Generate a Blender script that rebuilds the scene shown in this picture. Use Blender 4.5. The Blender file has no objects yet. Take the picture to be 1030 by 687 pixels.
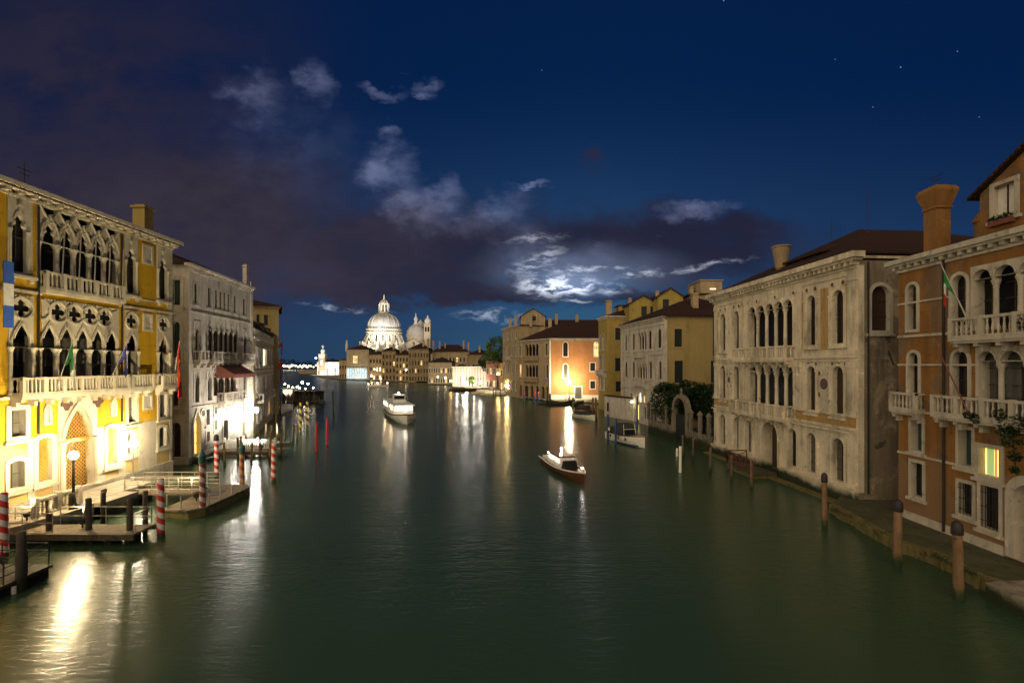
import bpy, math, random
from mathutils import Vector
from mathutils.geometry import tessellate_polygon
random.seed(11)
S = bpy.context.scene
COL = S.collection
R = math.radians
PI = math.pi
# ------------------------------------------------------------------ camera
H, F, CX, HY = 9.5, 486.0, 515.0, 367.0      # eye height above the water; measured focal length, centre and horizon of the photo
cam = bpy.data.cameras.new('camera')
cam.sensor_width = 36
cam.lens = 36 * F / 1030
cam.shift_y = (HY - 343.5) / 1030
cam.clip_start = .1
cam.clip_end = 6000
camo = bpy.data.objects.new('camera', cam)
COL.objects.link(camo)
camo.location = (0, 0, H)
camo.rotation_euler = (R(90), 0, 0)
S.camera = camo
# ------------------------------------------------------------------ colour management, render
S.view_settings.view_transform = 'Standard'
S.view_settings.look = 'None'
S.view_settings.exposure = 0.0
S.view_settings.gamma = 1.0
S.view_settings.use_curve_mapping = False
cy = S.cycles
cy.use_denoising = True
cy.use_light_tree = True
cy.max_bounces = 6
cy.diffuse_bounces = 2
cy.glossy_bounces = 3
cy.transmission_bounces = 2
cy.caustics_reflective = False
cy.caustics_refractive = False
cy.sample_clamp_indirect = 4
cy.sample_clamp_direct = 0
cy.use_adaptive_sampling = True
cy.adaptive_threshold = .015
# ------------------------------------------------------------------ sky: a moonlit Nishita dome, tinted to night, with clouds set by direction
MOON_EL, MOON_AZ = 9.8, 8.5
SKY = .0036
FILL_GLOW = 1.6  # strength of the warm fill added to the sky behind the camera
W = bpy.data.worlds.new('World')
S.world = W
W.use_nodes = True
nt = W.node_tree
nt.nodes.clear()
class NT:
    """tiny helper that writes math as nodes"""
    def __init__(s, t): s.t = t
    def n(s, typ, **kw):
        x = s.t.nodes.new(typ)
        for k, v in kw.items(): setattr(x, k, v)
        return x
    def set(s, sock, v):
        if hasattr(v, 'is_output') or isinstance(v, bpy.types.NodeSocket): s.t.links.new(v, sock)
        else: sock.default_value = v
    def m(s, op, a, b=0., c=0., clamp=False):
        x = s.n('ShaderNodeMath', operation=op, use_clamp=clamp)
        s.set(x.inputs[0], a); s.set(x.inputs[1], b); s.set(x.inputs[2], c)
        return x.outputs[0]
    def v(s, op, a, b=(0, 0, 0), scale=None):
        x = s.n('ShaderNodeVectorMath', operation=op)
        s.set(x.inputs[0], a); s.set(x.inputs[1], b)
        if scale is not None: s.set(x.inputs['Scale'], scale)
        return x.outputs['Value'] if op in ('LENGTH', 'DOT_PRODUCT', 'DISTANCE') else x.outputs[0]
    def xyz(s, x, y, z):
        c = s.n('ShaderNodeCombineXYZ'); s.set(c.inputs[0], x); s.set(c.inputs[1], y); s.set(c.inputs[2], z); return c.outputs[0]
    def sep(s, v):
        c = s.n('ShaderNodeSeparateXYZ'); s.set(c.inputs[0], v); return c.outputs
    def noise(s, vec, scale, detail=5, rough=.55, dist=0., lac=2.):
        x = s.n('ShaderNodeTexNoise'); s.set(x.inputs['Vector'], vec)
        for k, q in (('Scale', scale), ('Detail', detail), ('Roughness', rough), ('Distortion', dist), ('Lacunarity', lac)): s.set(x.inputs[k], q)
        return x.outputs['Fac'], x.outputs['Color']
    def ramp(s, v, a, b, c=0., d=1., smooth=True):
        x = s.n('ShaderNodeMapRange', interpolation_type='SMOOTHSTEP' if smooth else 'LINEAR')
        for k, q in zip(x.inputs, (v, a, b, c, d)): s.set(k, q)
        return x.outputs[0]
    def mix(s, f, a, b, blend='MIX'):
        x = s.n('ShaderNodeMix', data_type='RGBA', blend_type=blend)
        s.set(x.inputs[0], f)
        for sock, q in ((x.inputs[6], a), (x.inputs[7], b)):
            s.set(sock, (*q, 1) if isinstance(q, tuple) and len(q) == 3 else q)
        return x.outputs[2]
N = NT(nt)
tc = N.n('ShaderNodeTexCoord').outputs['Generated']
sky = N.n('ShaderNodeTexSky', sky_type='NISHITA', sun_disc=False, sun_elevation=R(MOON_EL), sun_rotation=R(MOON_AZ), dust_density=1.0, air_density=1.0, ozone_density=3.0)
dx, dy, dz = N.sep(tc)
yy = N.m('MAXIMUM', dy, .06)
U = N.m('DIVIDE', dx, yy)                     # tangents of azimuth and height: where in the sky a cloud stands
V = N.m('DIVIDE', dz, yy)
UV = N.xyz(U, V, 0.)
front = N.ramp(dy, .02, .2)
# base blue: the Nishita sky, tinted, sinking to a deeper blue overhead
gam = N.n('ShaderNodeGamma'); N.set(gam.inputs[0], sky.outputs[0]); gam.inputs[1].default_value = 1.0
base = N.mix(1., gam.outputs[0], (.10, .50, 1.35), 'MULTIPLY')
deep = N.ramp(V, -.02, .62)
basecol = N.mix(deep, (.019, .044, .108), (.0010, .0112, .053))
left_dark = N.ramp(U, -.15, -1.0)
basecol = N.mix(N.m('MULTIPLY', left_dark, N.ramp(V, .05, .7)), basecol, (.012, .013, .034))
nish = N.v('SCALE', base, scale=SKY)
basecol = N.v('ADD', N.v('SCALE', basecol, scale=.86), nish)
# warped coordinates for ragged edges
nf, nc = N.noise(N.v('MULTIPLY', UV, (1., 1.7, 1.)), 5.5, 7, .62)
nf2, nc2 = N.noise(N.v('MULTIPLY', UV, (1., 1.4, 1.)), 15., 6, .58)
warp = N.v('ADD', N.v('SCALE', N.v('SUBTRACT', nc, (.5, .5, .5)), scale=.16), N.v('SCALE', N.v('SUBTRACT', nc2, (.5, .5, .5)), scale=.06))
WV = N.v('MULTIPLY', N.v('ADD', UV, warp), (1, 1, 0))
def P(px, py): return ((px - CX) / F, (HY - py) / F)
def blob(px, py, rx, ry, hard=.0, rot=0., vec=None):
    cu, cv = P(px, py)
    q = N.v('SUBTRACT', vec or WV, (cu, cv, 0))
    if rot:
        rr = N.n('ShaderNodeVectorRotate', rotation_type='Z_AXIS'); N.set(rr.inputs['Vector'], q); rr.inputs['Angle'].default_value = R(rot); q = rr.outputs[0]
    q = N.v('MULTIPLY', q, (F / rx, F / ry, 0))
    return N.ramp(N.v('LENGTH', q), 1., hard)
def add(lst):
    o = lst[0]
    for l in lst[1:]: o = N.m('MAXIMUM', o, l)
    return o
def summ(lst):
    o = lst[0]
    for l in lst[1:]: o = N.m('ADD', o, l)
    return o
fine = N.ramp(nf2, .36, .66)
mid = N.ramp(nf, .34, .64)
# 1 the broad dark bank: purple-brown on the left, indigo across the middle
bank = add([blob(120, 235, 330, 135, .45), blob(400, 250, 240, 75, .35), blob(640, 250, 230, 58, .4), blob(420, 292, 260, 26, .4), blob(720, 240, 120, 40, .3),
            blob(650, 303, 110, 16, .3), blob(180, 290, 170, 32, .4)])
bank = N.m('MULTIPLY', bank, N.ramp(nf, .2, .52, .62, 1.))
bcol = N.mix(N.ramp(U, -.75, .25), (.041, .032, .048), (.0180, .0165, .036))
bcol = N.mix(N.m('MULTIPLY', N.ramp(U, -.3, -.9), N.ramp(V, .15, .6)), bcol, (.026, .021, .037))
bcol = N.mix(1., bcol, N.xyz(*[N.ramp(nf, .3, .7, .78, 1.2)] * 3), 'MULTIPLY')
skyc = N.mix(N.m('MULTIPLY', bank, .93), basecol, bcol)
veil = N.m('MULTIPLY', N.m('MULTIPLY', blob(60, 90, 330, 160, .0), .75), mid)
skyc = N.mix(veil, skyc, (.027, .022, .042))
skyc = N.mix(N.m('MULTIPLY', blob(596, 160, 24, 26, .1), N.m('MULTIPLY', fine, .8)), skyc, (.032, .020, .036))
# 2 moonlit puffs
puff = summ([N.m('MULTIPLY', blob(257, 97, 44, 36, .1), .75), N.m('MULTIPLY', blob(316, 88, 24, 28, .1), .8), N.m('MULTIPLY', blob(432, 89, 20, 10, .1), 1.), N.m('MULTIPLY', blob(382, 90, 36, 8, .1), .75),
             N.m('MULTIPLY', blob(386, 130, 18, 10, .1), .8), N.m('MULTIPLY', blob(392, 165, 38, 34, .1), 1.), N.m('MULTIPLY', blob(418, 205, 44, 32, .1, 30), .9), N.m('MULTIPLY', blob(446, 190, 22, 24, .1), .9),
             N.m('MULTIPLY', blob(500, 205, 46, 20, .1), .65), N.m('MULTIPLY', blob(538, 192, 16, 7, .1), 1.), N.m('MULTIPLY', blob(700, 212, 50, 12, .1, -12), .8), N.m('MULTIPLY', blob(522, 243, 46, 36, .1), .45),
             N.m('MULTIPLY', blob(474, 222, 40, 30, .1), .5), N.m('MULTIPLY', blob(560, 262, 60, 16, .0), .3), N.m('MULTIPLY', blob(300, 150, 120, 70, .0), .16), N.m('MULTIPLY', blob(610, 252, 20, 12, .1), .25)])
puff = N.m('MULTIPLY', puff, N.ramp(nf2, .30, .70, .20, 1.))
skyc = N.v('ADD', skyc, N.v('SCALE', (.095, .105, .165), scale=N.m('MULTIPLY', puff, 1.15)))
# 3 the break where the moon shines through, its bright rim, the low streaks
wisp, _ = N.noise(N.v('MULTIPLY', N.v('ADD', UV, N.v('SCALE', warp, scale=.35)), (1., 3.2, 1.)), 26., 6, .62)
wispm = N.ramp(wisp, .40, .66)
WS = N.v('MULTIPLY', N.v('ADD', UV, N.v('SCALE', warp, scale=.4)), (1, 1, 0))
halo = N.m('ADD', N.m('MULTIPLY', blob(590, 272, 140, 38, .0, vec=WS), .28), N.m('MULTIPLY', blob(572, 283, 55, 18, .0, vec=WS), .35))
core = N.m('MULTIPLY', blob(560, 286, 48, 16, .15, vec=WS), 1.8)
trail = N.m('MULTIPLY', add([blob(604, 290, 36, 7, .2, 10, WS), blob(640, 275, 36, 5, .1, -14, WS), blob(590, 269, 70, 4.5, .1, -2, WS), blob(575, 303, 24, 3, .1, 5, WS), blob(540, 262, 40, 14, .0, -30, WS)]), .6)
low = N.m('MULTIPLY', add([blob(492, 319, 48, 7, .1, vec=WS), blob(345, 311, 60, 3.2, .1, 3, WS), blob(700, 268, 80, 5, .1, -8, WS), blob(540, 240, 40, 6, .1, -10, WS)]), .36)
lit = N.m('MULTIPLY', summ([core, trail, low]), wispm)
skyc = N.v('ADD', skyc, N.v('SCALE', (.30, .40, .62), scale=halo))
skyc = N.v('ADD', skyc, N.v('SCALE', (.72, .76, .86), scale=lit))
# 4 a few stars
for sx, sy, br in ((906, 68, .5), (963, 52, .35), (878, 108, .25), (728, 1, .5), (840, 60, .2), (985, 118, .25), (545, 71, .18)):
    d = N.v('LENGTH', N.v('MULTIPLY', N.v('SUBTRACT', UV, (*P(sx, sy), 0)), (1, 1, 0)))
    skyc = N.v('ADD', skyc, N.v('SCALE', (.8, .9, 1.), scale=N.m('MULTIPLY', N.ramp(d, .0020, .0004), br * .7)))
# 5 behind the camera: warm glow added to the sky to light the facades
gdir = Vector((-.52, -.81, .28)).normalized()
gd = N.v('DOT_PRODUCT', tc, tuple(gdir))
sky_fill = N.m('MULTIPLY', N.ramp(gd, .12, 1.0), N.ramp(dy, .05, -.35))
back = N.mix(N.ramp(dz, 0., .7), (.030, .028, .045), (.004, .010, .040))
back = N.v('ADD', back, N.v('SCALE', (1.0, .80, .53), scale=N.m('MULTIPLY', sky_fill, FILL_GLOW)))
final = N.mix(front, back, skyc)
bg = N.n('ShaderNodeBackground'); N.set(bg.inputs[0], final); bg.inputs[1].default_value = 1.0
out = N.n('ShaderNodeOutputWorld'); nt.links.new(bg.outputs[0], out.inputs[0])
# ------------------------------------------------------------------ the moon (behind thin cloud)
sl = bpy.data.lights.new('moon', 'SUN'); sl.energy = .03; sl.angle = R(3); sl.color = (.72, .82, 1.)
so = bpy.data.objects.new('moon', sl); COL.objects.link(so)
so.rotation_euler = (R(-(90 - MOON_EL)), 0, R(-MOON_AZ))
# ------------------------------------------------------------------ helpers: frames, mesh builder, tags
class Fr:
    """upright plane from ground point a to b (left to right as seen from in front); d is measured outwards"""
    def __init__(s, a, b):
        s.o = Vector((a[0], a[1], 0)); e = Vector((b[0], b[1], 0)); s.L = (e - s.o).length
        s.e = e; s.u = (e - s.o).normalized(); s.n = Vector((s.u.y, -s.u.x, 0))
    def P(s, u, d, z):
        q = s.o + s.u * u + s.n * d; return (q.x, q.y, z)
    def px(s, x, y):                                   # where the line of sight through a photo pixel meets this plane
        r = (x - CX) / F; t = s.o.dot(s.n) / (r * s.n.x + s.n.y)
        return (Vector((r * t, t, 0)) - s.o).dot(s.u), H + (HY - y) / F * t
    def U(s, x): return s.px(x, HY)[0]
WF = Fr((0, 0), (1, 0))
def G(px, py, z=0.):
    Y = (H - z) * F / (py - HY); return ((px - CX) / F * Y, Y)
def circ(cu, cz, r, n=16): return [(cu + r * math.cos(2 * PI * i / n), cz + r * math.sin(2 * PI * i / n)) for i in range(n)]
def quatre(cu, cz, r, n=24, rot=0.):
    o = []
    for i in range(n):
        a = 2 * PI * i / n; q = r * (.45 + .55 * abs(math.cos(2 * a + rot)) ** .8); o.append((cu + q * math.cos(a), cz + q * math.sin(a)))
    return o
def outline(k, u0, u1, z0, z1):
    w = u1 - u0; m = (u0 + u1) / 2
    if k == 'rect': return [(u0, z0), (u1, z0), (u1, z1), (u0, z1)]
    if k == 'arch':
        r = w / 2; c = z1 - r
        return [(u0, z0), (u1, z0)] + [(m + r * math.cos(PI * i / 10), c + r * math.sin(PI * i / 10)) for i in range(11)]
    if k == 'seg':
        rise = w * .22; return [(u0, z0), (u1, z0)] + [(m + w / 2 * math.cos(PI * i / 8), z1 - rise + rise * math.sin(PI * i / 8)) for i in range(9)]
    if k == 'ogee':
        zs = z1 - w * 1.0; pts = []
        for i in range(9):
            t = i / 8; h = w / 2 * (1 - t ** 1.7) * (1 - .22 * t); pts.append((h, zs + t * (z1 - zs)))
        return [(u0, z0), (u1, z0)] + [(m + h, z) for h, z in pts] + [(m - h, z) for h, z in pts[-2::-1]]
    if k == 'trefoil':
        zs = z1 - w * 1.15; hh = [1., 1.02, .95, .62, .60, .74, .68, .5, .26, 0.]; pts = [(w / 2 * h * .97, zs + (z1 - zs) * i / 9) for i, h in enumerate(hh)]
        return [(u0, z0), (u1, z0)] + [(m + h, z) for h, z in pts] + [(m - h, z) for h, z in pts[-2::-1]]
def bbox(o, e=0.):
    us = [p[0] for p in o]; zs = [p[1] for p in o]; return min(us) - e, max(us) + e, min(zs) - e, max(zs) + e
class MB:
    def __init__(s): s.v = []; s.f = []; s.mi = []; s.cur = 0; s.sm = False; s.sf = []
    def face(s, pts, flip=False):
        b = len(s.v); s.v += [tuple(p) for p in pts]; f = list(range(b, b + len(pts)))
        s.f.append(f[::-1] if flip else f); s.mi.append(s.cur); s.sf.append(s.sm); return s
    def idx(s, verts, faces):
        b = len(s.v); s.v += [tuple(p) for p in verts]
        for f in faces: s.f.append([b + i for i in f]); s.mi.append(s.cur); s.sf.append(s.sm)
        return s
    def hexa(s, p):                                     # p: 4 bottom ccw, 4 top ccw
        return s.idx(p, [(3, 2, 1, 0), (4, 5, 6, 7), (0, 1, 5, 4), (1, 2, 6, 5), (2, 3, 7, 6), (3, 0, 4, 7)])
    def box(s, fr, u0, u1, d0, d1, z0, z1):
        q = [(u0, d1), (u1, d1), (u1, d0), (u0, d0)]
        return s.hexa([fr.P(u, d, z0) for u, d in q] + [fr.P(u, d, z1) for u, d in q])
    def bx(s, x0, x1, y0, y1, z0, z1):
        return s.hexa([(x0, y0, z0), (x1, y0, z0), (x1, y1, z0), (x0, y1, z0), (x0, y0, z1), (x1, y0, z1), (x1, y1, z1), (x0, y1, z1)])
    def prism(s, poly, z0, z1):                         # poly ccw in xy
        n = len(poly)
        return s.idx([(x, y, z0) for x, y in poly] + [(x, y, z1) for x, y in poly],
                     [tuple(range(n))[::-1], tuple(range(n, 2 * n))] + [(i, (i + 1) % n, n + (i + 1) % n, n + i) for i in range(n)])
    def fill(s, fr, loops, d):
        vs = [Vector((u, z, 0)) for l in loops for u, z in l]
        tris = tessellate_polygon([[Vector((u, z, 0)) for u, z in l] for l in loops])
        fs = []
        for a, b, c in tris:
            ar = (vs[b] - vs[a]).cross(vs[c] - vs[a]).z
            if abs(ar) < 1e-9: continue
            fs.append((a, b, c) if ar > 0 else (a, c, b))
        return s.idx([fr.P(v.x, d, v.y) for v in vs], fs)
    def strip(s, fr, l, d0, d1, inward=False):
        n = len(l)
        for i in range(n):
            a, b = l[i], l[(i + 1) % n]
            s.face([fr.P(*x) for x in ((a[0], d1, a[1]), (a[0], d0, a[1]), (b[0], d0, b[1]), (b[0], d1, b[1]))], flip=inward)
    def wall(s, fr, u0, u1, z0, z1, holes=(), d=0., reveal=0.):
        rs = [bbox(h, .012) for h in holes]
        xs = sorted({u0, u1, *[x for r in rs for x in r[:2] if u0 < x < u1]}); zs = sorted({z0, z1, *[z for r in rs for z in r[2:] if z0 < z < z1]})
        for a, b in zip(xs, xs[1:]):
            run = None
            for c, e in zip(zs, zs[1:]):
                mx, mz = (a + b) / 2, (c + e) / 2
                inside = any(r[0] < mx < r[1] and r[2] < mz < r[3] for r in rs)
                if inside:
                    if run: s.face([fr.P(a, d, run[0]), fr.P(b, d, run[0]), fr.P(b, d, run[1]), fr.P(a, d, run[1])]); run = None
                else: run = (run[0], e) if run else (c, e)
            if run: s.face([fr.P(a, d, run[0]), fr.P(b, d, run[0]), fr.P(b, d, run[1]), fr.P(a, d, run[1])])
        for h, r in zip(holes, rs):
            s.fill(fr, [[(r[0], r[2]), (r[1], r[2]), (r[1], r[3]), (r[0], r[3])], h], d)
            if reveal: s.strip(fr, h, d - reveal, d, True)
        return s
    def ring(s, fr, outer, inner, d0, d1):
        n = len(outer)
        for i in range(n):
            j = (i + 1) % n; a, b, c, e = outer[i], outer[j], inner[j], inner[i]
            s.face([fr.P(p[0], d1, p[1]) for p in (a, b, c, e)])
        s.strip(fr, outer, d0, d1); s.strip(fr, inner, d0, d1, True); return s
    def lathe(s, x, y, prof, n=10, a0=0.):
        k = len(prof); vs = []
        for r, z in prof:
            for i in range(n): a = a0 + 2 * PI * i / n; vs.append((x + r * math.cos(a), y + r * math.sin(a), z))
        fs = [(j * n + i, j * n + (i + 1) % n, (j + 1) * n + (i + 1) % n, (j + 1) * n + i) for j in range(k - 1) for i in range(n)]
        fs += [tuple(range(n))[::-1], tuple(range((k - 1) * n, k * n))]
        return s.idx(vs, fs)
    def tube(s, a, b, r0, r1=None, n=6):
        r1 = r0 if r1 is None else r1; a = Vector(a); b = Vector(b); t = (b - a).normalized()
        q = t.cross(Vector((0, 0, 1)) if abs(t.z) < .9 else Vector((1, 0, 0))).normalized(); w = t.cross(q)
        vs = []
        for c, r in ((a, r0), (b, r1)):
            for i in range(n): g = 2 * PI * i / n; vs.append(c + q * (r * math.cos(g)) + w * (r * math.sin(g)))
        fs = [(i, i + n, (i + 1) % n + n, (i + 1) % n) for i in range(n)] + [tuple(range(n)), tuple(range(n, 2 * n))[::-1]]
        return s.idx(vs, fs)
    def sphere(s, c, r, n=10, m=7, sz=1.):
        return s.lathe(c[0], c[1], [(max(.001, r * math.sin(PI * j / m)), c[2] - sz * r * math.cos(PI * j / m)) for j in range(m + 1)], n)
    def build(s, name, mats, parent=None, local=False):
        me = bpy.data.meshes.new(name)
        o = Vector((0, 0, 0)); p = None if local else parent
        while p: o = o + Vector(p.location); p = p.parent
        me.from_pydata([(v[0] - o.x, v[1] - o.y, v[2] - o.z) for v in s.v], [], s.f)
        for m in (mats if isinstance(mats, (list, tuple)) else [mats]): me.materials.append(m)
        if any(s.mi): me.polygons.foreach_set('material_index', s.mi)
        if any(s.sf): me.polygons.foreach_set('use_smooth', s.sf)
        me.update()
        ob = bpy.data.objects.new(name, me); COL.objects.link(ob)
        if parent: ob.parent = parent
        return ob
    def parts(s, name, mats, parent):                   # every box its own part
        for i in range(0, len(s.v), 8):
            q = MB(); q.v = s.v[i:i + 8]; q.f = [[k - i for k in f] for f in s.f if i <= f[0] < i + 8]; q.mi = [0] * len(q.f); q.sf = [False] * len(q.f); q.build(name, mats, parent)
    def single(s, name, mats, loc):                     # a one-mesh thing standing at loc
        e = bpy.data.objects.new('tmp', None); e.location = loc
        o = Vector(loc); s.v = [(v[0] - o.x, v[1] - o.y, v[2] - o.z) for v in s.v]
        ob = s.build(name, mats); ob.location = loc; bpy.data.objects.remove(e); return ob
def tag(o, label, cat, group=None):
    o['label'] = label; o['category'] = cat
    if group: o['group'] = group
    return o
def thing(name, label, cat, loc, group=None):
    e = bpy.data.objects.new(name, None); COL.objects.link(e); e.location = loc; e.empty_display_size = .3
    return tag(e, label, cat, group)
def kind(o, k): o['kind'] = k; return o
# ------------------------------------------------------------------ materials
def newmat(name):
    m = bpy.data.materials.new(name); m.use_nodes = True; t = m.node_tree; b = t.nodes['Principled BSDF']; return m, NT(t), b
def mat(name, col, var=.35, scale=.7, streak=.5, rough=.85, bump=.25, fine=14., dirt=None, dirt_amt=.5, spec=.3, patch=None, patch_at=.6, patch_sc=.35, jit=False, damp=None, ragged=1.6):
    m, n, b = newmat(name)
    co = n.n('ShaderNodeTexCoord').outputs['Object']
    if jit:
        oi = n.n('ShaderNodeObjectInfo').outputs['Random']; co = n.v('ADD', co, n.xyz(n.m('MULTIPLY', oi, 37.), n.m('MULTIPLY', oi, 91.), 0.))
    a, _ = n.noise(co, scale, 8, .62)
    s_, _ = n.noise(n.v('MULTIPLY', co, (1.6, 1.6, .13)), 1.3, 6, .6)
    g, _ = n.noise(co, fine, 4, .6)
    k = n.m('ADD', n.m('MULTIPLY', n.m('SUBTRACT', a, .5), 2.2 * var), n.m('MULTIPLY', n.m('SUBTRACT', s_, .5), 2.2 * var * streak))
    k = n.m('ADD', n.m('ADD', k, n.m('MULTIPLY', n.m('SUBTRACT', g, .5), var * .8)), 1.)
    pl, _ = n.noise(n.v('ADD', co, (13.1, 4.7, 2.3)), 1.15, 10, .72, .3)
    k = n.m('MULTIPLY', k, n.m('ADD', n.m('MULTIPLY', n.ramp(pl, .60, .64), .9 * var), n.ramp(pl, .36, .40, 1. - 1.1 * var, 1.)))
    c = n.mix(1., (*col, 1), n.xyz(k, k, k), 'MULTIPLY')
    if patch:
        pf, _ = n.noise(co, patch_sc, 7, .7, .4); c = n.mix(n.ramp(pf, patch_at - .03, patch_at + .03), c, n.mix(1., (*patch, 1), n.xyz(k, k, k), 'MULTIPLY'))
    if dirt:
        df, _ = n.noise(n.v('MULTIPLY', co, (1., 1., .25)), scale * 1.7, 7, .68)
        c = n.mix(n.m('MULTIPLY', n.ramp(df, .48, .72), dirt_amt), c, (*dirt, 1))
    if damp:
        wz = n.sep(n.n('ShaderNodeNewGeometry').outputs['Position'])[2]
        h = n.m('ADD', wz, n.m('MULTIPLY', n.m('SUBTRACT', a, .5), -ragged)); c = n.mix(n.ramp(h, damp[1] + .35, damp[1] - .25), c, (*damp[0], 1))
    n.set(b.inputs['Base Color'], c); b.inputs['Roughness'].default_value = rough; b.inputs['Specular IOR Level'].default_value = spec
    if bump:
        bp = n.n('ShaderNodeBump'); bp.inputs['Strength'].default_value = bump; bp.inputs['Distance'].default_value = .06
        n.set(bp.inputs['Height'], n.m('ADD', g, n.m('MULTIPLY', a, 1.5))); n.set(b.inputs['Normal'], bp.outputs[0])
    return m
def ashlar(m, w=.9, h=.38, dark=.55, mortar=.02, wet=None):  # adds block joints to a material made with mat()
    n = NT(m.node_tree); b = m.node_tree.nodes['Principled BSDF']
    src = b.inputs['Base Color'].links[0].from_socket
    x, y, z = n.sep(n.n('ShaderNodeTexCoord').outputs['Object'])
    br = n.n('ShaderNodeTexBrick'); n.set(br.inputs['Vector'], n.xyz(n.m('ADD', x, y), z, 0.))
    br.inputs['Scale'].default_value = 1.; br.inputs['Brick Width'].default_value = w; br.inputs['Row Height'].default_value = h; br.inputs['Mortar Size'].default_value = mortar
    br.inputs['Color1'].default_value = (1, 1, 1, 1); br.inputs['Color2'].default_value = (.82, .82, .82, 1); br.inputs['Mortar'].default_value = (dark, dark, dark, 1)
    n.set(b.inputs['Base Color'], n.mix(1., src, br.outputs[0], 'MULTIPLY')); return m
def plain(name, col, rough=.5, metal=0., spec=.4):
    m, n, b = newmat(name); b.inputs['Base Color'].default_value = (*col, 1); b.inputs['Roughness'].default_value = rough; b.inputs['Metallic'].default_value = metal; b.inputs['Specular IOR Level'].default_value = spec
    co = n.n('ShaderNodeTexCoord').outputs['Object']; a, _ = n.noise(co, 3., 4); k = n.ramp(a, .2, .8, .8, 1.2, False)
    n.set(b.inputs['Base Color'], n.mix(1., (*col, 1), n.xyz(k, k, k), 'MULTIPLY')); return m
def glow(name, col, st):
    m, n, b = newmat(name); b.inputs['Base Color'].default_value = (.6, .6, .6, 1); b.inputs['Emission Color'].default_value = (*col, 1); b.inputs['Emission Strength'].default_value = st; return m
def lit_window(name, col, st):                          # a lit room seen through glass: uneven, brighter towards a lamp
    m, n, b = newmat(name); co = n.n('ShaderNodeTexCoord').outputs['Object']; a, _ = n.noise(co, 1.1, 3)
    b.inputs['Base Color'].default_value = (.05, .05, .05, 1); b.inputs['Roughness'].default_value = .2
    b.inputs['Emission Color'].default_value = (*col, 1); n.set(b.inputs['Emission Strength'], n.ramp(a, .3, .7, st * .35, st * 1.5)); return m
def stripes(name, c1, c2, per, turns=1., foot=(.03, .04, .02), duty=.5):
    m, n, b = newmat(name); x, y, z = n.sep(n.n('ShaderNodeTexCoord').outputs['Object'])
    ang = n.m('DIVIDE', n.m('ARCTAN2', y, x), 2 * PI)
    s_ = n.m('FRACT', n.m('ADD', n.m('MULTIPLY', ang, turns), n.m('ADD', n.m('DIVIDE', z, per), 50.)))
    k = n.m('GREATER_THAN', s_, duty)
    co = n.n('ShaderNodeTexCoord').outputs['Object']; a, _ = n.noise(co, 5., 6, .65); v = n.ramp(a, .25, .75, .6, 1.15, False)
    c = n.mix(1., n.mix(k, (*c1, 1), (*c2, 1)), n.xyz(v, v, v), 'MULTIPLY')
    c = n.mix(n.ramp(n.m('ADD', z, n.m('MULTIPLY', a, .4)), .62, .35), c, (*foot, 1))
    n.set(b.inputs['Base Color'], c); b.inputs['Roughness'].default_value = .55; return m
def tiles(name, col=(.040, .020, .015)):
    m, n, b = newmat(name); co = n.n('ShaderNodeTexCoord').outputs['Object']
    a, _ = n.noise(co, .6, 8, .65); g, _ = n.noise(co, 6., 5, .6)
    k = n.m('ADD', .35, n.m('ADD', n.m('MULTIPLY', a, .8), n.m('MULTIPLY', g, .5)))
    w = n.n('ShaderNodeTexWave', wave_type='BANDS', bands_direction='DIAGONAL'); n.set(w.inputs['Vector'], n.v('MULTIPLY', co, (1., 1., 0.))); w.inputs['Scale'].default_value = 2.4; w.inputs['Distortion'].default_value = .5
    c = n.mix(1., (*col, 1), n.xyz(k, k, k), 'MULTIPLY'); n.set(b.inputs['Base Color'], c); b.inputs['Roughness'].default_value = .9; b.inputs['Specular IOR Level'].default_value = .15
    bp = n.n('ShaderNodeBump'); bp.inputs['Strength'].default_value = .5; bp.inputs['Distance'].default_value = .08; n.set(bp.inputs['Height'], n.m('ADD', w.outputs['Fac'], g)); n.set(b.inputs['Normal'], bp.outputs[0]); return m
GREEN = (.022, .030, .010)
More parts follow.
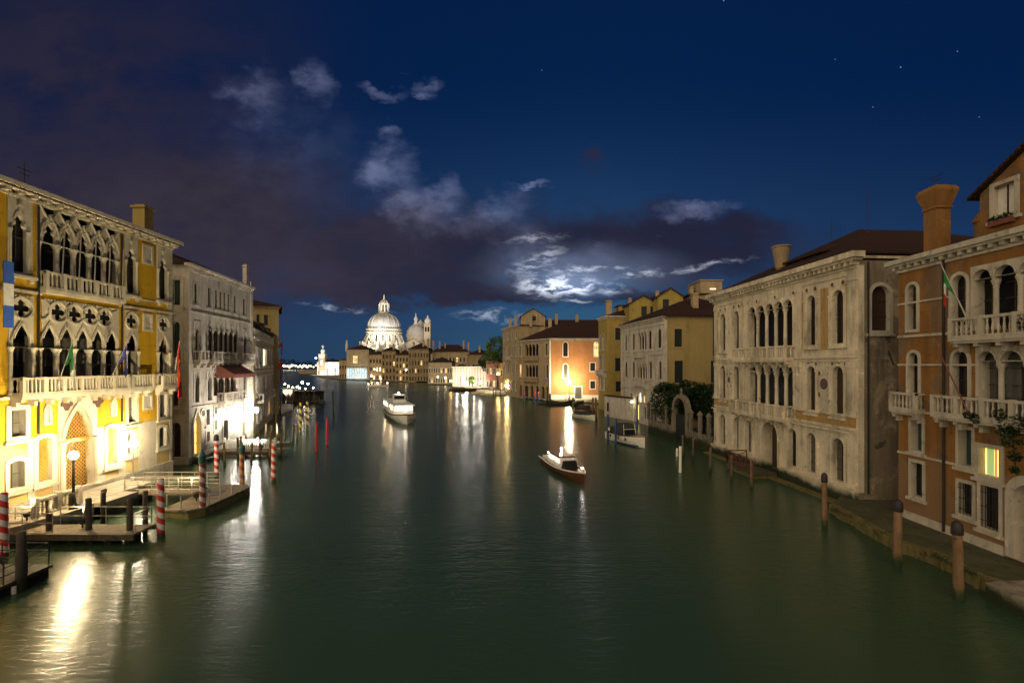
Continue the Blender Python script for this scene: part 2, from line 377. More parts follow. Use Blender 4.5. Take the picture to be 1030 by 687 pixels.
M = dict(
    yellow=mat('yellow stucco', (.45, .265, .008), .30, .35, .7, .9, .2, dirt=(.20, .115, .015), dirt_amt=.55, damp=((.46, .33, .13), 4.8), ragged=2.5),
    istria=mat('istrian stone', (.46, .41, .32), .35, .8, .8, .7, .25, dirt=(.10, .085, .06), dirt_amt=.6),
    istria_w=mat('clean istrian stone', (.47, .42, .325), .22, .8, .6, .65, .2, dirt=(.16, .14, .10), dirt_amt=.35),
    istria_p=mat('palace stone', (.60, .52, .38), .42, .55, .9, .75, .3, dirt=(.085, .07, .045), dirt_amt=.7, damp=(GREEN, .75)),
    ochre_panel=mat('ochre panel', (.42, .27, .10), .4, .8, .8, .85, .2, dirt=(.15, .10, .05), dirt_amt=.6),
    grey=mat('grey stone', (.46, .41, .335), .40, .6, .9, .85, .3, dirt=(.07, .06, .05), dirt_amt=.65, damp=((.04, .045, .02), .7)),
    grey2=mat('light grey stone', (.50, .445, .36), .35, .7, .9, .8, .3, dirt=(.10, .09, .08), dirt_amt=.6),
    orange=mat('orange stucco', (.245, .116, .030), .45, .35, .9, .9, .25, dirt=(.13, .06, .022), dirt_amt=.7, patch=(.165, .105, .062), patch_at=.555, patch_sc=.34, damp=((.22, .125, .060), 3.6), ragged=9.),
    orange2=mat('orange tan stucco', (.46, .21, .085), .3, .3, .6, .9, .2, dirt=(.26, .12, .05), dirt_amt=.5),  # own orange-tan of the house at the bend
    ysoft=mat('pale yellow stucco', (.34, .255, .10), .25, .3, .6, .9, .15, dirt=(.17, .13, .06), dirt_amt=.5),
    ysoft2=mat('olive yellow stucco', (.32, .235, .065), .3, .3, .7, .9, .15, dirt=(.15, .11, .04), dirt_amt=.5),
    cement=mat('grey rendered wall', (.25, .205, .145), .55, .30, .8, .95, .4, dirt=(.05, .04, .03), dirt_amt=.75, patch=(.40, .33, .23), patch_at=.55, patch_sc=.30),
    cream=mat('cream stucco', (.46, .38, .25), .3, .4, .7, .9, .2, dirt=(.2, .15, .09), dirt_amt=.5),
    tan=mat('tan stucco', (.36, .27, .16), .35, .4, .7, .9, .2, dirt=(.14, .1, .06), dirt_amt=.55),
    brown=mat('brown stucco', (.28, .205, .12), .4, .4, .7, .9, .2, dirt=(.09, .06, .04), dirt_amt=.55),
    pink=mat('pink stucco', (.40, .16, .11), .35, .4, .7, .9, .2, dirt=(.16, .07, .05), dirt_amt=.5),
    white=mat('white plaster', (.66, .63, .57), .15, .5, .5, .8, .15),
    lead=mat('lead dome', (.40, .39, .37), .3, .12, .9, .6, .15, fine=2.),
    brick=ashlar(mat('brick', (.30, .12, .06), .4, .8, .4, .9, .3), .26, .075, .75, .012),
    path=ashlar(mat('paved path', (.085, .082, .042), .5, .7, .2, .8, .4, dirt=(.045, .056, .010), dirt_amt=1.), 1.1, .6, .6, .02),
    moss=mat('mossy stone', (.14, .115, .045), .6, 1.6, .3, .85, .7, fine=6., dirt=(.05, .06, .012), dirt_amt=.9),
    quay=mat('quay stone', (.33, .29, .22), .35, .8, .5, .8, .35, dirt=(.12, .10, .06), dirt_amt=.6, damp=(GREEN, .45)),
    ground=mat('ground', (.12, .10, .08), .3, .5, 0., .9, .3),
    tile=tiles('roof tiles'), glass=plain('dark glass', (.011, .011, .012), .28, 0., .16), glass2=plain('grey curtained glass', (.085, .082, .07), .3), wood=plain('dark timber', (.045, .028, .018), .7),
    shutter_b=plain('brown shutter', (.05, .028, .016), .7), shutter_d=plain('black green shutter', (.010, .014, .012), .6), shutter_w=plain('white shutter', (.62, .58, .50), .6), shutter_t=plain('teal shutter', (.020, .050, .045), .6),
    iron=plain('dark iron', (.025, .024, .022), .6, .3), rail=plain('galvanised rail', (.34, .32, .27), .5, .4), gold_grille=plain('gilded grille', (.50, .27, .05), .45, .3),
    pole=mat('mooring timber', (.13, .085, .045), .5, 3., .9, .85, .6, fine=18., jit=True, damp=((.016, .022, .008), .5)),
    pole_d=mat('grey mooring timber', (.060, .050, .036), .5, 3., .9, .85, .6, fine=18., jit=True, damp=((.014, .018, .008), .5)),
    pole_o=mat('brown mooring timber', (.165, .100, .052), .6, 2., 1.6, .85, .6, fine=18., jit=True, damp=((.020, .038, .012), .35)),
    cap=plain('pole cap', (.022, .016, .018), .6), capteal=plain('teal cap', (.030, .085, .080), .5), plank=mat('deck planks', (.17, .13, .085), .5, 1.5, .2, .85, .4, dirt=(.05, .04, .025), dirt_amt=.6),
    plank_d=mat('wet dark planks', (.07, .055, .035), .5, 1.5, .2, .7, .4, dirt=GREEN, dirt_amt=.7),
    redwood=plain('red brown railing', (.10, .035, .02), .7),
    redp=plain('red paint', (.45, .020, .020), .5), whitep=plain('white paint', (.70, .68, .62), .5), bluep=plain('blue paint', (.015, .045, .17), .5),
    boatw=plain('white hull', (.62, .58, .47), .35), boatb=plain('blue antifouling', (.010, .055, .15), .5), tarp=plain('dark tarpaulin', (.035, .036, .030), .7), varnish=plain('varnished wood', (.075, .030, .014), .25),
    disc=plain('porphyry disc', (.095, .050, .042), .5), disc_g=plain('green marble disc', (.10, .085, .06), .5),
    flag_g=plain('green cloth', (.02, .17, .04), .8), flag_w=plain('white cloth', (.62, .60, .55), .8), flag_r=plain('red cloth', (.48, .03, .015), .8), flag_b=plain('blue cloth', (.035, .05, .26), .8), flag_o=plain('orange red cloth', (.50, .07, .02), .8), flag_ba=plain('banner blue', (.03, .10, .42), .8),
    awning=plain('red brown awning', (.18, .06, .04), .85),
)
def leafmat(name, c1, c2):
    m, n, b = newmat(name); oi = n.n('ShaderNodeTexCoord').outputs['Object']; a, _ = n.noise(oi, 1.7, 4); g, _ = n.noise(oi, 9., 2)
    n.set(b.inputs['Base Color'], n.mix(n.ramp(n.m('ADD', n.m('MULTIPLY', a, .6), n.m('MULTIPLY', g, .4)), .35, .65), (*c1, 1), (*c2, 1))); b.inputs['Roughness'].default_value = .6; b.inputs['Specular IOR Level'].default_value = .25; return m
M['leaf'] = leafmat('dark foliage', (.007, .020, .004), (.020, .046, .010))
M['leaf2'] = leafmat('painted lit foliage', (.045, .085, .016), (.10, .15, .035))  # brighter greens put the lamplight into the leaf colour
M['leaf3'] = leafmat('dim foliage', (.020, .030, .010), (.050, .065, .022))
L_WARM, L_WHITE, L_COOL = (1., .76, .42), (1., .88, .70), (.82, .92, 1.)
M['glass3'] = plain('brown curtained glass', (.040, .027, .016), .35, 0., .2)
M['room'] = lit_window('warm lit room', (1., .62, .24), 1.6)
M['room_w'] = lit_window('bright lit room', (1., .82, .55), 2.4)
M['room_c'] = lit_window('cool lit room', (.55, .82, 1.), 1.5)
M['room_g'] = glow('green lit curtain', (.40, .80, .14), .42)
M['room_y'] = glow('yellow lit room', (1., .68, .16), 1.7)
M['room_r'] = glow('red lit curtain', (.8, .12, .03), .6)
# ------------------------------------------------------------------ building parts
def window(root, holes, fr, k, u0, u1, z0, z1, fw=.18, proud=.06, depth=.32, fm='istria', pm='glass', sill=.0, bars=(1, 3), bm='wood', label=None, fz0=None):
    """a framed opening: stone surround (which forms the reveal), sill, glazed or shuttered pane as its sub-part"""
    if pm == 'glass': pm = ('glass', 'glass', 'glass3', 'glass2', 'glass', 'glass3', 'glass')[int(abs(u0 * 31 + z0 * 17 + fr.o.x * 7)) % 7]
    inner = outline(k, u0, u1, z0, z1); outer = outline(k, u0 - fw, u1 + fw, z0 - (fw if fz0 is None else fz0), z1 + fw * (1.5 if k in ('ogee', 'trefoil') else 1))
    if fz0 == 0: outer[0] = (outer[0][0], z0 - .01); outer[1] = (outer[1][0], z0 - .01)
    holes.append(outline(k, u0 - fw * .5, u1 + fw * .5, z0 - min(fw * .5, .02 if fz0 == 0 else 9), z1 + fw * .5))
    b = MB(); b.ring(fr, outer, inner, -depth, proud)
    if sill: b.box(fr, u0 - fw - .12, u1 + fw + .12, .004, proud + sill, z0 - fw - .14, z0 - fw + .02)
    w = b.build('window', M[fm], root)
    if label: w['label'] = label
    p = MB(); p.fill(fr, [inner], -depth + .02); p.cur = 1
    nx, nz = bars
    for i in range(1, nx + 1):
        c = u0 + (u1 - u0) * i / (nx + 1); top = z1 - (.02 if k == 'rect' or abs(c - (u0 + u1) / 2) < .01 else (u1 - u0) * .35)
        p.box(fr, c - .03, c + .03, -depth + .03, -depth + .07, z0, top)
    for i in range(1, nz + 1):
        c = z0 + (z1 - z0) * i / (nz + 1); e = 0. if k == 'rect' or c < z1 - (u1 - u0) * (.6 if k != 'ogee' else 1.) else (u1 - u0) * .2
        p.box(fr, u0 + e, u1 - e, -depth + .032, -depth + .066, c - .025, c + .025)
    p.build('pane' if 'shutter' not in pm else 'shutter', [M[pm], M[bm]], w)
    return w
def column(b, fr, u, d, z0, z1, r, n=10):
    x, y, _ = fr.P(u, d, 0); h = z1 - z0
    b.lathe(x, y, [(r * 1.5, z0), (r * 1.5, z0 + .10), (r * 1.1, z0 + .2), (r, z0 + .3), (r * .88, z1 - .42), (r * 1.05, z1 - .36), (r * .95, z1 - .3), (r * 1.6, z1 - .06), (r * 1.7, z1)], n)
def loggia(root, holes, fr, k, spans, z0, z1, edge=.2, fm='istria', pm='glass', depth=.5, rad=.13, head=.25, cols=True, proud=.05, mould=.09, bars=(1, 3)):
    """a group of arched lights divided by columns, cut through one slab of stone"""
    ua, ub = spans[0][0] - edge, spans[-1][1] + edge
    holes.append(outline('rect', ua + .05, ub - .05, z0, z1 + head - .05))
    w0 = min(c - a for a, c in spans); zs = z1 - w0 * (.5 if k == 'arch' else 1.0) - .04
    b = MB(); outs = [outline(k, a, c, zs + .012, z1) for a, c in spans]
    b.wall(fr, ua, ub, zs, z1 + head, outs, proud, .3)
    b.strip(fr, [(ua, zs), (ub, zs), (ub, z1 + head), (ua, z1 + head)], -.1, proud)
    for e0_, e1_ in ((ua, spans[0][0]), (spans[-1][1], ub)): b.box(fr, e0_, e1_, -depth, proud, z0, zs)
    for (a, c), (e, g) in zip(spans, spans[1:]): b.box(fr, c + .01, e - .01, -.28, proud - .01, zs - .14, zs + .001)
    if mould:
        for a, c in spans:
            m = (a + c) / 2; w = c - a
            i = outline(k, a, c, z0, z1)[2:]; o = [(m + (u - m) * (1 + 2 * mould / w), z + (mould * (.5 + (z - (z1 - w / 2)) / w) if z > z1 - w else 0)) for u, z in i]
            for q in range(len(i) - 1):
                pts = [i[q], i[q + 1], o[q + 1], o[q]]
                b.face([fr.P(u, proud + .05, z) for u, z in pts], True)
                b.face([fr.P(o[q][0], proud + .05, o[q][1]), fr.P(o[q + 1][0], proud + .05, o[q + 1][1]), fr.P(o[q + 1][0], proud, o[q + 1][1]), fr.P(o[q][0], proud, o[q][1])], True)
    w = b.build('loggia', M[fm], root)
    if cols:
        for (a, c), (e, g) in zip(spans, spans[1:]):
            q = MB(); column(q, fr, (c + e) / 2, -.1, z0, zs - .13, rad); q.build('column', M[fm], w)
    for a, c in spans:
        p = MB(); p.fill(fr, [outline('rect', a - edge, c + edge, z0, z1 + .05)], -depth - .004 * spans.index((a, c))); p.cur = 1
        for i in range(1, bars[0] + 1): m = a + (c - a) * i / (bars[0] + 1); p.box(fr, m - .03, m + .03, -depth + .02, -depth + .06, z0, z1)
        for i in range(1, bars[1] + 1): m = z0 + (z1 - z0) * i / (bars[1] + 1); p.box(fr, a, c, -depth + .022, -depth + .056, m - .025, m + .025)
        p.build('pane', [M[pm], M['wood']], w)
    return w
def balus(b, fr, u, d, z0, h, r=.07, n=6):
    x, y, _ = fr.P(u, d, 0); b.lathe(x, y, [(r * .8, z0), (r * .5, z0 + .1 * h), (r, z0 + .35 * h), (r * .45, z0 + .7 * h), (r * .8, z0 + h)], n)
def balcony(root, fr, u0, u1, z, proj=.8, h=1.0, fm='istria', step=.24, posts=4, brackets=True, r=.07, flat=False):
    """slab on consoles carrying a stone balustrade"""
    b = MB(); b.box(fr, u0, u1, .0, proj, z - .16, z); b.box(fr, u0 + .06, u1 - .06, .0, proj - .08, z - .28, z - .16)
    if brackets:
        k = max(2, int((u1 - u0) / 1.1) + 1)
        for i in range(k):
            c = u0 + .2 + (u1 - u0 - .4) * i / (k - 1); b.box(fr, c - .11, c + .11, 0., proj * .8, z - .45, z - .28); b.box(fr, c - .1, c + .1, 0., proj * .45, z - .7, z - .45)
    o = b.build('balcony', M[fm], root)
    q = MB(); t = .16
    q.box(fr, u0, u1, proj - t - .02, proj, z + h - .13, z + h); q.box(fr, u0 + .01, u1 - .01, proj - t, proj - .02, z + .004, z + .12)
    for e in (u0 + .004, u1 - t - .004): q.box(fr, e, e + t, .02, proj - t - .03, z + h - .126, z + h - .004); q.box(fr, e + .01, e + t - .01, .02, proj - t - .01, z + .004, z + .11)
    for i in range(posts + 1):
        c = u0 + .1 + (u1 - u0 - .2) * i / posts; q.box(fr, c - .1, c + .1, proj - t - .03, proj + .012, z + .002, z + h + .03)
    nb = int((u1 - u0) / step)
    for i in range(nb):
        u = u0 + (i + .5) * (u1 - u0) / nb
        if min(abs(u - (u0 + .1 + (u1 - u0 - .2) * j / posts)) for j in range(posts + 1)) < .14: continue
        if flat: q.box(fr, u - .05, u + .05, proj - t + .03, proj - .05, z + .1, z + h - .12)
        else: balus(q, fr, u, proj - t / 2 - .01, z + .1, h - .21, r)
    ns = max(1, int(proj / step) - 1)
    for e in (u0 + t / 2, u1 - t / 2):
        for i in range(ns): balus(q, fr, e, proj * (i + .5) / (ns + .6), z + .1, h - .21, r)
    q.build('balustrade', M[fm], o); return o
def cornice(root, fr, u0, u1, z, h=.5, proj=.6, fm='istria', dent=.5, name='cornice'):
    b = MB(); b.box(fr, u0 - proj * .8, u1 + proj * .8, -.1, proj, z + h * .55, z + h); b.box(fr, u0 - proj * .5, u1 + proj * .5, -.1, proj * .7, z + h * .35, z + h * .55)
    b.box(fr, u0 - .08, u1 + .08, -.1, .12, z - .15, z)
    if dent:
        n = int((u1 - u0) / dent)
        for i in range(n + 1):
            c = u0 + (u1 - u0) * i / n; b.box(fr, c - dent * .2, c + dent * .2, -.1, proj * .6, z + h * .02, z + h * .35)
    return b.build(name, M[fm], root)
def band(b, fr, u0, u1, z, h=.2, proj=.1): b.box(fr, u0, u1, -.05, proj, z, z + h)
def shell(root, fr, depth, z0, z1, wm, holes_f=(), holes_r=(), holes_l=(), sm=None, only=None):
    """the four walls of a block whose front is fr; front and sides are parts of their own"""
    A, B = fr.o, fr.e; n = fr.n
    b = MB(); b.wall(fr, 0, fr.L, z0, z1, holes_f); b.build('wall', M[wm], root)
    s = MB()
    rt = Fr((B - fr.n * 0)[:2], (B - n * depth)[:2]); lf = Fr((A - n * depth)[:2], A[:2]); bk = Fr((B - n * depth)[:2], (A - n * depth)[:2])
    s.wall(rt, 0, depth, z0, z1, holes_r); s.wall(lf, 0, depth, z0, z1, holes_l); s.wall(bk, 0, fr.L, z0, z1)
    s.build('wall', M[sm or wm], root); return rt, lf
def sides(fr, depth):
    A, B, n = fr.o, fr.e, fr.n
    return Fr(B[:2], (B - n * depth)[:2]), Fr((A - n * depth)[:2], A[:2])
def roof(root, fr, depth, z, rise, over=.5, hip=None, ridge='long', fm='tile', inset=0.):
    """hipped tile roof over the block"""
    u0, u1, d0, d1 = -over, fr.L + over, over, -depth - over
    hip = depth / 2 if hip is None else hip
    P_ = fr.P; b = MB(); m = -depth / 2
    e = [P_(u0, d0, z), P_(u1, d0, z), P_(u1, d1, z), P_(u0, d1, z)]
    a, c = P_(min(u0 + hip, fr.L / 2 - .1), m, z + rise), P_(max(u1 - hip, fr.L / 2 + .1), m, z + rise)
    if ridge == 'cross':
        a, c = P_(fr.L / 2, d0 - hip, z + rise), P_(fr.L / 2, d1 + hip, z + rise)
        fs = [(0, 1, 4), (1, 2, 5, 4), (2, 3, 5), (3, 0, 4, 5)]
    else: fs = [(0, 1, 5, 4), (1, 2, 5), (2, 3, 4, 5), (3, 0, 4)]
    b.idx(e + [a, c], fs + [(3, 2, 1, 0)])
    q = [(x[0], x[1], z - .14) for x in e]
    b.idx(q + [(x[0], x[1], z - .002) for x in e], [(3, 2, 1, 0), (0, 1, 5, 4), (1, 2, 6, 5), (2, 3, 7, 6), (3, 0, 4, 7)])
    return b.build('roof', M[fm], root)
def gable_roof(root, fr, depth, z, rise, over=.35, fm='tile', t=.15):
    """ridge runs back from the front wall"""
    b = MB(); L = fr.L
    for (a, za), (c, zc) in (((-over, z - over * rise / (L / 2)), (L / 2, z + rise)), ((L / 2, z + rise), (L + over, z - over * rise / (L / 2)))):
        b.hexa([fr.P(a, over, za), fr.P(c, over, zc), fr.P(c, -depth, zc), fr.P(a, -depth, za), fr.P(a, over, za + t), fr.P(c, over, zc + t), fr.P(c, -depth, zc + t), fr.P(a, -depth, za + t)])
    return b.build('roof', M[fm], root)
def gable_block(root, fr, depth, z0, z1, rise, wm, holes=()):
    """upper storey with a gabled front"""
    b = MB(); L = fr.L; b.wall(fr, 0, L, z0, z1, holes); b.face([fr.P(0, 0, z1), fr.P(L, 0, z1), fr.P(L / 2, 0, z1 + rise)])
    rt, lf = sides(fr, depth); b.wall(rt, 0, depth, z0, z1); b.wall(lf, 0, depth, z0, z1); b.build('wall', M[wm], root)
    return gable_roof(root, fr, depth, z1, rise)
def chimney_mesh(x, y, z0, z1, w, style='box'):
    b = MB()
    if style == 'box': b.bx(x - w / 2, x + w / 2, y - w / 2, y + w / 2, z0, z1 - .25); b.bx(x - w * .62, x + w * .62, y - w * .62, y + w * .62, z1 - .25, z1 - .1); b.bx(x - w * .4, x + w * .4, y - w * .4, y + w * .4, z1 - .1, z1 + .05)
    if style == 'cone': b.lathe(x, y, [(w * .3, z0), (w * .3, z1 - w * 1.5), (w * .36, z1 - w * 1.45), (w * .55, z1 - .12), (w * .62, z1 - .1), (w * .62, z1)], 14)
    if style == 'flare':
        r = w / 2 * 1.41; k = w * .5
        b.lathe(x, y, [(r * .62, z0), (r * .62, z1 - w * .95), (r * .72, z1 - w * .93), (r * .72, z1 - w * .85), (r * .66, z1 - w * .83), (r * 1.0, z1 - w * .22), (r * 1.0, z1 - w * .14), (r * .86, z1 - .03), (r * .45, z1 + .12)], 4, PI / 4)
    return b
def chimney(root, x, y, z0, z1, w, fm='tan', style='box'): return chimney_mesh(x, y, z0, z1, w, style).build('chimney', M[fm], root)
def street_lamp(name, x, y, z0, z1, r, col, st, label, group=None, post='iron', pr=.05):
    t = thing(name, label, 'street lamp', (x, y, z0), group)
    b = MB(); b.lathe(x, y, [(pr * 3, z0), (pr * 3, z0 + .15), (pr * 1.8, z0 + .35), (pr, z0 + .8), (pr * .8, z1 - r * 1.3), (pr * 1.6, z1 - r * 1.2), (r * .7, z1 - r * .9)], 8); b.build('post', M[post], t)
    g = MB(); g.sm = True; g.sphere((x, y, z1), r, 12, 8, 1.05); g.build('lamp_globe', glow('lamp light', col, st), t); return t
def wall_lamp(fr, u, z, r, col, st, label, d=.5, group=None):
    x, y, _ = fr.P(u, d, z); t = thing('wall_lamp', label, 'wall lamp', fr.P(u, 0, z), group)
    b = MB(); b.tube(fr.P(u, .02, z + .3), fr.P(u, d, z + .34), .025); b.tube(fr.P(u, d, z + .34), (x, y, z + r), .02); b.build('bracket', M['iron'], t)
    g = MB(); g.sm = True; g.sphere((x, y, z), r, 10, 7, 1.2); g.build('lamp_globe', glow('lamp light', col, st), t); return t
def spot(name, loc, target, energy, size, col, blend=.6, rad=.3):
    l = bpy.data.lights.new(name, 'SPOT'); l.energy = energy; l.spot_size = R(size); l.spot_blend = blend; l.color = col; l.shadow_soft_size = rad
    o = bpy.data.objects.new(name, l); COL.objects.link(o); o.location = loc
    o.rotation_euler = (Vector(target) - Vector(loc)).to_track_quat('-Z', 'Y').to_euler(); return o
def railing(b, pts, z, h=1., step=1.2, rails=3, r=.025):
    for (x0, y0), (x1, y1) in zip(pts, pts[1:]):
        L = math.hypot(x1 - x0, y1 - y0); n = max(1, round(L / step))
        for i in range(n + 1): t = i / n; b.tube((x0 + (x1 - x0) * t, y0 + (y1 - y0) * t, z), (x0 + (x1 - x0) * t, y0 + (y1 - y0) * t, z + h), r * 1.2, n=6)
        for k in range(rails): zz = z + h * (k + 1) / rails; b.tube((x0, y0, zz), (x1, y1, zz), r, n=6)
def pole(x, y, z1, r, m, label, group, lean=1.5, cap=None, capm='cap', seed=0, name='mooring_pole', n=12, z0=-1.):
    rnd = random.Random(int(x * 97 + y * 13)); b = MB(); b.sm = True
    prof = [(r * 1.02, z0), (r, .2)]; k = 6
    for i in range(1, k + 1): prof.append((r * (1 - .12 * i / k) * (1 + rnd.uniform(-.04, .04)), .2 + (z1 - .2) * i / k))
    prof += [(r * .6, z1 + r * .18), (.01, z1 + r * .22)]
    b.lathe(0, 0, prof, n); o = b.build(name, m if not isinstance(m, str) else M[m]); o.location = (x, y, 0)
    o.rotation_euler = (R(rnd.uniform(-lean, lean)), R(rnd.uniform(-lean, lean)), rnd.uniform(0, 6))
    tag(o, label, 'mooring pole', group)
    if cap:
        c = MB(); c.sm = True
        if cap == 'ball': c.lathe(0, 0, [(r * 1.02, z1 - .42), (r * 1.12, z1 - .38), (r * 1.1, z1 - .05), (r * 1.3, z1), (r * 1.25, z1 + .1), (r * .8, z1 + .2), (r * .4, z1 + .36), (r * .35, z1 + .42), (.01, z1 + .5)], 12)
        else: c.lathe(0, 0, [(r * 1.05, z1 - .28), (r * 1.12, z1 - .26), (r * 1.06, z1 + .02), (r * .95, z1 + .16), (r * .45, z1 + .26), (.01, z1 + .29)], 12)
        c.build('cap', M[capm], o, True)
    return o
def added_uplight(label, loc, target, energy, size, col, group='floodlights before the left bank palaces'):  # unseen fixtures added to light the left bank facades from below
    t = thing('floodlight', label, 'floodlight', loc, group); d = (Vector(target) - Vector(loc)).normalized(); p = Vector(loc)
    b = MB(); b.tube(p + Vector((0, 0, -.02)), p + Vector((0, 0, .28)), .04); b.tube(p + Vector((0, 0, .3)) - d * .1, p + Vector((0, 0, .3)) + d * .12, .12, .17, 10); b.build('housing', M['iron'], t)
    s_ = spot('added_flood_lamp', p + Vector((0, 0, .3)) + d * .2, target, energy, size, col, .8, .12); return t
def leaves(b, c, rad, n, size, rnd, shell_=.45):
    """many small tilted leaf faces through an ellipsoid"""
    for _ in range(n):
        while True:
            p = Vector((rnd.uniform(-1, 1), rnd.uniform(-1, 1), rnd.uniform(-1, 1)))
            if shell_ < p.length < 1: break
        q = Vector((c[0] + p.x * rad[0], c[1] + p.y * rad[1], c[2] + p.z * rad[2])); s = size * rnd.uniform(.6, 1.4)
        a = Vector((rnd.uniform(-1, 1), rnd.uniform(-1, 1), rnd.uniform(-.6, .6))).normalized(); t = a.cross(Vector((rnd.uniform(-1, 1), rnd.uniform(-1, 1), 1)).normalized()).normalized()
        b.face([q - a * s, q - t * s * .5, q + a * s, q + t * s * .5])
def tree(name, label, x, y, z0, trunk_h, clumps, m, n, size, group=None, seed=1, cat='tree'):
    rnd = random.Random(seed); t = thing(name, label, cat, (x, y, z0), group)
    b = MB(); b.tube((x, y, z0), (x + .1, y, z0 + trunk_h), .22, .15, 8)
    for c, r in clumps: b.tube((x + .1, y, z0 + trunk_h * .8), c, .12, .04, 5)
    b.build('trunk', M['wood'], t)
    k = MB(); tot = sum(r[0] * r[2] for c, r in clumps)
    for c, r in clumps:
        m_ = int(n * r[0] * r[2] / tot)
        leaves(k, c, r, m_, size, rnd)
        for _ in range(7):                       # uneven outline: small sprays that stick out
            a = rnd.uniform(0, 2 * PI); e = rnd.uniform(-.2, 1.2); q = (c[0] + r[0] * .9 * math.cos(a) * math.cos(e), c[1] + r[1] * .9 * math.sin(a) * math.cos(e), c[2] + r[2] * .92 * math.sin(e))
            leaves(k, q, (r[0] * .3, r[1] * .3, r[2] * .25), m_ // 22, size, rnd, 0)
    k.build('crown', M[m], t); return t
def flag(name, label, foot, tip, cloth, stripes_, drop, group=None, wid=.8):
    """slanting staff with a limp cloth; stripes_ = materials along the staff"""
    t = thing(name, label, 'flag', foot, group); b = MB(); b.tube(foot, tip, .035, .02, 6); b.build('staff', M['rail'], t)
    f = Vector(foot); g = Vector(tip); n = len(stripes_); side = (g - f).cross(Vector((0, 0, 1))).normalized()
    for i, m in enumerate(stripes_):
        c = MB(); c.sm = True; J = 6; K = 4; vs = []
        for k in range(K + 1):
            h = (i + k / K) / n
            for j in range(J + 1):
                s = cloth[0] + (cloth[1] - cloth[0]) * j / J; p = f.lerp(g, s)
                pull = (g - f) * ((cloth[1] - s) * .86 * min(1, h * 2.6)); fold = math.sin(j * 2.1 + h * 3) * .13 * wid * (.3 + h)
                vs.append(p + pull + side * fold + Vector((0, 0, -drop * h)))
        c.idx(vs, [(k * (J + 1) + j, k * (J + 1) + j + 1, (k + 1) * (J + 1) + j + 1, (k + 1) * (J + 1) + j) for k in range(K) for j in range(J)])
        c.build('cloth', M[m], t)
    return t
# ------------------------------------------------------------------ water and land
def water_mat():
    m, n, b = newmat('canal water')
    pos = n.n('ShaderNodeNewGeometry').outputs['Position']
    big, _ = n.noise(n.v('MULTIPLY', pos, (.05, .022, 0.)), 1., 4, .55)
    w1, _ = n.noise(n.v('MULTIPLY', pos, (.30, 1.0, 0.)), 1., 3, .6, .3)
    w2, _ = n.noise(n.v('MULTIPLY', pos, (1.6, 4.4, 0.)), 1., 3, .6, .4)
    b.inputs['Base Color'].default_value = (.045, .060, .024, 1)
    n.set(b.inputs['Base Color'], n.mix(n.ramp(big, .25, .75), (.028, .060, .031), (.037, .070, .035)))
    n.set(b.inputs['Roughness'], n.ramp(big, .2, .8, .23, .28))
    b.inputs['Anisotropic'].default_value = .5; tg = n.n('ShaderNodeCombineXYZ'); tg.inputs[1].default_value = 1.; n.set(b.inputs['Tangent'], tg.outputs[0])   # waves run across the canal: long streaks
    b.inputs['IOR'].default_value = 1.333; b.inputs['Specular IOR Level'].default_value = .5
    bp = n.n('ShaderNodeBump'); bp.inputs['Strength'].default_value = 1.; bp.inputs['Distance'].default_value = .034
    n.set(bp.inputs['Height'], n.m('ADD', n.m('MULTIPLY', w1, .8), n.m('MULTIPLY', w2, .55))); n.set(b.inputs['Normal'], bp.outputs[0]); return m
M['water'] = water_mat()
b = MB(); b.face([(-1500, -60, 0), (1500, -60, 0), (2600, 3200, 0), (-2600, 3200, 0)]); kind(b.build('water', M['water']), 'structure')
def land(name, poly, z, m='ground'):
    b = MB(); b.prism(poly, -2., z); return kind(b.build(name, M[m]), 'structure')
# ------------------------------------------------------------------ yellow gothic palace (nearest, left)
XL = -29.0
fr = Fr((XL, 17.0), (XL, 41.2)); U_ = fr.U
def zat(x, y): return fr.px(x, y)[1]
t = thing('palace', 'yellow Gothic palace with white tracery loggias and a floodlit portal, nearest on the left bank', 'palace', (XL - 6, 29, 0))
ZTOP = 19.75
H_ = []
# attic floor: single ogee lights in white panels, and the five-light loggia of crossing ogees
def ogee_panel(x0, x1, ox0, ox1, z0, z1, zt, w=None):
    u0, u1 = U_(x0), U_(x1); o0, o1 = U_(ox0), U_(ox1)
    H_.append(outline('rect', u0 + .06, u1 - .06, z0 - .3, zt - .06)); b = MB()
    hole = outline('trefoil', o0, o1, z0, z1); b.wall(fr, u0, u1, z0 - .36, zt, [hole], .05, .22); b.strip(fr, [(u0, z0 - .36), (u1, z0 - .36), (u1, zt), (u0, zt)], -.1, .05)
    m = (o0 + o1) / 2; ii = hole[2:]; oo = [(m + (a - m) * 1.28, z + (.0 if abs(a - m) > .3 * (o1 - o0) else .22)) for a, z in ii]
    for q in range(len(ii) - 1): b.face([fr.P(a, .1, z) for a, z in (ii[q], ii[q + 1], oo[q + 1], oo[q])], True)
    b.box(fr, m - .07, m + .07, .05, .14, z1 + .2, z1 + .7); b.box(fr, m - .16, m + .16, .05, .16, z1 + .45, z1 + .58)
    for e in (o0 - .1, o1 + .1): column(b, fr, e, .04, z0, z1 - (o1 - o0) * 1.1, .08, 8)
    b.box(fr, u0 - .12, u1 + .12, .05, .28, z0 - .36, z0 - .18); b.box(fr, u0 + .05, u0 + .3, .05, .2, z0 - .6, z0 - .36); b.box(fr, u1 - .3, u1 - .05, .05, .2, z0 - .6, z0 - .36)
    w = b.build('window', M['istria_w'], t); p = MB(); p.fill(fr, [outline('rect', o0 - .1, o1 + .1, z0, z1)], -.22); p.cur = 1
    p.box(fr, m - .035, m + .035, -.21, -.17, z0, z1); p.box(fr, o0, o1, -.21, -.174, z0 + (z1 - z0) * .6, z0 + (z1 - z0) * .6 + .06); p.build('pane', [M['glass'], M['wood']], w)
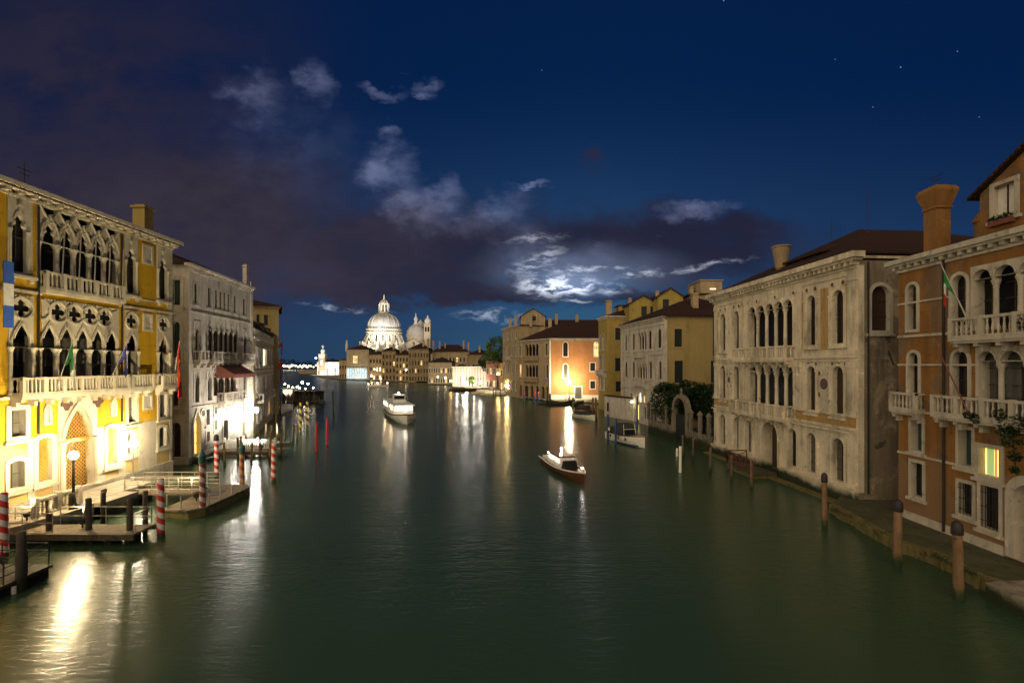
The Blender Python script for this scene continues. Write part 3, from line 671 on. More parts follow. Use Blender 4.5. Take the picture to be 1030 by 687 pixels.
ZA0, ZA1, ZAT = 14.95, 18.35, 19.45
for a in ((7, 32, 11, 26), (125, 138, 127, 136), (157.5, 169.5, 159.5, 167.5)): ogee_panel(*a, ZA0, ZA1, ZAT)
du = U_(32) - U_(7)
# five lights, attic
c5 = [48.5, 66, 82.5, 97.5, 111.5]; uc = [U_(x) for x in c5]; st = sum(uc[i + 1] - uc[i] for i in range(4)) / 4; mid_ = sum(uc) / 5
uc = [mid_ + st * (i - 2) for i in range(5)]; hw = st * .5; e0, e1 = uc[0] - hw - .16, uc[-1] + hw + .16
Z0, ZS, ZT = 15.25, 17.35, 19.45
lw = st * .66; holes = [outline('trefoil', c - lw / 2, c + lw / 2, ZS - .25, ZS + .95) for c in uc]
holes += [quatre((a + c) / 2, ZS + .95, .24, 16) for a, c in zip(uc, uc[1:])]
for c in uc:                                            # dark darts between the crossing ogees
    zt, zb, h = ZT - .2, ZS + 1.12, hw * .80
    holes.append([(c, zb), (c + .18 * h, zb + .28), (c + .5 * h, zb + .5), (c + h, zt - .25), (c + .85 * h, zt), (c - .85 * h, zt), (c - h, zt - .25), (c - .5 * h, zb + .5), (c - .18 * h, zb + .28)])
b = MB(); b.wall(fr, e0, e1, ZS - .262, ZT, holes, .05, .14); b.strip(fr, [(e0, ZS - .26), (e1, ZS - .26), (e1, ZT), (e0, ZT)], -.25, .05)
b.box(fr, e0 - .05, e1 + .05, .04, .16, ZT - .12, ZT + .06)
for c in uc:
    ii = outline('trefoil', c - lw / 2, c + lw / 2, Z0, ZS + .95)[2:]
    oo = [(c + (a - c) * 1.25, z + .06) for a, z in ii]
    for q in range(len(ii) - 1): b.face([fr.P(a, .11, z) for a, z in (ii[q], ii[q + 1], oo[q + 1], oo[q])], True)
    for s_ in (-1, 1):                                  # raised ogee ribs rising over the lights and crossing to the next bay
        pts = [(c + s_ * hw * f_, ZS + .1 + g_) for f_, g_ in ((.98, 0.), (.86, .5), (.62, .82), (.35, 1.03), (.12, 1.2), (0, 1.4))]
        for p0, p1 in zip(pts, pts[1:]): b.tube(fr.P(p0[0], .09, p0[1]), fr.P(p1[0], .09, p1[1]), .07, n=5)
        pts = [(c + s_ * hw * f_, ZS + .92 + g_) for f_, g_ in ((.2, .1), (.38, .42), (.7, .7), (1.0, 1.02))]
        for p0, p1 in zip(pts, pts[1:]): b.tube(fr.P(p0[0], .09, p0[1]), fr.P(p1[0], .09, p1[1]), .06, n=5)
lg = b.build('loggia', M['istria_w'], t); H_.append(outline('rect', e0 + .06, e1 - .06, Z0 - 1.1, ZT - .06))
for e_ in (e0, e1 - .2): q = MB(); q.box(fr, e_, e_ + .2, -.4, .05, Z0 - 1.1, ZS - .263); q.build('jamb', M['istria_w'], lg)
for i in range(6):
    q = MB(); column(q, fr, mid_ + st * (i - 2.5), -.06, Z0 - 1.04, ZS - .264, .17 if 0 < i < 5 else .13, 12); q.build('column', M['istria_w'], lg)
for c in uc:
    p = MB(); p.fill(fr, [outline('rect', c - hw, c + hw, Z0 - 1, ZT)], -.75); p.cur = 1; p.box(fr, c - .04, c + .04, -.73, -.68, Z0 - 1, ZS + .6); p.box(fr, c - hw, c + hw, -.73, -.682, Z0 + 1.5, Z0 + 1.57); p.build('pane', [M['glass'], M['wood']], lg)
for i in range(6):                                      # iron tie rods that hold the awning arms
    u = mid_ + st * (i - 2.5) + (.0 if i else .1)
    if i: q = MB(); q.tube(fr.P(u - .5, .75, 14.4), fr.P(u + .35, .16, ZS + .75), .035, n=5); q.build('awning_rod', M['istria_w'], lg)
balcony(t, fr, e0 + .05, e1 - .05, Z0 - 1.05 + .0, .55, 1.05, 'istria_w', .3, 5, False, .06, True)
# piano nobile: pointed lights under a row of roundels
def tracery(x0, x1, cs, z0, zs, zt, name, rnds, base=0.):
    u0, u1 = U_(x0), U_(x1); uc = cs; st = (uc[1] - uc[0]) if len(uc) > 1 else (u1 - u0) * .92; w = st * .74; r = .66; ap = 12.02
    zc = zt - .12 - r; holes = [outline('ogee', c - w / 2, c + w / 2, zs - .12, ap) for c in uc] + [quatre(c, zc, r * .80, 24) for c in rnds if u0 + r * .7 < c < u1 - r * .7]
    b = MB(); zl = zs - .12; b.wall(fr, u0, u1, zl - .012, zt, holes, .05, .10); b.strip(fr, [(u0, zl), (u1, zl), (u1, zt), (u0, zt)], -.25, .05)
    for a0_, a1_ in ((u0, uc[0] - st / 2), (uc[-1] + st / 2, u1)): b.box(fr, a0_, a1_, -.5, .05, z0, zl)
    for c in rnds:
        if u0 + r * .7 < c < u1 - r * .7: b.ring(fr, circ(c, zc, r * 1.06, 20), circ(c, zc, r * .88, 20), .04, .14)
        else:
            s_ = 1 if c < (u0 + u1) / 2 else -1; o, i = [(c + s_ * r * 1.04 * math.cos(a), zc + r * 1.04 * math.sin(a)) for a in [R(-90 + 18 * k) for k in range(11)]], [(c + s_ * r * .8 * math.cos(a), zc + r * .8 * math.sin(a)) for a in [R(-90 + 18 * k) for k in range(11)]]
            for q in range(10): b.face([fr.P(p[0], .13, p[1]) for p in (i[q], o[q], o[q + 1], i[q + 1])], s_ < 0)
    for c in uc:
        for f_, tk in ((1., .075), (1.32, .05)):
            ii = outline('ogee', c - w / 2 * f_, c + w / 2 * f_, z0, ap + (f_ - 1) * .5)[2:]
            for p0, p1 in zip(ii, ii[1:]): b.tube(fr.P(p0[0], .08, p0[1]), fr.P(p1[0], .08, p1[1]), tk, n=5)
    k = int((u1 - u0) / .22)
    for i in range(k): b.box(fr, u0 + .05 + i * (u1 - u0 - .1) / k, u0 + .05 + (i + .55) * (u1 - u0 - .1) / k, .05, .12, zt - .11, zt - .02)
    lg = b.build(name, M['istria_w'], t); H_.append(outline('rect', u0 + .06, u1 - .06, z0, zt - .06))
    edges = [uc[0] - st / 2] + [(a + c) / 2 for a, c in zip(uc, uc[1:])] + [uc[-1] + st / 2]
    for e in edges: q = MB(); column(q, fr, e, -.06 if len(uc) > 1 else .1, z0, zs - .12, .17 if len(uc) > 1 else .10, 12); q.build('column', M['istria_w'], lg)
    for c in uc: p = MB(); p.fill(fr, [outline('rect', c - st / 2, c + st / 2, z0, ap)], -.9 if len(uc) > 1 else -.5); p.cur = 1; p.box(fr, c - .04, c + .04, -.53, -.48, z0, zs + .3); p.box(fr, c - st / 2, c + st / 2, -.53, -.482, z0 + 1.7, z0 + 1.78); p.build('pane', [M['glass2'] if len(uc) > 1 and c != uc[1] else M['glass'], M['wood']], lg)
    p = MB(); p.fill(fr, [outline('rect', u0 + .05, u1 - .05, ap + .01, zt)], -.10); p.build('pane', M['glass'], lg)
ZB = 7.75
cols = [56, 73.5, 90, 105]; ucl = [U_(x) for x in cols]; st2 = st
tracery(41.5, 119, uc, ZB, 10.65, 13.62, 'loggia', [mid_ + st * (i - 2.5) for i in range(6)])
for x0, x1 in ((8, 33), (125, 138.5), (157.5, 170)): c = (U_(x0) + U_(x1)) / 2; tracery(x0, x1, [c], ZB, 10.65, 13.62, 'window', [c])
balcony(t, fr, U_(8), U_(119), ZB, .85, 1.0, 'istria_w', .24, 6, True, .075, True)
balcony(t, fr, U_(123), U_(147), ZB, .7, 1.0, 'istria_w', .24, 1, True, .075, True); balcony(t, fr, U_(155.5), U_(172), ZB, .7, 1.0, 'istria_w', .24, 1, True, .075, True)
# small square panels, mezzanine and ground floor
for x0, x1, y0, y1 in ((142.5, 153.5, 247, 266), (143, 153, 316, 333), (143, 153, 397, 412)):
    u0, u1, z0, z1 = U_(x0) + .2, U_(x1) - .2, zat(148, y1) + .15, zat(148, y0) - .15
    b = MB(); b.ring(fr, outline('rect', u0 - .18, u1 + .18, z0 - .18, z1 + .18), outline('rect', u0, u1, z0, z1), -.02, .1); b.cur = 1; b.fill(fr, [outline('rect', u0, u1, z0, z1)], .02); b.build('relief_panel', [M['istria_w'], M['grey2']], t)
zz = lambda x, y: zat(x, y)
window(t, H_, fr, 'rect', U_(10.5), U_(25), 5.3, 6.85, .28, .08, .35, 'istria_w', 'glass2', .1, (1, 1))
for x0, x1 in ((128.5, 136.5), (160, 167)): window(t, H_, fr, 'rect', U_(x0), U_(x1), 5.15, 7.05, .22, .08, .35, 'istria_w', 'glass2', .1, (1, 1))
for x0, x1, z0, z1 in ((9, 24, 2.3, 3.9), (127.5, 135, 2.75, 4.35), (159.5, 166.5, 2.75, 4.35)): window(t, H_, fr, 'seg', U_(x0), U_(x1), z0, z1, .24, .07, .35, 'istria_w', 'glass2', .1, (1, 1))
for x0, x1 in ((37.5, 51.5), (107.5, 117)):             # gilded grille windows either side of the portal
    window(t, H_, fr, 'seg', U_(x0), U_(x1), 2.3, 5.0, .26, .08, .3, 'istria_w', 'gold_grille', .1, (0, 0))
    b = MB(); u0, u1 = U_(x0), U_(x1)
    for i in range(-12, 14):
        for s_ in (-1, 1):
            a0 = u0 + i * .24; pts = []
            for k in range(13): uu = a0 + s_ * k * .22; pts.append((uu, 2.3 + k * .22))
            pts = [p for p in pts if u0 <= p[0] <= u1]
            if len(pts) > 1: b.tube(fr.P(pts[0][0], -.14, pts[0][1]), fr.P(pts[-1][0], -.14, pts[-1][1]), .026, n=4)
    b.build('grille', M['gold_grille'], t)
for x0, x1 in ((43, 51), (110.5, 116.5)):               # little white niches
    u0, u1 = U_(x0), U_(x1); b = MB(); o = outline('ogee', u0, u1, 5.75, 7.2); i = outline('ogee', u0 + .16, u1 - .16, 5.92, 6.95); b.ring(fr, o, i, -.02, .12); b.cur = 1; b.fill(fr, [i], .03); b.build('niche', [M['istria_w'], M['grey2']], t)
# portal
pu0, pu1 = U_(63), U_(92.5); pm = (pu0 + pu1) / 2; pw = pu1 - pu0; PZ0, PZS = 1.25, 4.55
H_.append(outline('rect', pm - pw * .62, pm + pw * .62, PZ0, 7.35)); b = MB()
hole = [(pu0, PZ0), (pu1, PZ0)] + [(pm + s_ * pw / 2 * (1 - (k / 7) ** 1.8), PZS + 2.35 * k / 7) for s_, ks in ((1, range(8)), (-1, range(6, -1, -1))) for k in ks]
b.wall(fr, pm - pw * .66, pm + pw * .66, PZ0 - .2, 7.52, [hole], .07, .5); b.strip(fr, outline('rect', pm - pw * .66, pm + pw * .66, PZ0 - .2, 7.52), -.1, .07)
ii = hole[2:]; oo = [(pm + (a - pm) * 1.17, z + .28) for a, z in ii]
for q in range(len(ii) - 1): b.face([fr.P(a, .2, z) for a, z in (ii[q], ii[q + 1], oo[q + 1], oo[q])], True); b.face([fr.P(oo[q][0], .2, oo[q][1]), fr.P(oo[q + 1][0], .2, oo[q + 1][1]), fr.P(oo[q + 1][0], .07, oo[q + 1][1]), fr.P(oo[q][0], .07, oo[q][1])], True)
for e in (pu0 - .15, pu1 + .15): column(b, fr, e, .16, PZ0, PZS, .16, 10)
pt = b.build('portal', M['istria_w'], t)
b = MB(); b.fill(fr, [hole], -.45); b.build('door', M['glass2'], pt)
b = MB()
b.box(fr, pu0, pu1, -.3, -.16, PZS - .18, PZS + .08)
for i in range(-24, 28):
    for s_ in (-1, 1):
        pts = []
        for k in range(30):
            uu, z = pu0 + i * .26 + s_ * k * .24, PZ0 + k * .24; hwid = pw / 2 * (1 - max(0, (z - PZS) / 2.35) ** 1.8) if z < PZS + 2.3 else 0
            if abs(uu - pm) < hwid: pts.append((uu, z))
        if len(pts) > 1: b.tube(fr.P(pts[0][0], -.22 + .02 * s_, pts[0][1]), fr.P(pts[-1][0], -.22 + .02 * s_, pts[-1][1]), .034, n=4)
b.build('grille', M['gold_grille'], pt)
for x in (65.5, 97):                                    # red marble quatrefoils over the portal
    b = MB(); o = quatre(U_(x), 6.95, .42, 20); b.fill(fr, [o], .16); b.strip(fr, o, .0, .16); b.build('quatrefoil', M['disc'], t)
# dressings: plinth, ground-floor ashlar, bands, quoins, cornice
b = MB(); band(b, fr, 0, fr.L, 1.15, .22, .14); b.box(fr, 0, fr.L, -.1, .10, -1, 1.15); b.build('plinth', M['istria'], t)
b = MB()
for u0, u1 in ((U_(27.5), U_(35)), (U_(53), pm - pw * .67), (pm + pw * .67, U_(106)), (U_(118.5), U_(126.2))): b.box(fr, u0, u1, -.05, .025, 1.37, 5.1)
b.box(fr, U_(139), U_(157.5), -.05, .022, 1.37, 5.0); b.parts('ashlar_pier', M['istria_w'], t)
b = MB(); band(b, fr, 0, U_(7.5), ZB - .26, .16, .14); band(b, fr, U_(119.5), U_(122.5), ZB - .26, .16, .14); band(b, fr, U_(147.2), U_(155), ZB - .26, .16, .14)
band(b, fr, 0, U_(41), 13.78, .16, .12); band(b, fr, U_(119.5), fr.L, 13.78, .16, .12); band(b, fr, U_(139), U_(157), 14.55, .09, .07); b.parts('stringcourse', M['istria'], t)
b = MB()
for i in range(24): b.box(fr, fr.L - (.55 if i % 2 else .32), fr.L + .02, -.3, .03, 1.4 + i * .75, 1.4 + i * .75 + (.72 if i % 2 else .7))
b.build('quoins', M['istria_w'], t)
for x in (37.3, 121.5): b = MB(); u = U_(x); b.tube(fr.P(u, .1, 5.3), fr.P(u, .1, ZTOP - .6), .06, n=8); b.build('drainpipe', M['iron'], t)
cornice(t, fr, 0, fr.L, ZTOP - .3, .6, .66, 'istria_w', .8)
shell(t, fr, 14, -1, ZTOP, 'yellow', H_)
roof(t, fr, 14, ZTOP + .1, 1.2, .55)
chimney(t, -31.0, 40.6, ZTOP, 22.8, 1.0, 'ysoft2')
b = MB(); a = (-32., 31.7, 20); b.tube(a, (a[0], a[1], 22.8), .03); b.tube((a[0], a[1] - .5, 22.3), (a[0], a[1] + .5, 22.3), .02); b.tube((a[0], a[1] - .35, 22.0), (a[0], a[1] + .35, 22.0), .02); b.build('aerial', M['iron'], t)
# flags and banner on the yellow palace
uA = U_(57)
flag('flag', 'limp green white and red flag on a slanting staff over the yellow palace loggia', fr.P(12.9, .8, 8.0), fr.P(13.05, 1.7, 11.0), (.45, 1.), ['flag_g', 'flag_g', 'flag_w'], 2.7, wid=.9)
uA = U_(117)
flag('flag', 'limp blue flag on a slanting staff over the yellow palace loggia', fr.P(16.7, .8, 8.0), fr.P(17.1, 1.8, 11.0), (.5, 1.), ['flag_b', 'flag_b'], 2.2, wid=1.)
uA = fr.L - .2
flag('flag', 'long red flag hanging down the far corner of the yellow palace', fr.P(23.7, .6, 9.0), fr.P(23.4, 1.2, 11.5), (.5, 1.), ['flag_r', 'flag_o', 'flag_r'], 4.6, wid=1.3)
b = MB()
uA = U_(-6); uB = U_(4.5)
for i, m in enumerate((0, 1, 0)): b.cur = m; b.box(fr, uA, uB, .5, .54, 11.6 + i * 1.25, 11.6 + i * 1.25 + 1.249)
o = b.single('banner', [M['flag_ba'], M['flag_w']], fr.P((uA + uB) / 2, .5, 11.6)); tag(o, 'blue banner with a pale stripe hanging at the near end of the yellow palace', 'banner')
# ------------------------------------------------------------------ terrace, landing, gangway and floating platform of the yellow palace
land('left_bank', [(-95, 10), (-29.6, 10), (-29.6, 40.6), (-44, 40.6), (-95, 40.6)], .7)
ZQ = 1.0
b = MB(); b.prism([(-29.2, 14), (-26.3, 14), (-26.3, 24.6), (-25.6, 27.8), (-25.6, 29.6), (-26.2, 30), (-26.2, 35.2), (-29.2, 36.2)], -1.5, ZQ); kind(b.build('terrace', M['quay']), 'structure')
t = thing('railing', 'thin metal railing along the edge of the stone terrace, left of the portal', 'railing', (-26.4, 21, ZQ))
b = MB(); railing(b, [(-26.42, 16), (-26.42, 26.6)], ZQ, .95, 1.5, 2, .022); b.build('handrail', M['rail'], t)
t = thing('balustrade', 'short stone balustrade in front of the floodlit portal', 'balustrade', (-26.6, 28.4, ZQ))
fb = Fr((-26.55, 26.9), (-26.55, 29.6)); b = MB(); b.box(fb, 0, fb.L, -.1, .1, ZQ + .85, ZQ + 1.0); b.box(fb, 0, fb.L, -.1, .1, ZQ + .002, ZQ + .12)
for e in (0, fb.L / 2, fb.L): b.box(fb, e - .12, e + .12, -.13, .13, ZQ + .001, ZQ + 1.1)
b.build('rail', M['istria_w'], t); b = MB()
for i in range(11): balus(b, fb, .12 + (i + .3) * .235, 0, ZQ + .12, .73, .07)
b.build('balusters', M['istria_w'], t)
b = MB(); 
for i in range(4): b.bx(-26.29, -25.2 - i * .28, 29.9, 32.6, -1, .98 - i * .22) if i < 3 else None
o = b.single('landing_steps', M['quay'], (-25.8, 31, 0)); tag(o, 'worn stone water steps beside the balustrade of the portal', 'steps')
t = thing('gangway', 'railed gangway between the terrace and the paved floating platform', 'gangway', (-24.2, 33.8, .8))
b = MB(); b.bx(-26.6, -21.8, 33.0, 34.8, .62, .74); b.build('deck', M['plank'], t)
for yy_ in (33.06, 34.74): b = MB(); railing(b, [(-26.5, yy_), (-21.0, yy_)], .74, 1.05, .95, 4, .026); b.build('handrail', M['rail'], t)
t = thing('floating_platform', 'low paved floating platform with short stanchions behind the striped pole with teal cap', 'platform', (-20.6, 32.7, 0))
pp = [(-21.9, 30.2), (-20.0, 29.75), (-19.35, 30.4), (-19.3, 35.5), (-19.9, 36.4), (-21.9, 36.3)]
b = MB(); b.prism(pp, .38, .5); b.build('deck', M['plank'], t); b = MB(); b.prism([(x * .995 - .03, y) for x, y in pp], -.6, .379); b.build('hull', M['moss'], t)
b = MB(); b.prism([(-21.95, 30.15), (-20.0, 29.68), (-19.28, 30.38), (-19.23, 35.5), (-19.38, 35.5), (-19.42, 30.45), (-20.05, 29.85), (-21.95, 30.3)], .4, .56); b.build('kerb', M['quay'], t)
for i, (x, y) in enumerate([(-19.36, 30.9), (-19.36, 32.1), (-19.36, 33.4), (-19.36, 34.7), (-20.6, 30.05), (-21.7, 30.4)]): b = MB(); b.tube((x, y, .5), (x, y, 1.35), .045, n=8); b.build('stanchion', M['rail'], t)
b = MB(); b.prism([(-21.0, 33.0), (-20.2, 33.4), (-20.5, 34.6), (-21.5, 34.1)], .52, .55); b.build('hatch', M['iron'], t)
t = thing('jetty', 'narrow plank jetty on grey piles across the water before the yellow palace', 'jetty', (-23.4, 26, 0))
b = MB(); b.bx(-27.6, -19.75, 25.35, 26.75, .56, .68); b.build('deck', M['plank'], t); b = MB(); b.bx(-27.6, -19.75, 25.2, 25.345, .34, .66); b.bx(-27.6, -19.75, 26.75, 26.9, .4, .62); b.build('beam', M['plank_d'], t)
for x in (-26.6, -24.4, -23.4, -22.4, -21.4, -20.4): b = MB(); b.bx(x - .14, x + .14, 25.6, 26.4, -1, .56); b.build('pile', M['pole_d'], t)
b = MB(); railing(b, [(-27.4, 26.66), (-19.9, 26.66), (-19.9, 25.5)], .68, 1.0, 1.35, 2, .022); railing(b, [(-27.4, 25.46), (-24.2, 25.46)], .68, 1.0, 1.35, 2, .022); b.build('handrail', M['rail'], t)
t = thing('gangway', 'sloping plank gangway from the stone terrace down to the narrow jetty', 'gangway', (-26.5, 26.9, .8))
b = MB(); b.hexa([(-27.8, 26.95, .57), (-26.2, 26.95, .57), (-26.2, 29.4, .9), (-27.8, 29.4, .9), (-27.8, 26.95, .7), (-26.2, 26.95, .7), (-26.2, 29.4, 1.04), (-27.8, 29.4, 1.04)]); b.build('deck', M['plank_d'], t)
t = thing('jetty', 'dark floating jetty with a railing at the bottom left corner', 'jetty', (-23, 20.6, 0))
b = MB(); b.bx(-28, -20.7, 18.6, 21.8, .38, .52); b.build('deck', M['plank_d'], t); b = MB(); b.bx(-28, -20.8, 18.75, 21.7, -.5, .379); b.build('hull', M['pole_d'], t)
for y in (19.2, 20.1): b = MB(); b.tube((-20.72, y, -.3), (-20.72, y, .3), .09, n=8); b.build('fender', M['whitep'], t)
b = MB(); railing(b, [(-25, 21.7), (-20.8, 21.7), (-20.8, 18.8)], .52, 1.0, 1.05, 3, .022); b.build('handrail', M['iron'], t)
# lamps of the yellow palace, and added floodlights
x, y = -26.9, 28.2
street_lamp('street_lamp', -26.0, 28.65, ZQ, 4.15, .23, L_WARM, 1250, 'dark street lamp shining before the portal of the yellow palace', post='iron', pr=.075)
street_lamp('street_lamp', -27.6, 35.2, ZQ, 3.75, .27, (1., .84, .55), 620, 'globe street lamp near the far end of the yellow palace', post='rail', pr=.05)
for loc_, tg_, e_, lab in (((-23.3, 26.2, .68), (XL, 26.8, 12.5), 4200, 'small floodlight on the middle of the plank jetty aimed at the yellow palace'), ((-20.9, 32.0, .5), (XL, 35, 13.5), 5600, 'small floodlight on the paved floating platform aimed at the yellow palace'),
        ((-26.5, 26.4, ZQ), (XL, 27.0, 6.5), 900, 'small floodlight on the terrace left of the portal lamp'), ((-26.5, 31.4, ZQ), (XL, 31.6, 6.5), 900, 'small floodlight on the terrace right of the portal lamp')):
    added_uplight(lab, loc_, tg_, e_, 95 if e_ > 2000 else 120, (1., .82, .48))
wall_lamp(Fr((XL, 41.2), (XL - 8, 41.2)), .6, 3.6, .14, L_WARM, 60, 'small lantern on the far flank of the yellow palace')
# ------------------------------------------------------------------ grey gothic palace with a red awning, beyond the side canal
A, B = (-31.0, 46.2), (-32.8, 60.9)
fr = Fr(A, B); U_ = fr.U
def zat(x, y): return fr.px(x, y)[1]
t = thing('palace', 'grey stone Gothic palace with a red awning over its balcony, second on the left bank', 'palace', (-37, 53, 0)); H_ = []; HL = []
for x0, x1 in ((195, 198.3), (208.7, 211.6), (216, 218.6), (220.4, 222.8), (224.5, 226.8), (228.6, 230.8), (234.8, 237.3), (244, 246.6)): window(t, H_, fr, 'rect', U_(x0) + .05, U_(x1) - .05, 15.55, 17.5, .14, .03, .08, 'grey2', 'glass', .08, (1, 2))
def tri(xs, z0, z1, k='ogee', **kw): return loggia(t, H_, fr, k, [(U_(a), U_(c)) for a, c in xs], z0, z1, **kw)
kw = dict(fm='grey2', depth=.2, rad=.10)
tri([(209, 213.2), (216.4, 219.8), (221.3, 224.6), (226.2, 229.4), (231, 234.2), (236.2, 239.6)], 10.6, 14.0, head=.7, **kw)
tri([(196, 200.6)], 10.6, 13.6, cols=False, edge=.3, **kw); tri([(245, 248.6)], 10.6, 13.6, cols=False, edge=.3, **kw)
tri([(214.5, 219), (221, 225), (227, 231), (233, 236.5)], 6.2, 9.2, 'ogee', **kw)
for x0, x1 in ((196, 200), (208.5, 212.5), (244.5, 248)): tri([(x0, x1)], 5.8, 8.7, cols=False, edge=.28, **kw)
balcony(t, fr, U_(194), U_(203), 9.9, .7, 1.0, 'grey2', .3, 2); balcony(t, fr, U_(207), U_(250.5), 9.9, .8, 1.0, 'grey2', .3, 6); balcony(t, fr, U_(218), U_(239), 5.5, .9, 1.0, 'grey2', .3, 3)
b = MB()
ua, ub = U_(216.5), U_(240); b.face([fr.P(ua, .1, 9.6), fr.P(ub, .1, 9.6), fr.P(ub, 1.9, 8.5), fr.P(ua, 1.9, 8.5)], True)
b.face([fr.P(ua, 1.9, 8.5), fr.P(ub, 1.9, 8.5), fr.P(ub, 1.9, 8.1), fr.P(ua, 1.9, 8.1)], True); b.face([fr.P(ua, .1, 9.6), fr.P(ua, 1.9, 8.5), fr.P(ua, 1.9, 8.1), fr.P(ua, .1, 8.1)]); b.build('awning', M['awning'], t)
w = window(t, H_, fr, 'ogee', U_(194.5), U_(201.5), .6, 4.9, .3, .1, .4, 'istria_w', 'room_y', 0, (1, 3), 'iron', 'pointed water door lit yellow from inside', 0)
for x0, x1, z0, z1 in ((207, 210.5, 3.3, 4.9), (207.5, 210.5, 1.6, 2.6), (215.5, 218, 4.3, 5.0), (215.5, 218.2, 2.6, 3.6), (224.5, 229, .9, 3.4), (236, 238.5, 3.2, 5.0), (243, 246, 3.6, 5.3), (243.5, 246.2, .9, 2.6)): window(t, H_, fr, 'rect', U_(x0), U_(x1), z0, z1, .18, .06, .3, 'istria_w', 'glass', .08, (1, 1))
for x, z in ((203.5, 4.6), (227, 4.7)): b = MB(); c = circ(U_(x), z, .4, 16); b.ring(fr, circ(U_(x), z, .5, 16), circ(U_(x), z, .34, 16), 0, .1); b.cur = 1; b.fill(fr, [circ(U_(x), z, .34, 16)], .03); b.build('roundel', [M['istria_w'], M['disc_g']], t)
rt, lf = sides(fr, 12); UL = lf.U
for x0, x1, z0, z1 in ((174, 181.5, 15.2, 17.6), (174, 181, 10.2, 13.0)): window(t, HL, lf, 'rect' if z0 > 15 else 'arch', UL(x0), UL(x1), z0, z1 + (.6 if z0 < 15 else 0), .3, .06, .3, 'grey2', 'shutter_t', .1, (1, 0))
window(t, HL, lf, 'arch', UL(173.5), UL(179.5), 5.6, 8.6, .2, .06, .3, 'grey2', 'glass', .1, (1, 2)); window(t, HL, lf, 'arch', UL(173), UL(182), .3, 4.0, .35, .06, .5, 'grey', 'glass', 0, (1, 0), fz0=0)
b = MB(); 
for f_, L in ((fr, fr.L), (lf, 12)):
    for z in (5.25, 9.4, 14.6): band(b, f_, -.05, L + .05, z, .16, .11)
    b.box(f_, -.05, L + .05, -.1, .12, -1, .75)
b.box(fr, 0, .45, .0, .1, .76, 18.6); b.box(fr, fr.L - .55, fr.L + .02, .0, .14, .76, 19.9); b.build('stringcourse', M['grey2'], t)
cornice(t, fr, 0, fr.L - .6, 18.7, .5, .55, 'grey2', .6); shell(t, fr, 12, -1, 19.1, 'grey', H_, (), HL)
roof(t, fr, 12, 19.2, 2.3, .4)
g = Fr(fr.P(2.2, -1.6, 0)[:2], fr.P(fr.L - .4, -1.6, 0)[:2])
b = MB(); b.wall(g, 0, g.L, 19.1, 19.5); s1, s2 = sides(g, 6); b.wall(s1, 0, 6, 19.1, 19.5); b.wall(s2, 0, 6, 19.1, 19.5); b.build('attic', M['grey2'], t); roof(t, g, 6, 19.5, 1.9, .4, hip=2)
chimney(t, *fr.P(fr.L - .3, -.6, 0)[:2], 19, 22.0, .5, 'grey2')
# steps at the water door
b = MB(); a = fr.P(U_(198), .7, 0); b.box(fr, U_(192), U_(205), .13, 1.5, -1, .35); b.box(fr, U_(193), U_(204), .13, .9, .351, .6); o = b.single('landing_steps', M['quay'], (a[0], a[1], 0)); tag(o, 'stone steps at the yellow lit water door of the grey Gothic palace', 'steps')
# white railed pier, its lamps and added floodlights
t = thing('pier', 'pier with white balustrade beside the grey Gothic palace', 'pier', (-27, 51, 0))
b = MB(); b.bx(-31, -23.9, 49.8, 51.6, .45, .6); b.build('deck', M['plank'], t); b = MB(); b.bx(-31.2, -23.9, 49.65, 49.795, .2, .5); b.build('beam', M['plank_d'], t)
for x in (-30, -28.4, -26.8, -25.3, -24.2): b = MB(); b.tube((x, 50.2, -1), (x, 50.2, .45), .13, n=8); b.build('pile', M['pole_d'], t)
fp = Fr((-30.6, 51.4), (-25.2, 51.4)); b = MB(); b.box(fp, 0, fp.L, -.06, .06, 1.45, 1.56); b.box(fp, 0, fp.L, -.05, .05, .602, .72)
for i in range(27): b.box(fp, .02 + i * .2, .11 + i * .2, -.04, .04, .7, 1.46)
for i in range(4): b.box(fp, i * fp.L / 3 - .09, i * fp.L / 3 + .09, -.09, .09, .601, 1.75)
b.build('balustrade', M['whitep'], t)
b = MB(); b.prism([(-31.2, 55.5), (-26, 56.5), (-26.5, 58), (-31.8, 57.6)], -.5, .4); o = b.single('floating_platform', M['plank_d'], (-29, 56.8, 0)); tag(o, 'dark floating raft moored behind the white railed pier', 'platform')
u = U_(247.5); wall_lamp(fr, fr.L - 1.0, 3.9, .24, (1., .93, .82), 1100, 'dazzling white floodlight at the far corner of the grey Gothic palace', .9)
added_uplight('small floodlight on the white railed pier aimed at the grey palace', (-26.2, 50.6, .6), (-32.2, 53.5, 10), 5200, 120, (1., .90, .78))
added_uplight('small floodlight on the dark raft aimed at the grey palace', (-27.6, 57.3, .4), (-32.6, 58.5, 8), 3000, 120, (1., .92, .82))
wall_lamp(fr, U_(232), 3.7, .2, (1., .93, .82), 750, 'white wall lamp below the balcony of the grey Gothic palace', .8)
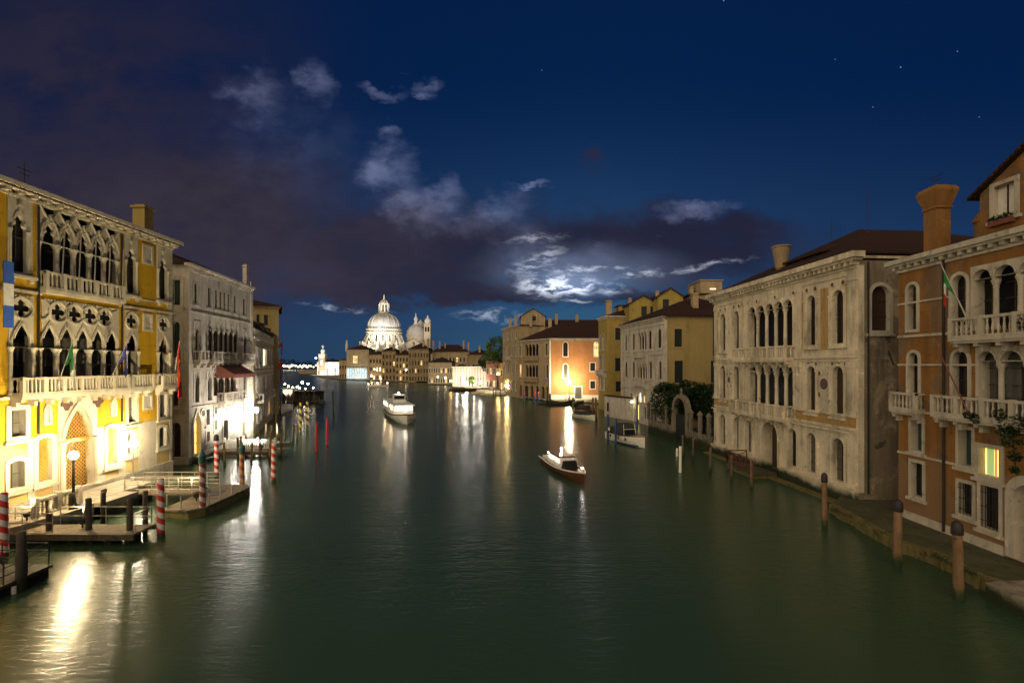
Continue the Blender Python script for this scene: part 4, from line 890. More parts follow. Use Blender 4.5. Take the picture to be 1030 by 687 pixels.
# ------------------------------------------------------------------ houses further along the left bank
A, B = (-34.0, 63.5), (-43.0, 87)
fr = Fr(A, B); U_ = fr.U
t = thing('house', 'grey canal house with one lit window and roof terrace plants, third on the left bank', 'house', (-43, 74, 0)); H_ = []; HL = []
rows_ = ((257.2, 259.2), (260.4, 262.6), (264.3, 267.6), (269.3, 271.2), (273, 274.6))
for i, (x0, x1) in enumerate(rows_):
    window(t, H_, fr, 'rect', U_(x0), U_(x1), 9.4, 11.9, .2, .06, .25, 'grey2', 'room_w' if i == 2 else 'glass', .08, (1, 1), label='tall window glowing white between dark shutters' if i == 2 else None)
    window(t, H_, fr, 'rect', U_(x0), U_(x1), 5.3, 7.8, .2, .06, .25, 'grey2', 'glass', .08, (1, 1)); window(t, H_, fr, 'arch', U_(x0), U_(x1), 1.3, 3.6, .2, .06, .25, 'grey2', 'glass' if i != 3 else 'room', 0, (1, 1))
balcony(t, fr, U_(259), U_(272), 4.4, .8, 1., 'grey2', .4, 4, False)
balcony(t, fr, 0.3, fr.L - .3, 13.35, .1, 1., 'grey2', .4, 6, False)
b = MB(); band(b, fr, 0, fr.L, 8.5, .16, .1); band(b, fr, 0, fr.L, 13.0, .25, .18); b.build('stringcourse', M['grey2'], t); shell(t, fr, 15, -1, 13.3, 'tan', H_)
b = MB(); b.face([fr.P(0, 0, 13.29), fr.P(fr.L, 0, 13.29), fr.P(fr.L, -15, 13.29), fr.P(0, -15, 13.29)]); b.build('roof', M['tile'], t)
b = MB(); lf2 = Fr((-44, 72.0), (-38.4, 72.0)); b.wall(lf2, 0, lf2.L, 13.3, 15.6); b.box(lf2, -.3, lf2.L + .3, -3, .3, 15.6, 15.9); b.wall(Fr((lf2.e.x, 72), (lf2.e.x, 75)), 0, 3, 13.3, 15.6); b.build('roof_pavilion', M['shutter_b'], t)
for i, (x, y, r, s_) in enumerate(((-37.0, 70.0, 1.0, 3), (-39.2, 75.5, 1.2, 4), (-41.0, 81.5, 1.1, 5))):
    c = tree('shrub', ['round potted shrub nearest on the roof terrace by the lit window', 'bushy potted shrub in the middle of the roof terrace', 'potted shrub farthest along the roof terrace on the left bank'][i], x - .8, y, 13.3, .9, [((x - .8, y, 15.0), (r, r, .95)), ((x - .2, y + .6, 14.6), (r * .7, r * .7, .6))], 'leaf3', 700, .14, 'shrubs on the roof terrace', s_, 'shrub')
fy = Fr((-60.2, 85.6), (-44.9, 93))
t = thing('house', 'tall pale yellow house with hipped roof rising behind the roof terrace on the left bank', 'house', (-53, 99, 0)); H_ = []
for x0, x1 in ((265.5, 269.5), (258, 261)): window(t, H_, fy, 'rect', fy.U(x0), fy.U(x1), 17.0, 19.0, .18, .05, .2, 'ysoft', 'shutter_d', .06, (0, 0))
cornice(t, fy, 0, fy.L, 20.3, .4, .5, 'tan', .8); shell(t, fy, 14, -1, 20.6, 'ysoft', H_); roof(t, fy, 14, 20.75, 2.2, .6)
A, B = (-43.9, 88.5), (-52.5, 108)
fr = Fr(A, B); t = thing('house', 'reddish brown house hung with orange flags beyond the roof terrace on the left bank', 'house', (-52, 99, 0)); H_ = []
for i in range(6):
    for z in (2.0, 6.2, 10.4): window(t, H_, fr, 'rect', 1.5 + i * 3.3, 2.7 + i * 3.3, z, z + 2.4, .2, .06, .25, 'tan', ('room' if (i, z) in ((1, 2.0), (3, 2.0), (2, 6.2)) else 'shutter_b'), .06, (1, 0))
cornice(t, fr, 0, fr.L, 14.6, .4, .4, 'tan', .8); shell(t, fr, 14, -1, 15, 'brown', H_); roof(t, fr, 14, 15.1, 2.0)
for i, (u, lab) in enumerate(((4.0, 'orange red flag hanging from a pale staff on the brown house, nearest'), (9.5, 'orange red flag on a slanting staff farther along the brown house'))):
    flag('flag', lab, fr.P(u, .1, 8.0 + i * 4.0), fr.P(u + .5, 1.5, 11.2 + i * 3.6), (.3, .9), ['flag_o', 'flag_o'], 4.8 - i * 2, 'orange flags on the left bank', 2.0)
A, B = (-53.0, 109), (-75.0, 150)
fr = Fr(A, B); t = thing('house', 'low dark house at the far bend of the left bank, behind the ferry landing', 'house', (-70, 133, 0)); H_ = []
for i in range(10): window(t, H_, fr, 'rect', 1.5 + i * 4.4, 2.9 + i * 4.4, 4, 6.2, .2, .06, .25, 'tan', 'room' if i in (2, 7) else 'shutter_b', 0, (1, 0))
shell(t, fr, 14, -1, 9.2, 'brown', H_); roof(t, fr, 14, 9.2, 1.8)
land('left_bank', [(-44.5, 46.5), (-31.6, 46.5), (-33.4, 61.2), (-34.8, 64), (-43.8, 87.5), (-53.5, 109), (-76, 150), (-120, 150), (-120, 46.5)], .55)
# ------------------------------------------------------------------ orange palazzo (nearest, right)
fr = Fr((23.2, 29.0), (23.2, 13.0)); U_ = fr.U
t = thing('palazzo', 'orange stucco palazzo with white arched windows and stone balconies, nearest on the right bank', 'palazzo', (29, 21, .5)); H_ = []
kw = dict(fm='istria', fw=.17)
def z_(x, y): return fr.px(x, y)[1]
ZU0, ZU1, ZL0, ZL1 = 11.55, 14.15, 7.2, 10.2
for x0, x1 in ((913.5, 922.5), (958, 972.5)):
    window(t, H_, fr, 'arch', U_(x0), U_(x1), ZU0, ZU1, bars=(1, 3), **kw); window(t, H_, fr, 'arch', U_(x0 + 1), U_(x1 + 1.5), ZL0, ZL1, bars=(1, 3), **kw)
loggia(t, H_, fr, 'arch', [(U_(a), U_(c)) for a, c in ((980.5, 998), (1002, 1022.5), (1027, 1050), (1056, 1082))], ZU0 - .35, ZU1 + .05, edge=.18, fm='istria', rad=.12, head=.22)
loggia(t, H_, fr, 'arch', [(U_(a), U_(c)) for a, c in ((985.5, 1002.5), (1008, 1029.5), (1036, 1062))], ZL0 - .3, ZL1 - .05, edge=.18, fm='istria', rad=.12, head=.22, pm='glass2')
balcony(t, fr, U_(970), fr.L - .5, 10.85, .85, 1.0, 'istria', .26, 7)
balcony(t, fr, U_(904), U_(931), 6.9, .6, 1.0, 'istria', .26, 1); balcony(t, fr, U_(949.5), fr.L - .5, 6.9, .75, 1.0, 'istria', .26, 9)
for x0, x1, z0, z1, pm in ((917, 928, 4.6, 6.3, 'shutter_t'), (965, 978, 4.35, 6.2, 'shutter_t')): window(t, H_, fr, 'rect', U_(x0), U_(x1), z0, z1, .16, .06, .4, 'istria', pm, .08, (1, 0))
w = window(t, H_, fr, 'rect', U_(985.5), U_(1006), 4.1, 5.45, .2, .08, .3, 'istria', 'room_y', .08, (0, 0), label='lit window with green and red curtains glowing yellow')
b = MB(); u0, u1 = U_(985.5), U_(1006); b.box(fr, u0 + (u1 - u0) * .16, u0 + (u1 - u0) * .50, -.24, -.2, 4.12, 5.43); b.cur = 1; b.box(fr, u0 + (u1 - u0) * .55, u0 + (u1 - u0) * .64, -.24, -.2, 4.12, 5.43); b.build('curtain', [M['room_g'], M['room_r']], w)
def bars_(w, u0, u1, z0, z1):
    b = MB()
    n = max(3, int((u1 - u0) / .17))
    for i in range(n): u = u0 + (i + .5) * (u1 - u0) / n; b.tube(fr.P(u, .05, z0), fr.P(u, .05, z1), .018, n=5)
    for k in range(3): z = z0 + (k + .5) * (z1 - z0) / 3; b.tube(fr.P(u0, .05, z), fr.P(u1, .05, z), .018, n=5)
    b.build('grille', M['iron'], w)
for x0, x1, z0, z1, g in ((917, 928.5, 2.0, 3.9, 0), (965, 978.5, 1.85, 3.45, 1), (987, 1005.5, 1.55, 3.6, 1)):
    w = window(t, H_, fr, 'rect', U_(x0), U_(x1), z0, z1, .17, .06, .3, 'istria', 'glass', .08, (1, 1))
    if g: bars_(w, U_(x0), U_(x1), z0, z1)
ua, ub = U_(1022), U_(1050)
w = window(t, H_, fr, 'arch', ua, ub, .6, 4.1, .42, .1, .6, 'istria', 'shutter_w', 0, (1, 1), fz0=0)
b = MB(); band(b, fr, 0, U_(956), 13.05, .1, .07); band(b, fr, 0, U_(978), 11.1, .14, .09); band(b, fr, 0, U_(984), 9.45, .1, .07); band(b, fr, 0, U_(950), 6.75, .12, .08); band(b, fr, 0, U_(962), 4.25, .12, .08); b.box(fr, 0, ua - .5, -.05, .06, .4, .95); b.parts('stringcourse', M['istria'], t)
cornice(t, fr, 0, fr.L, 15.1, .6, .55, 'istria', .52)
b = MB(); u = U_(951.5); b.tube(fr.P(u, .14, .6), fr.P(u, .14, 15.1), .065, n=8); b.build('drainpipe', M['iron'], t)
shell(t, fr, 12, .2, 15.4, 'orange', H_)
b = MB(); b.face([fr.P(-.5, .5, 15.72), fr.P(fr.L + .5, .5, 15.72), fr.P(fr.L + .5, -4, 17.0), fr.P(-.5, -4, 17.0)]); b.face([fr.P(-.5, -4, 17.0), fr.P(fr.L + .5, -4, 17.0), fr.P(fr.L + .5, -12, 15.6), fr.P(-.5, -12, 15.6)]); b.face([fr.P(-.5, .5, 15.72), fr.P(-.5, -4, 17), fr.P(-.5, -12, 15.6)]); b.build('roof', M['tile'], t)
# gabled attic set over the cornice
ga = Fr(fr.P(U_(968) + 0, -.9, 0)[:2], fr.P(U_(968) + 8.6, -.9, 0)[:2]); HG = []
g0 = window(t, HG, ga, 'rect', ga.U(1000.5), ga.U(1021.5), 16.85, 18.35, .2, .07, .2, 'istria', 'shutter_w', .08, (1, 0))
b = MB(); b.box(ga, ga.U(999), ga.U(1023), .05, .3, 16.35, 16.6); w = b.build('flower_box', M['awning'], t); k = MB(); leaves(k, ga.P((ga.U(999) + ga.U(1023)) / 2, .2, 16.7), (.15, .8, .18), 140, .07, random.Random(4), 0); k.build('plants', M['leaf'], w)
gable_block(t, ga, 7, 15.5, 18.25, 2.55, 'orange', HG)
cx_, cy_, _ = fr.P(U_(943.5), -.9, 0); cx_, cy_ = 24.0, 27.4; chimney(t, cx_ + .1, cy_, 15.6, 19.5, 1.32, 'orange', 'flare'); b = MB(); b.lathe(*fr.P(U_(962), -1.6, 0)[:2], [(.5, 15.8), (.5, 16.9), (.6, 17.0), (.35, 17.5), (.05, 17.6)], 8); b.build('chimney', M['orange'], t)
b = MB(); a = (cx_ + .1, cy_, 19); b.tube(a, (a[0], a[1], 20.3), .02); b.tube((a[0], a[1] - .4, 20.2), (a[0], a[1] + .5, 20.2), .014); b.tube((a[0], a[1] - .3, 20.0), (a[0], a[1] + .3, 20.0), .014); b.build('aerial', M['iron'], t)
flag('flag', 'limp green white and red flag on the upper balcony of the orange palazzo', fr.P(5.2, .8, 11.8), fr.P(4.4, 1.4, 14.7), (.35, .86), ['flag_g', 'flag_w', 'flag_r'], 1.7, wid=.9)
o = thing('flagpole', 'bare red flagpole leaning from the long lower balcony of the orange palazzo', 'flagpole', fr.P(U_(972), .7, 7.2)); b = MB(); b.tube(fr.P(5.3, .75, 7.0), fr.P(4.0, 1.3, 10.6), .04, .025); b.build('staff', M['awning'], o)
t2 = thing('vine', 'dark creeper hanging from the long lower balcony of the orange palazzo', 'creeper', fr.P(U_(1014), .7, 6.9)); k = MB(); rn = random.Random(3)
for x, z, r in ((1006, 7.2, .35), (1012, 6.6, .5), (1018, 6.1, .5), (1021, 5.4, .35), (1020, 4.8, .25), (1030, 6.9, .7), (1042, 6.8, .7), (975, 7.0, .3), (982, 6.9, .3), (1035, 11.3, .5)): leaves(k, fr.P(29 - 22.45 * F / (x - CX), .75, z), (r * .5, r, r * .8), int(330 * r + 40), .07, rn, 0)
k.build('foliage', M['leaf'], t2); b = MB(); b.tube(fr.P(29 - 22.45 * F / 500, .7, 7.3), fr.P(29 - 22.45 * F / 506, .7, 4.6), .03); b.build('stem', M['wood'], t2)
# quay with mossy kerb before it
b = MB(); q = [(20.55, 31.2), (20.0, 27.0), (19.75, 24.6), (20.2, 22.9), (19.9, 20.6), (20.2, 19.9), (24, 19.9), (24, 33.2), (22.6, 33.2)]; b.prism(q[::-1][::-1], -1.5, .5); kind(b.build('quay', M['path']), 'structure')
b = MB(); e = q[:6]
for i, ((x0, y0), (x1, y1)) in enumerate(zip(e, e[1:])):
    n = 4
    for j in range(n):
        a = j / n; c = (j + .94) / n; rr = random.Random(i * 7 + j); s_ = rr.uniform(-.08, .08)
        b.hexa([(x0 + (x1 - x0) * c - .16 + s_, y0 + (y1 - y0) * c, -.4), (x0 + (x1 - x0) * c + .3, y0 + (y1 - y0) * c, -.4), (x0 + (x1 - x0) * a + .3, y0 + (y1 - y0) * a, -.4), (x0 + (x1 - x0) * a - .16 + s_, y0 + (y1 - y0) * a, -.4)][::-1] + [(x0 + (x1 - x0) * c - .12 + s_, y0 + (y1 - y0) * c, .53), (x0 + (x1 - x0) * c + .3, y0 + (y1 - y0) * c, .56), (x0 + (x1 - x0) * a + .3, y0 + (y1 - y0) * a, .56), (x0 + (x1 - x0) * a - .12 + s_, y0 + (y1 - y0) * a, .53)][::-1])
kind(b.build('quay_kerb', M['moss']), 'structure')
b = MB(); b.prism([(19.2, 19.6), (19.0, 14), (24, 14), (24, 19.85), (20.1, 19.8)], -1.2, .68); kind(b.build('landing', M['quay']), 'structure')
k = MB(); rn = random.Random(8)
for i in range(26): y = rn.uniform(20.5, 30); leaves(k, (19.75 + rn.uniform(.0, .5), y, .52), (.25, .5, .06), 40, .05, rn, 0)
kind(k.build('moss', M['leaf3']), 'stuff')
# ------------------------------------------------------------------ pale Renaissance palazzo with marble discs
fr = Fr((21.7, 51.9), (23.05, 32.3)); U_ = fr.U; X0 = 705; S_ = 4.582
t = thing('palazzo', 'pale stone Renaissance palazzo inlaid with round marble discs, second on the right bank', 'palazzo', (29, 42, 0)); H_ = []; HR = []
def u_(x): return U_(X0 + x / S_)
kw = dict(fm='istria_p', fw=.2, proud=.08)
ZU, ZUT, ZM, ZMT, ZG, ZGT = 11.0, 14.75, 6.15, 9.4, 1.35, 4.35
singles = ((92, 115), (155, 178), (492, 531), (610, 660)); five = ((223, 255), (262, 296), (303, 338), (345, 381), (388, 425))
for a, c in singles:
    window(t, H_, fr, 'arch', u_(a), u_(c), ZU, ZUT, sill=.1, **kw); window(t, H_, fr, 'arch', u_(a), u_(c), ZM - .15, ZMT, sill=.1, **kw)
    for f0 in (u_(a) - .22, u_(c) + .22):
        for z0, z1 in ((ZU, ZUT), (ZM, ZMT)): b = MB(); b.box(fr, f0 - .1, f0 + .1, .0, .14, z0 - .2, z1 - .45); b.box(fr, f0 - .14, f0 + .14, .0, .18, z1 - .45, z1 - .3); b.build('pilaster', M['istria_p'], t)
loggia(t, H_, fr, 'arch', [(u_(a), u_(c)) for a, c in five], ZU - .1, ZUT + .05, edge=.25, fm='istria_p', rad=.15, head=.3, proud=.07)
fz = [(u_(a + 1), u_(c + 1)) for a, c in ((226, 258), (266, 296), (306, 338), (348, 382), (392, 426))]
loggia(t, H_, fr, 'arch', fz, ZM - .25, ZMT + .03, edge=.25, fm='istria_p', rad=.16, head=.3, proud=.07)
for a, c in ((92, 115), (155, 177), (208, 235), (408, 443), (492, 532), (610, 662)): window(t, H_, fr, 'arch', u_(a), u_(c), ZG, ZGT, sill=.1, **kw)
w = window(t, H_, fr, 'arch', u_(285), u_(357), .35, 4.55, .34, .12, .9, 'istria_p', 'wood', 0, (1, 1), 'iron', fz0=0)
balcony(t, fr, u_(180), u_(432), 10.0, .85, 1.05, 'istria_p', .3, 7, flat=True); balcony(t, fr, u_(172), u_(432), 5.15, .95, 1.05, 'istria_p', .3, 7, flat=True)
b = MB(); L = fr.L
for z, h, p in ((15.6, .16, .1), (9.98, .2, .16), (9.75, .12, .1), (5.95, .16, .2), (5.1, .14, .14), (4.85, .12, .3)):
    for c0, c1 in ((0, u_(178)), (u_(434), L)): b.box(fr, c0 - .04, c1 + (.12 if c1 == L else .0), -.05, p, z, z + h)
b.box(fr, u_(178) + .004, u_(434) - .004, -.05, .08, 9.72, 9.9); b.box(fr, -.1, u_(270), -.05, .28, -1, .95); b.box(fr, u_(372), L + .12, -.05, .28, -1, .95); b.box(fr, -.06, u_(270), -.05, .36, .95, 1.1); b.box(fr, u_(372), L + .2, -.05, .36, .95, 1.1)
b.parts('stringcourse', M['istria_p'], t)
for x in (72, 195, 455, 700):
    b = MB(); u = u_(x); ww = .28 if x < 700 else .38
    for z0, z1 in ((1.1, 4.85), (6.1, 9.72), (10.2, 15.6)): b.box(fr, u - ww, u + ww, -.03, .10, z0, z1); b.box(fr, u - ww - .08, u + ww + .08, -.03, .17, z0 + .001, z0 + .3); b.box(fr, u - ww - .08, u + ww + .08, -.03, .17, z1 - .4, z1 - .001)
    b.build('pilaster', M['istria_p'], t)
b = MB()                                                # stone fields, frieze with scrolls
for c0, c1 in ((u_(78), u_(88) - .1), (u_(460) + .2, u_(488) - .4), (u_(537) + .35, u_(605) - .35), (u_(668), u_(692))): b.box(fr, c0, c1, -.02, .03, 10.6, 15.1)
b.parts('ochre_panel', M['ochre_panel'], t)
b = MB(); b.box(fr, u_(440), L - .02, -.02, .05, 5.25, 5.94)
for i in range(26):
    u = u_(448) + i * (L - .4 - u_(448)) / 25; o = circ(u, 5.6, .24, 10); b.ring(fr, o, circ(u, 5.6, .14, 10), .04, .09)
fz0 = b; b = MB(); b.box(fr, .02, u_(170), -.02, .05, 5.25, 5.94); b.build('frieze', M['ochre_panel'], t); fz0.build('frieze', M['ochre_panel'], t)
def roundel(u, z, r, m='disc'):
    b = MB(); b.ring(fr, circ(u, z, r * 1.3), circ(u, z, r), .0, .1); b.cur = 1; b.fill(fr, [circ(u, z, r)], .07); b.build('roundel', [M['istria_p'], M[m]], t)
for a, c in ((92, 115), (155, 178), (492, 531), (610, 660)):
    for e in (u_(a) - .0, u_(c) + .0): roundel(e, 15.2, .16)
for e in (345, 260, 430): roundel(u_(e), 15.25, .14)
um = u_(572); roundel(um, 8.1, .42)
for s1 in (-1, 1):
    for z in (7.3, 8.9): roundel(um + s1 * .52, z, .18)
b = MB(); b.box(fr, um - .75, um + .75, -.02, .032, 6.3, 6.95); b.box(fr, um - .75, um + .75, -.02, .034, 7.0, 9.2); b.parts('marble_panel', M['istria_w'], t)
um = u_(133); roundel(um, 8.0, .3)
for s1 in (-1, 1):
    for z in (7.4, 8.6): roundel(um + s1 * .38, z, .13)
for x in (500, 535, 610, 640, 670): roundel(u_(x), 9.58, .13, 'disc_g')
cornice(t, fr, 0, L, 16.15, .85, .75, 'istria_p', .5)
rt, lf = sides(fr, 13); w = window(t, HR, rt, 'arch', rt.U(876.5), rt.U(894.5), 11.8, 14.8, .24, .05, .3, 'grey2', 'shutter_b', .06, (1, 2))
b = MB(); b.box(rt, -.02, .42, -.03, .13, .96, 16.15); b.box(rt, .0, 13, -.05, .12, 16.62, 16.8); b.build('quoins', M['istria_p'], t)
for q_, f_, u_0, zt_0 in ((0, rt, .75, 16.4), (1, rt, 11.5, 16.4), (2, fr, u_(64), 15.9)): b = MB(); b.tube(f_.P(u_0, .09 if q_ < 2 else .16, .9), f_.P(u_0, .09 if q_ < 2 else .16, zt_0), .055, n=8); b.build('drainpipe', M['iron'], t)
for u_0, z_0 in ((2.2, 10.4), (4.6, 6.2), (3.0, 9.2)): b = MB(); b.tube(rt.P(u_0, .05, z_0), rt.P(u_0 + .35, .05, z_0 - .9), .035, n=5); b.build('wall_anchor', M['iron'], t)
b = MB(); b.wall(fr, 0, L, -1, 16.5, H_); b.build('wall', M['istria_p'], t)
b = MB(); b.wall(rt, 0, 13, -1, 16.5, HR); b.wall(lf, 0, 13, -1, 16.5); bk = Fr(rt.e[:2], lf.o[:2]); b.wall(bk, 0, L, -1, 16.5); b.build('wall', M['cement'], t)
# set-back tiled roof with a row of attic lights
at = Fr((24.75, 44.2), (25.1, 38.9)); b = MB(); b.wall(at, 0, at.L, 17, 18.5); s1, s2 = sides(at, 5); b.wall(s1, 0, 5, 17, 18.5); b.wall(s2, 0, 5, 17, 18.5); at_o = b.build('attic', M['brown'], t); 
for i in range(4): HH = []; window(at_o, HH, at, 'rect', .4 + i * 1.2, 1.2 + i * 1.2, 17.6, 18.25, .07, .03, .03, 'tan', 'glass', 0, (1, 0))
b = MB(); b.hexa([at.P(-.4, .5, 18.5), at.P(at.L + .4, .5, 18.5), at.P(at.L + .4, -5, 19.6), at.P(-.4, -5, 19.6), at.P(-.4, .5, 18.65), at.P(at.L + .4, .5, 18.65), at.P(at.L + .4, -5, 19.75), at.P(-.4, -5, 19.75)]); b.build('attic_roof', M['tile'], at_o)
roof(t, fr, 22, 17.05, 4.4, .25, hip=8.5, ridge='cross')
x, y, _ = fr.P(u_(262), -2.2, 0); chimney(t, x, y, 17, 20.25, 1.35, 'brown', 'cone')
for i, (u, d, h) in enumerate(((9.5, -6, 23.5), (13.5, -6, 25))): b = MB(); a = fr.P(u, d, 20); b.tube(a, (a[0], a[1], h - 1), .025); b.build('aerial', M['iron'], t)
# water gate landing
a = fr.P(u_(320), 1.2, 0); t = thing('water_landing', 'small dark landing with crossed red brown rails at the arched palazzo water door', 'landing', a)
b = MB(); b.box(fr, u_(232), u_(372), .4, 2.5, .32, .46); b.build('deck', M['plank_d'], t); b = MB(); b.box(fr, u_(238), u_(366), .3, 2.4, -1, .318); b.build('hull', M['moss'], t)
def xrail(b, p, q, z, h):
    p = Vector((p[0], p[1], z)); q = Vector((q[0], q[1], z)); up = Vector((0, 0, h)); n = max(1, round((q - p).length / 1.3))
    for i in range(n + 1): c = p.lerp(q, i / n); b.tube(c, c + up, .055, n=5)
    b.tube(p + up, q + up, .055, n=5)
    for i in range(n): c, d = p.lerp(q, i / n), p.lerp(q, (i + 1) / n); b.tube(c + up * .1, d + up * .95, .035, n=5); b.tube(d + up * .1, c + up * .95, .035, n=5)
b = MB(); c = [fr.P(u, d, 0)[:2] for u, d in ((u_(235), .5), (u_(235), 2.4), (u_(300), 2.4))]; xrail(b, c[0], c[1], .46, 1.15); xrail(b, c[1], c[2], .46, 1.15)
c = [fr.P(u, d, 0)[:2] for u, d in ((u_(310), 2.4), (u_(370), 2.4), (u_(370), .6))]; xrail(b, c[0], c[1], .46, 1.0); b.build('cross_rail', M['redwood'], t)
b = MB(); b.box(fr, -.5, L + .3, .29, .95, -1.2, .12); kind(b.build('quay_ledge', M['moss']), 'structure')
land('right_bank', [(24.1, 12), (95, 12), (95, 140), (25, 140), (24.5, 81), (24.9, 63.0), (22.4, 60), (22.3, 51), (24.1, 33.4)], .45)
# ------------------------------------------------------------------ garden with water gate
M['wallstone'] = mat('weathered shaded garden stone', (.20, .17, .125), .45, .8, .9, .85, .3, dirt=(.06, .05, .035), dirt_amt=.8, damp=(GREEN, .9))  # base colour darkened to put the palazzo's shadow into the stone
def gx(y): return 20.6 + (60 - y) * .115
fg = Fr((gx(69.3), 69.3), (gx(52.2), 52.2)); ug = fg.U
t = thing('garden_wall', 'low stone garden wall with pillars along the water, before the dark bushes', 'garden wall', (20.7, 58, 0))
b = MB(); ua, ub = ug(678), ug(690); 
for c0, c1 in ((0, ua - .25), (ub + .25, fg.L)): b.box(fg, c0, c1, -.35, 0, -1, 1.55); b.box(fg, c0, c1, -.42, .07, 1.55, 1.72)
b.build('parapet', M['wallstone'], t)
for x in (651, 657.5, 669, 676 - .5, 693.5, 702.5, 711.5):
    u = ug(x) if x < 700 else ug(x); b = MB(); b.box(fg, u - .17, u + .17, -.36, -.02, 1.721, 3.75); b.box(fg, u - .24, u + .24, -.43, .05, 3.75, 3.92); b.hexa([fg.P(u - .2, .01, 3.92), fg.P(u + .2, .01, 3.92), fg.P(u + .2, -.39, 3.92), fg.P(u - .2, -.39, 3.92)] + [fg.P(u - .03, -.16, 4.25), fg.P(u + .03, -.16, 4.25), fg.P(u + .03, -.22, 4.25), fg.P(u - .03, -.22, 4.25)]); b.build('pillar', M['wallstone'], t)
b = MB()
for k in range(28):
    u = .25 + k * (fg.L - .5) / 27
    if not ua - .3 < u < ub + .3: b.tube(fg.P(u, -.2, 1.7), fg.P(u, -.2, 3.3), .022, n=5)
for c0, c1 in ((0, ua - .25), (ub + .25, fg.L)): b.tube(fg.P(c0, -.2, 3.2), fg.P(c1, -.2, 3.2), .025); b.tube(fg.P(c0, -.2, 1.95), fg.P(c1, -.2, 1.95), .025)
b.build('iron_fence', M['iron'], t)
t = thing('water_gate', 'round stone arch with a finial opening onto the water in the garden wall', 'archway', fg.P((ua + ub) / 2, 0, 0))
b = MB(); um = (ua + ub) / 2; o, i = outline('arch', ua - .38, ub + .38, -.6, 5.85), outline('arch', ua + .02, ub - .02, -.6, 5.4); b.ring(fg, o, i, -.5, .12); b.build('arch', M['wallstone'], t)
b = MB(); b.lathe(*fg.P(um, -.2, 0)[:2], [(.16, 5.8), (.2, 5.95), (.1, 6.1), (.2, 6.3), (.05, 6.6), (.02, 6.7)], 8); b.build('finial', M['wallstone'], t)
b = MB(); b.box(fg, ua + .02, ub - .02, -.3, -.24, -.2, 3.4); b.build('gate', M['iron'], t)
for i, (x, y, c, n, lab, s_) in enumerate(((24.6, 62.0, [((21.3, 66.6, 4.5), (2.2, 2.8, 2.7)), ((21.2, 62.6, 3.9), (1.2, 2.2, 2.0)), ((23.6, 64.6, 5.0), (2.4, 2.4, 2.5)), ((22.6, 62.0, 4.4), (2.0, 2.2, 2.4)), ((25.3, 62.0, 4.6), (2.4, 2.2, 2.5)), ((24.6, 58.8, 4.2), (2.2, 2.0, 2.6))], 9000, 'broad dark evergreen bush filling the garden behind the stone arch', 5),
        (24.0, 53.6, [((23.9, 53.8, 4.3), (1.9, 1.5, 2.6)), ((24.0, 53.2, 5.4), (1.2, 1.1, 1.5))], 3600, 'small dark evergreen bush between the garden arch and the pale palazzo', 6))):
    tree('evergreen_bush', lab, x, y, .45, 2.2, c, 'leaf', n * 2, .15, 'garden bushes', s_, 'bush')
# ------------------------------------------------------------------ pale palazzo with yellow flank behind the garden
A, B = (19.9, 88.0), (21.95, 69.75)
fr = Fr(A, B); U_ = fr.U; X0, S_ = 590, 5.286
t = thing('palazzo', 'pale stone Gothic palazzo with a plain yellow side wall, behind the garden bushes', 'palazzo', (27, 71, 0)); H_ = []; HR = []
kw = dict(fm='grey2', fw=.2, proud=.04, bars=(1, 1), depth=.08)
for a, c in ((206, 216), (246, 257), (332, 346), (382, 398)): window(t, H_, fr, 'arch', u_(a), u_(c), 12.0, 14.8, sill=.08, **kw)
for a, c in ((207, 217), (246, 257), (336, 348), (387, 399)): window(t, H_, fr, 'arch', u_(a), u_(c), 7.4, 10.05, sill=.08, **kw)
loggia(t, H_, fr, 'arch', [(u_(a), u_(c)) for a, c in ((278, 289), (293, 304), (308, 320))], 11.9, 14.75, edge=.2, fm='grey2', rad=.1, head=.2, depth=.25); loggia(t, H_, fr, 'ogee', [(u_(a), u_(c)) for a, c in ((268, 279), (282, 293), (297, 308), (311, 322))], 7.3, 10.1, edge=.2, fm='grey2', rad=.1, head=.3, depth=.25)
balcony(t, fr, u_(266), u_(324), 6.3, .7, .9, 'grey2', .3, 2); balcony(t, fr, u_(262), u_(324), 10.9, .5, .8, 'grey2', .35, 2)
UU = fr.U
w = window(t, H_, fr, 'arch', UU(642.5), UU(645.6), 3.4, 5.0, .12, .06, .2, 'grey2', 'room_w', 0, (1, 0), label='small round headed window lit white'); window(t, H_, fr, 'arch', UU(640), UU(641.6), 3.5, 4.7, .12, .06, .2, 'grey2', 'room', 0, (0, 0)); window(t, H_, fr, 'arch', UU(647), UU(649), 3.5, 4.7, .12, .06, .2, 'grey2', 'room', 0, (0, 0))
window(t, H_, fr, 'rect', UU(640.5), UU(643), .5, 2.9, .15, .06, .2, 'grey2', 'room_y', 0, (0, 0), label='narrow doorway lit yellow'); window(t, H_, fr, 'rect', UU(648), UU(650.2), 1.0, 2.8, .15, .06, .2, 'grey2', 'glass', 0, (0, 0)); window(t, H_, fr, 'rect', UU(654), UU(657), 1.0, 2.8, .15, .06, .2, 'grey2', 'glass', 0, (0, 0))
window(t, H_, fr, 'rect', UU(634), UU(636), 3.0, 4.6, .15, .06, .2, 'grey2', 'glass', 0, (0, 0))
b = MB(); L = fr.L
for z in (5.6, 11.0, 15.4): b.box(fr, 0, L + .1, -.05, .13, z, z + .2)
for u in (.3, L - .35): b.box(fr, u - .3, u + .3, -.03, .09, .7, 14.9)
b.parts('stringcourse', M['grey2'], t); cornice(t, fr, 0, L, 16.1, .55, .5, 'grey2', .5)
rt, lf = sides(fr, 16)
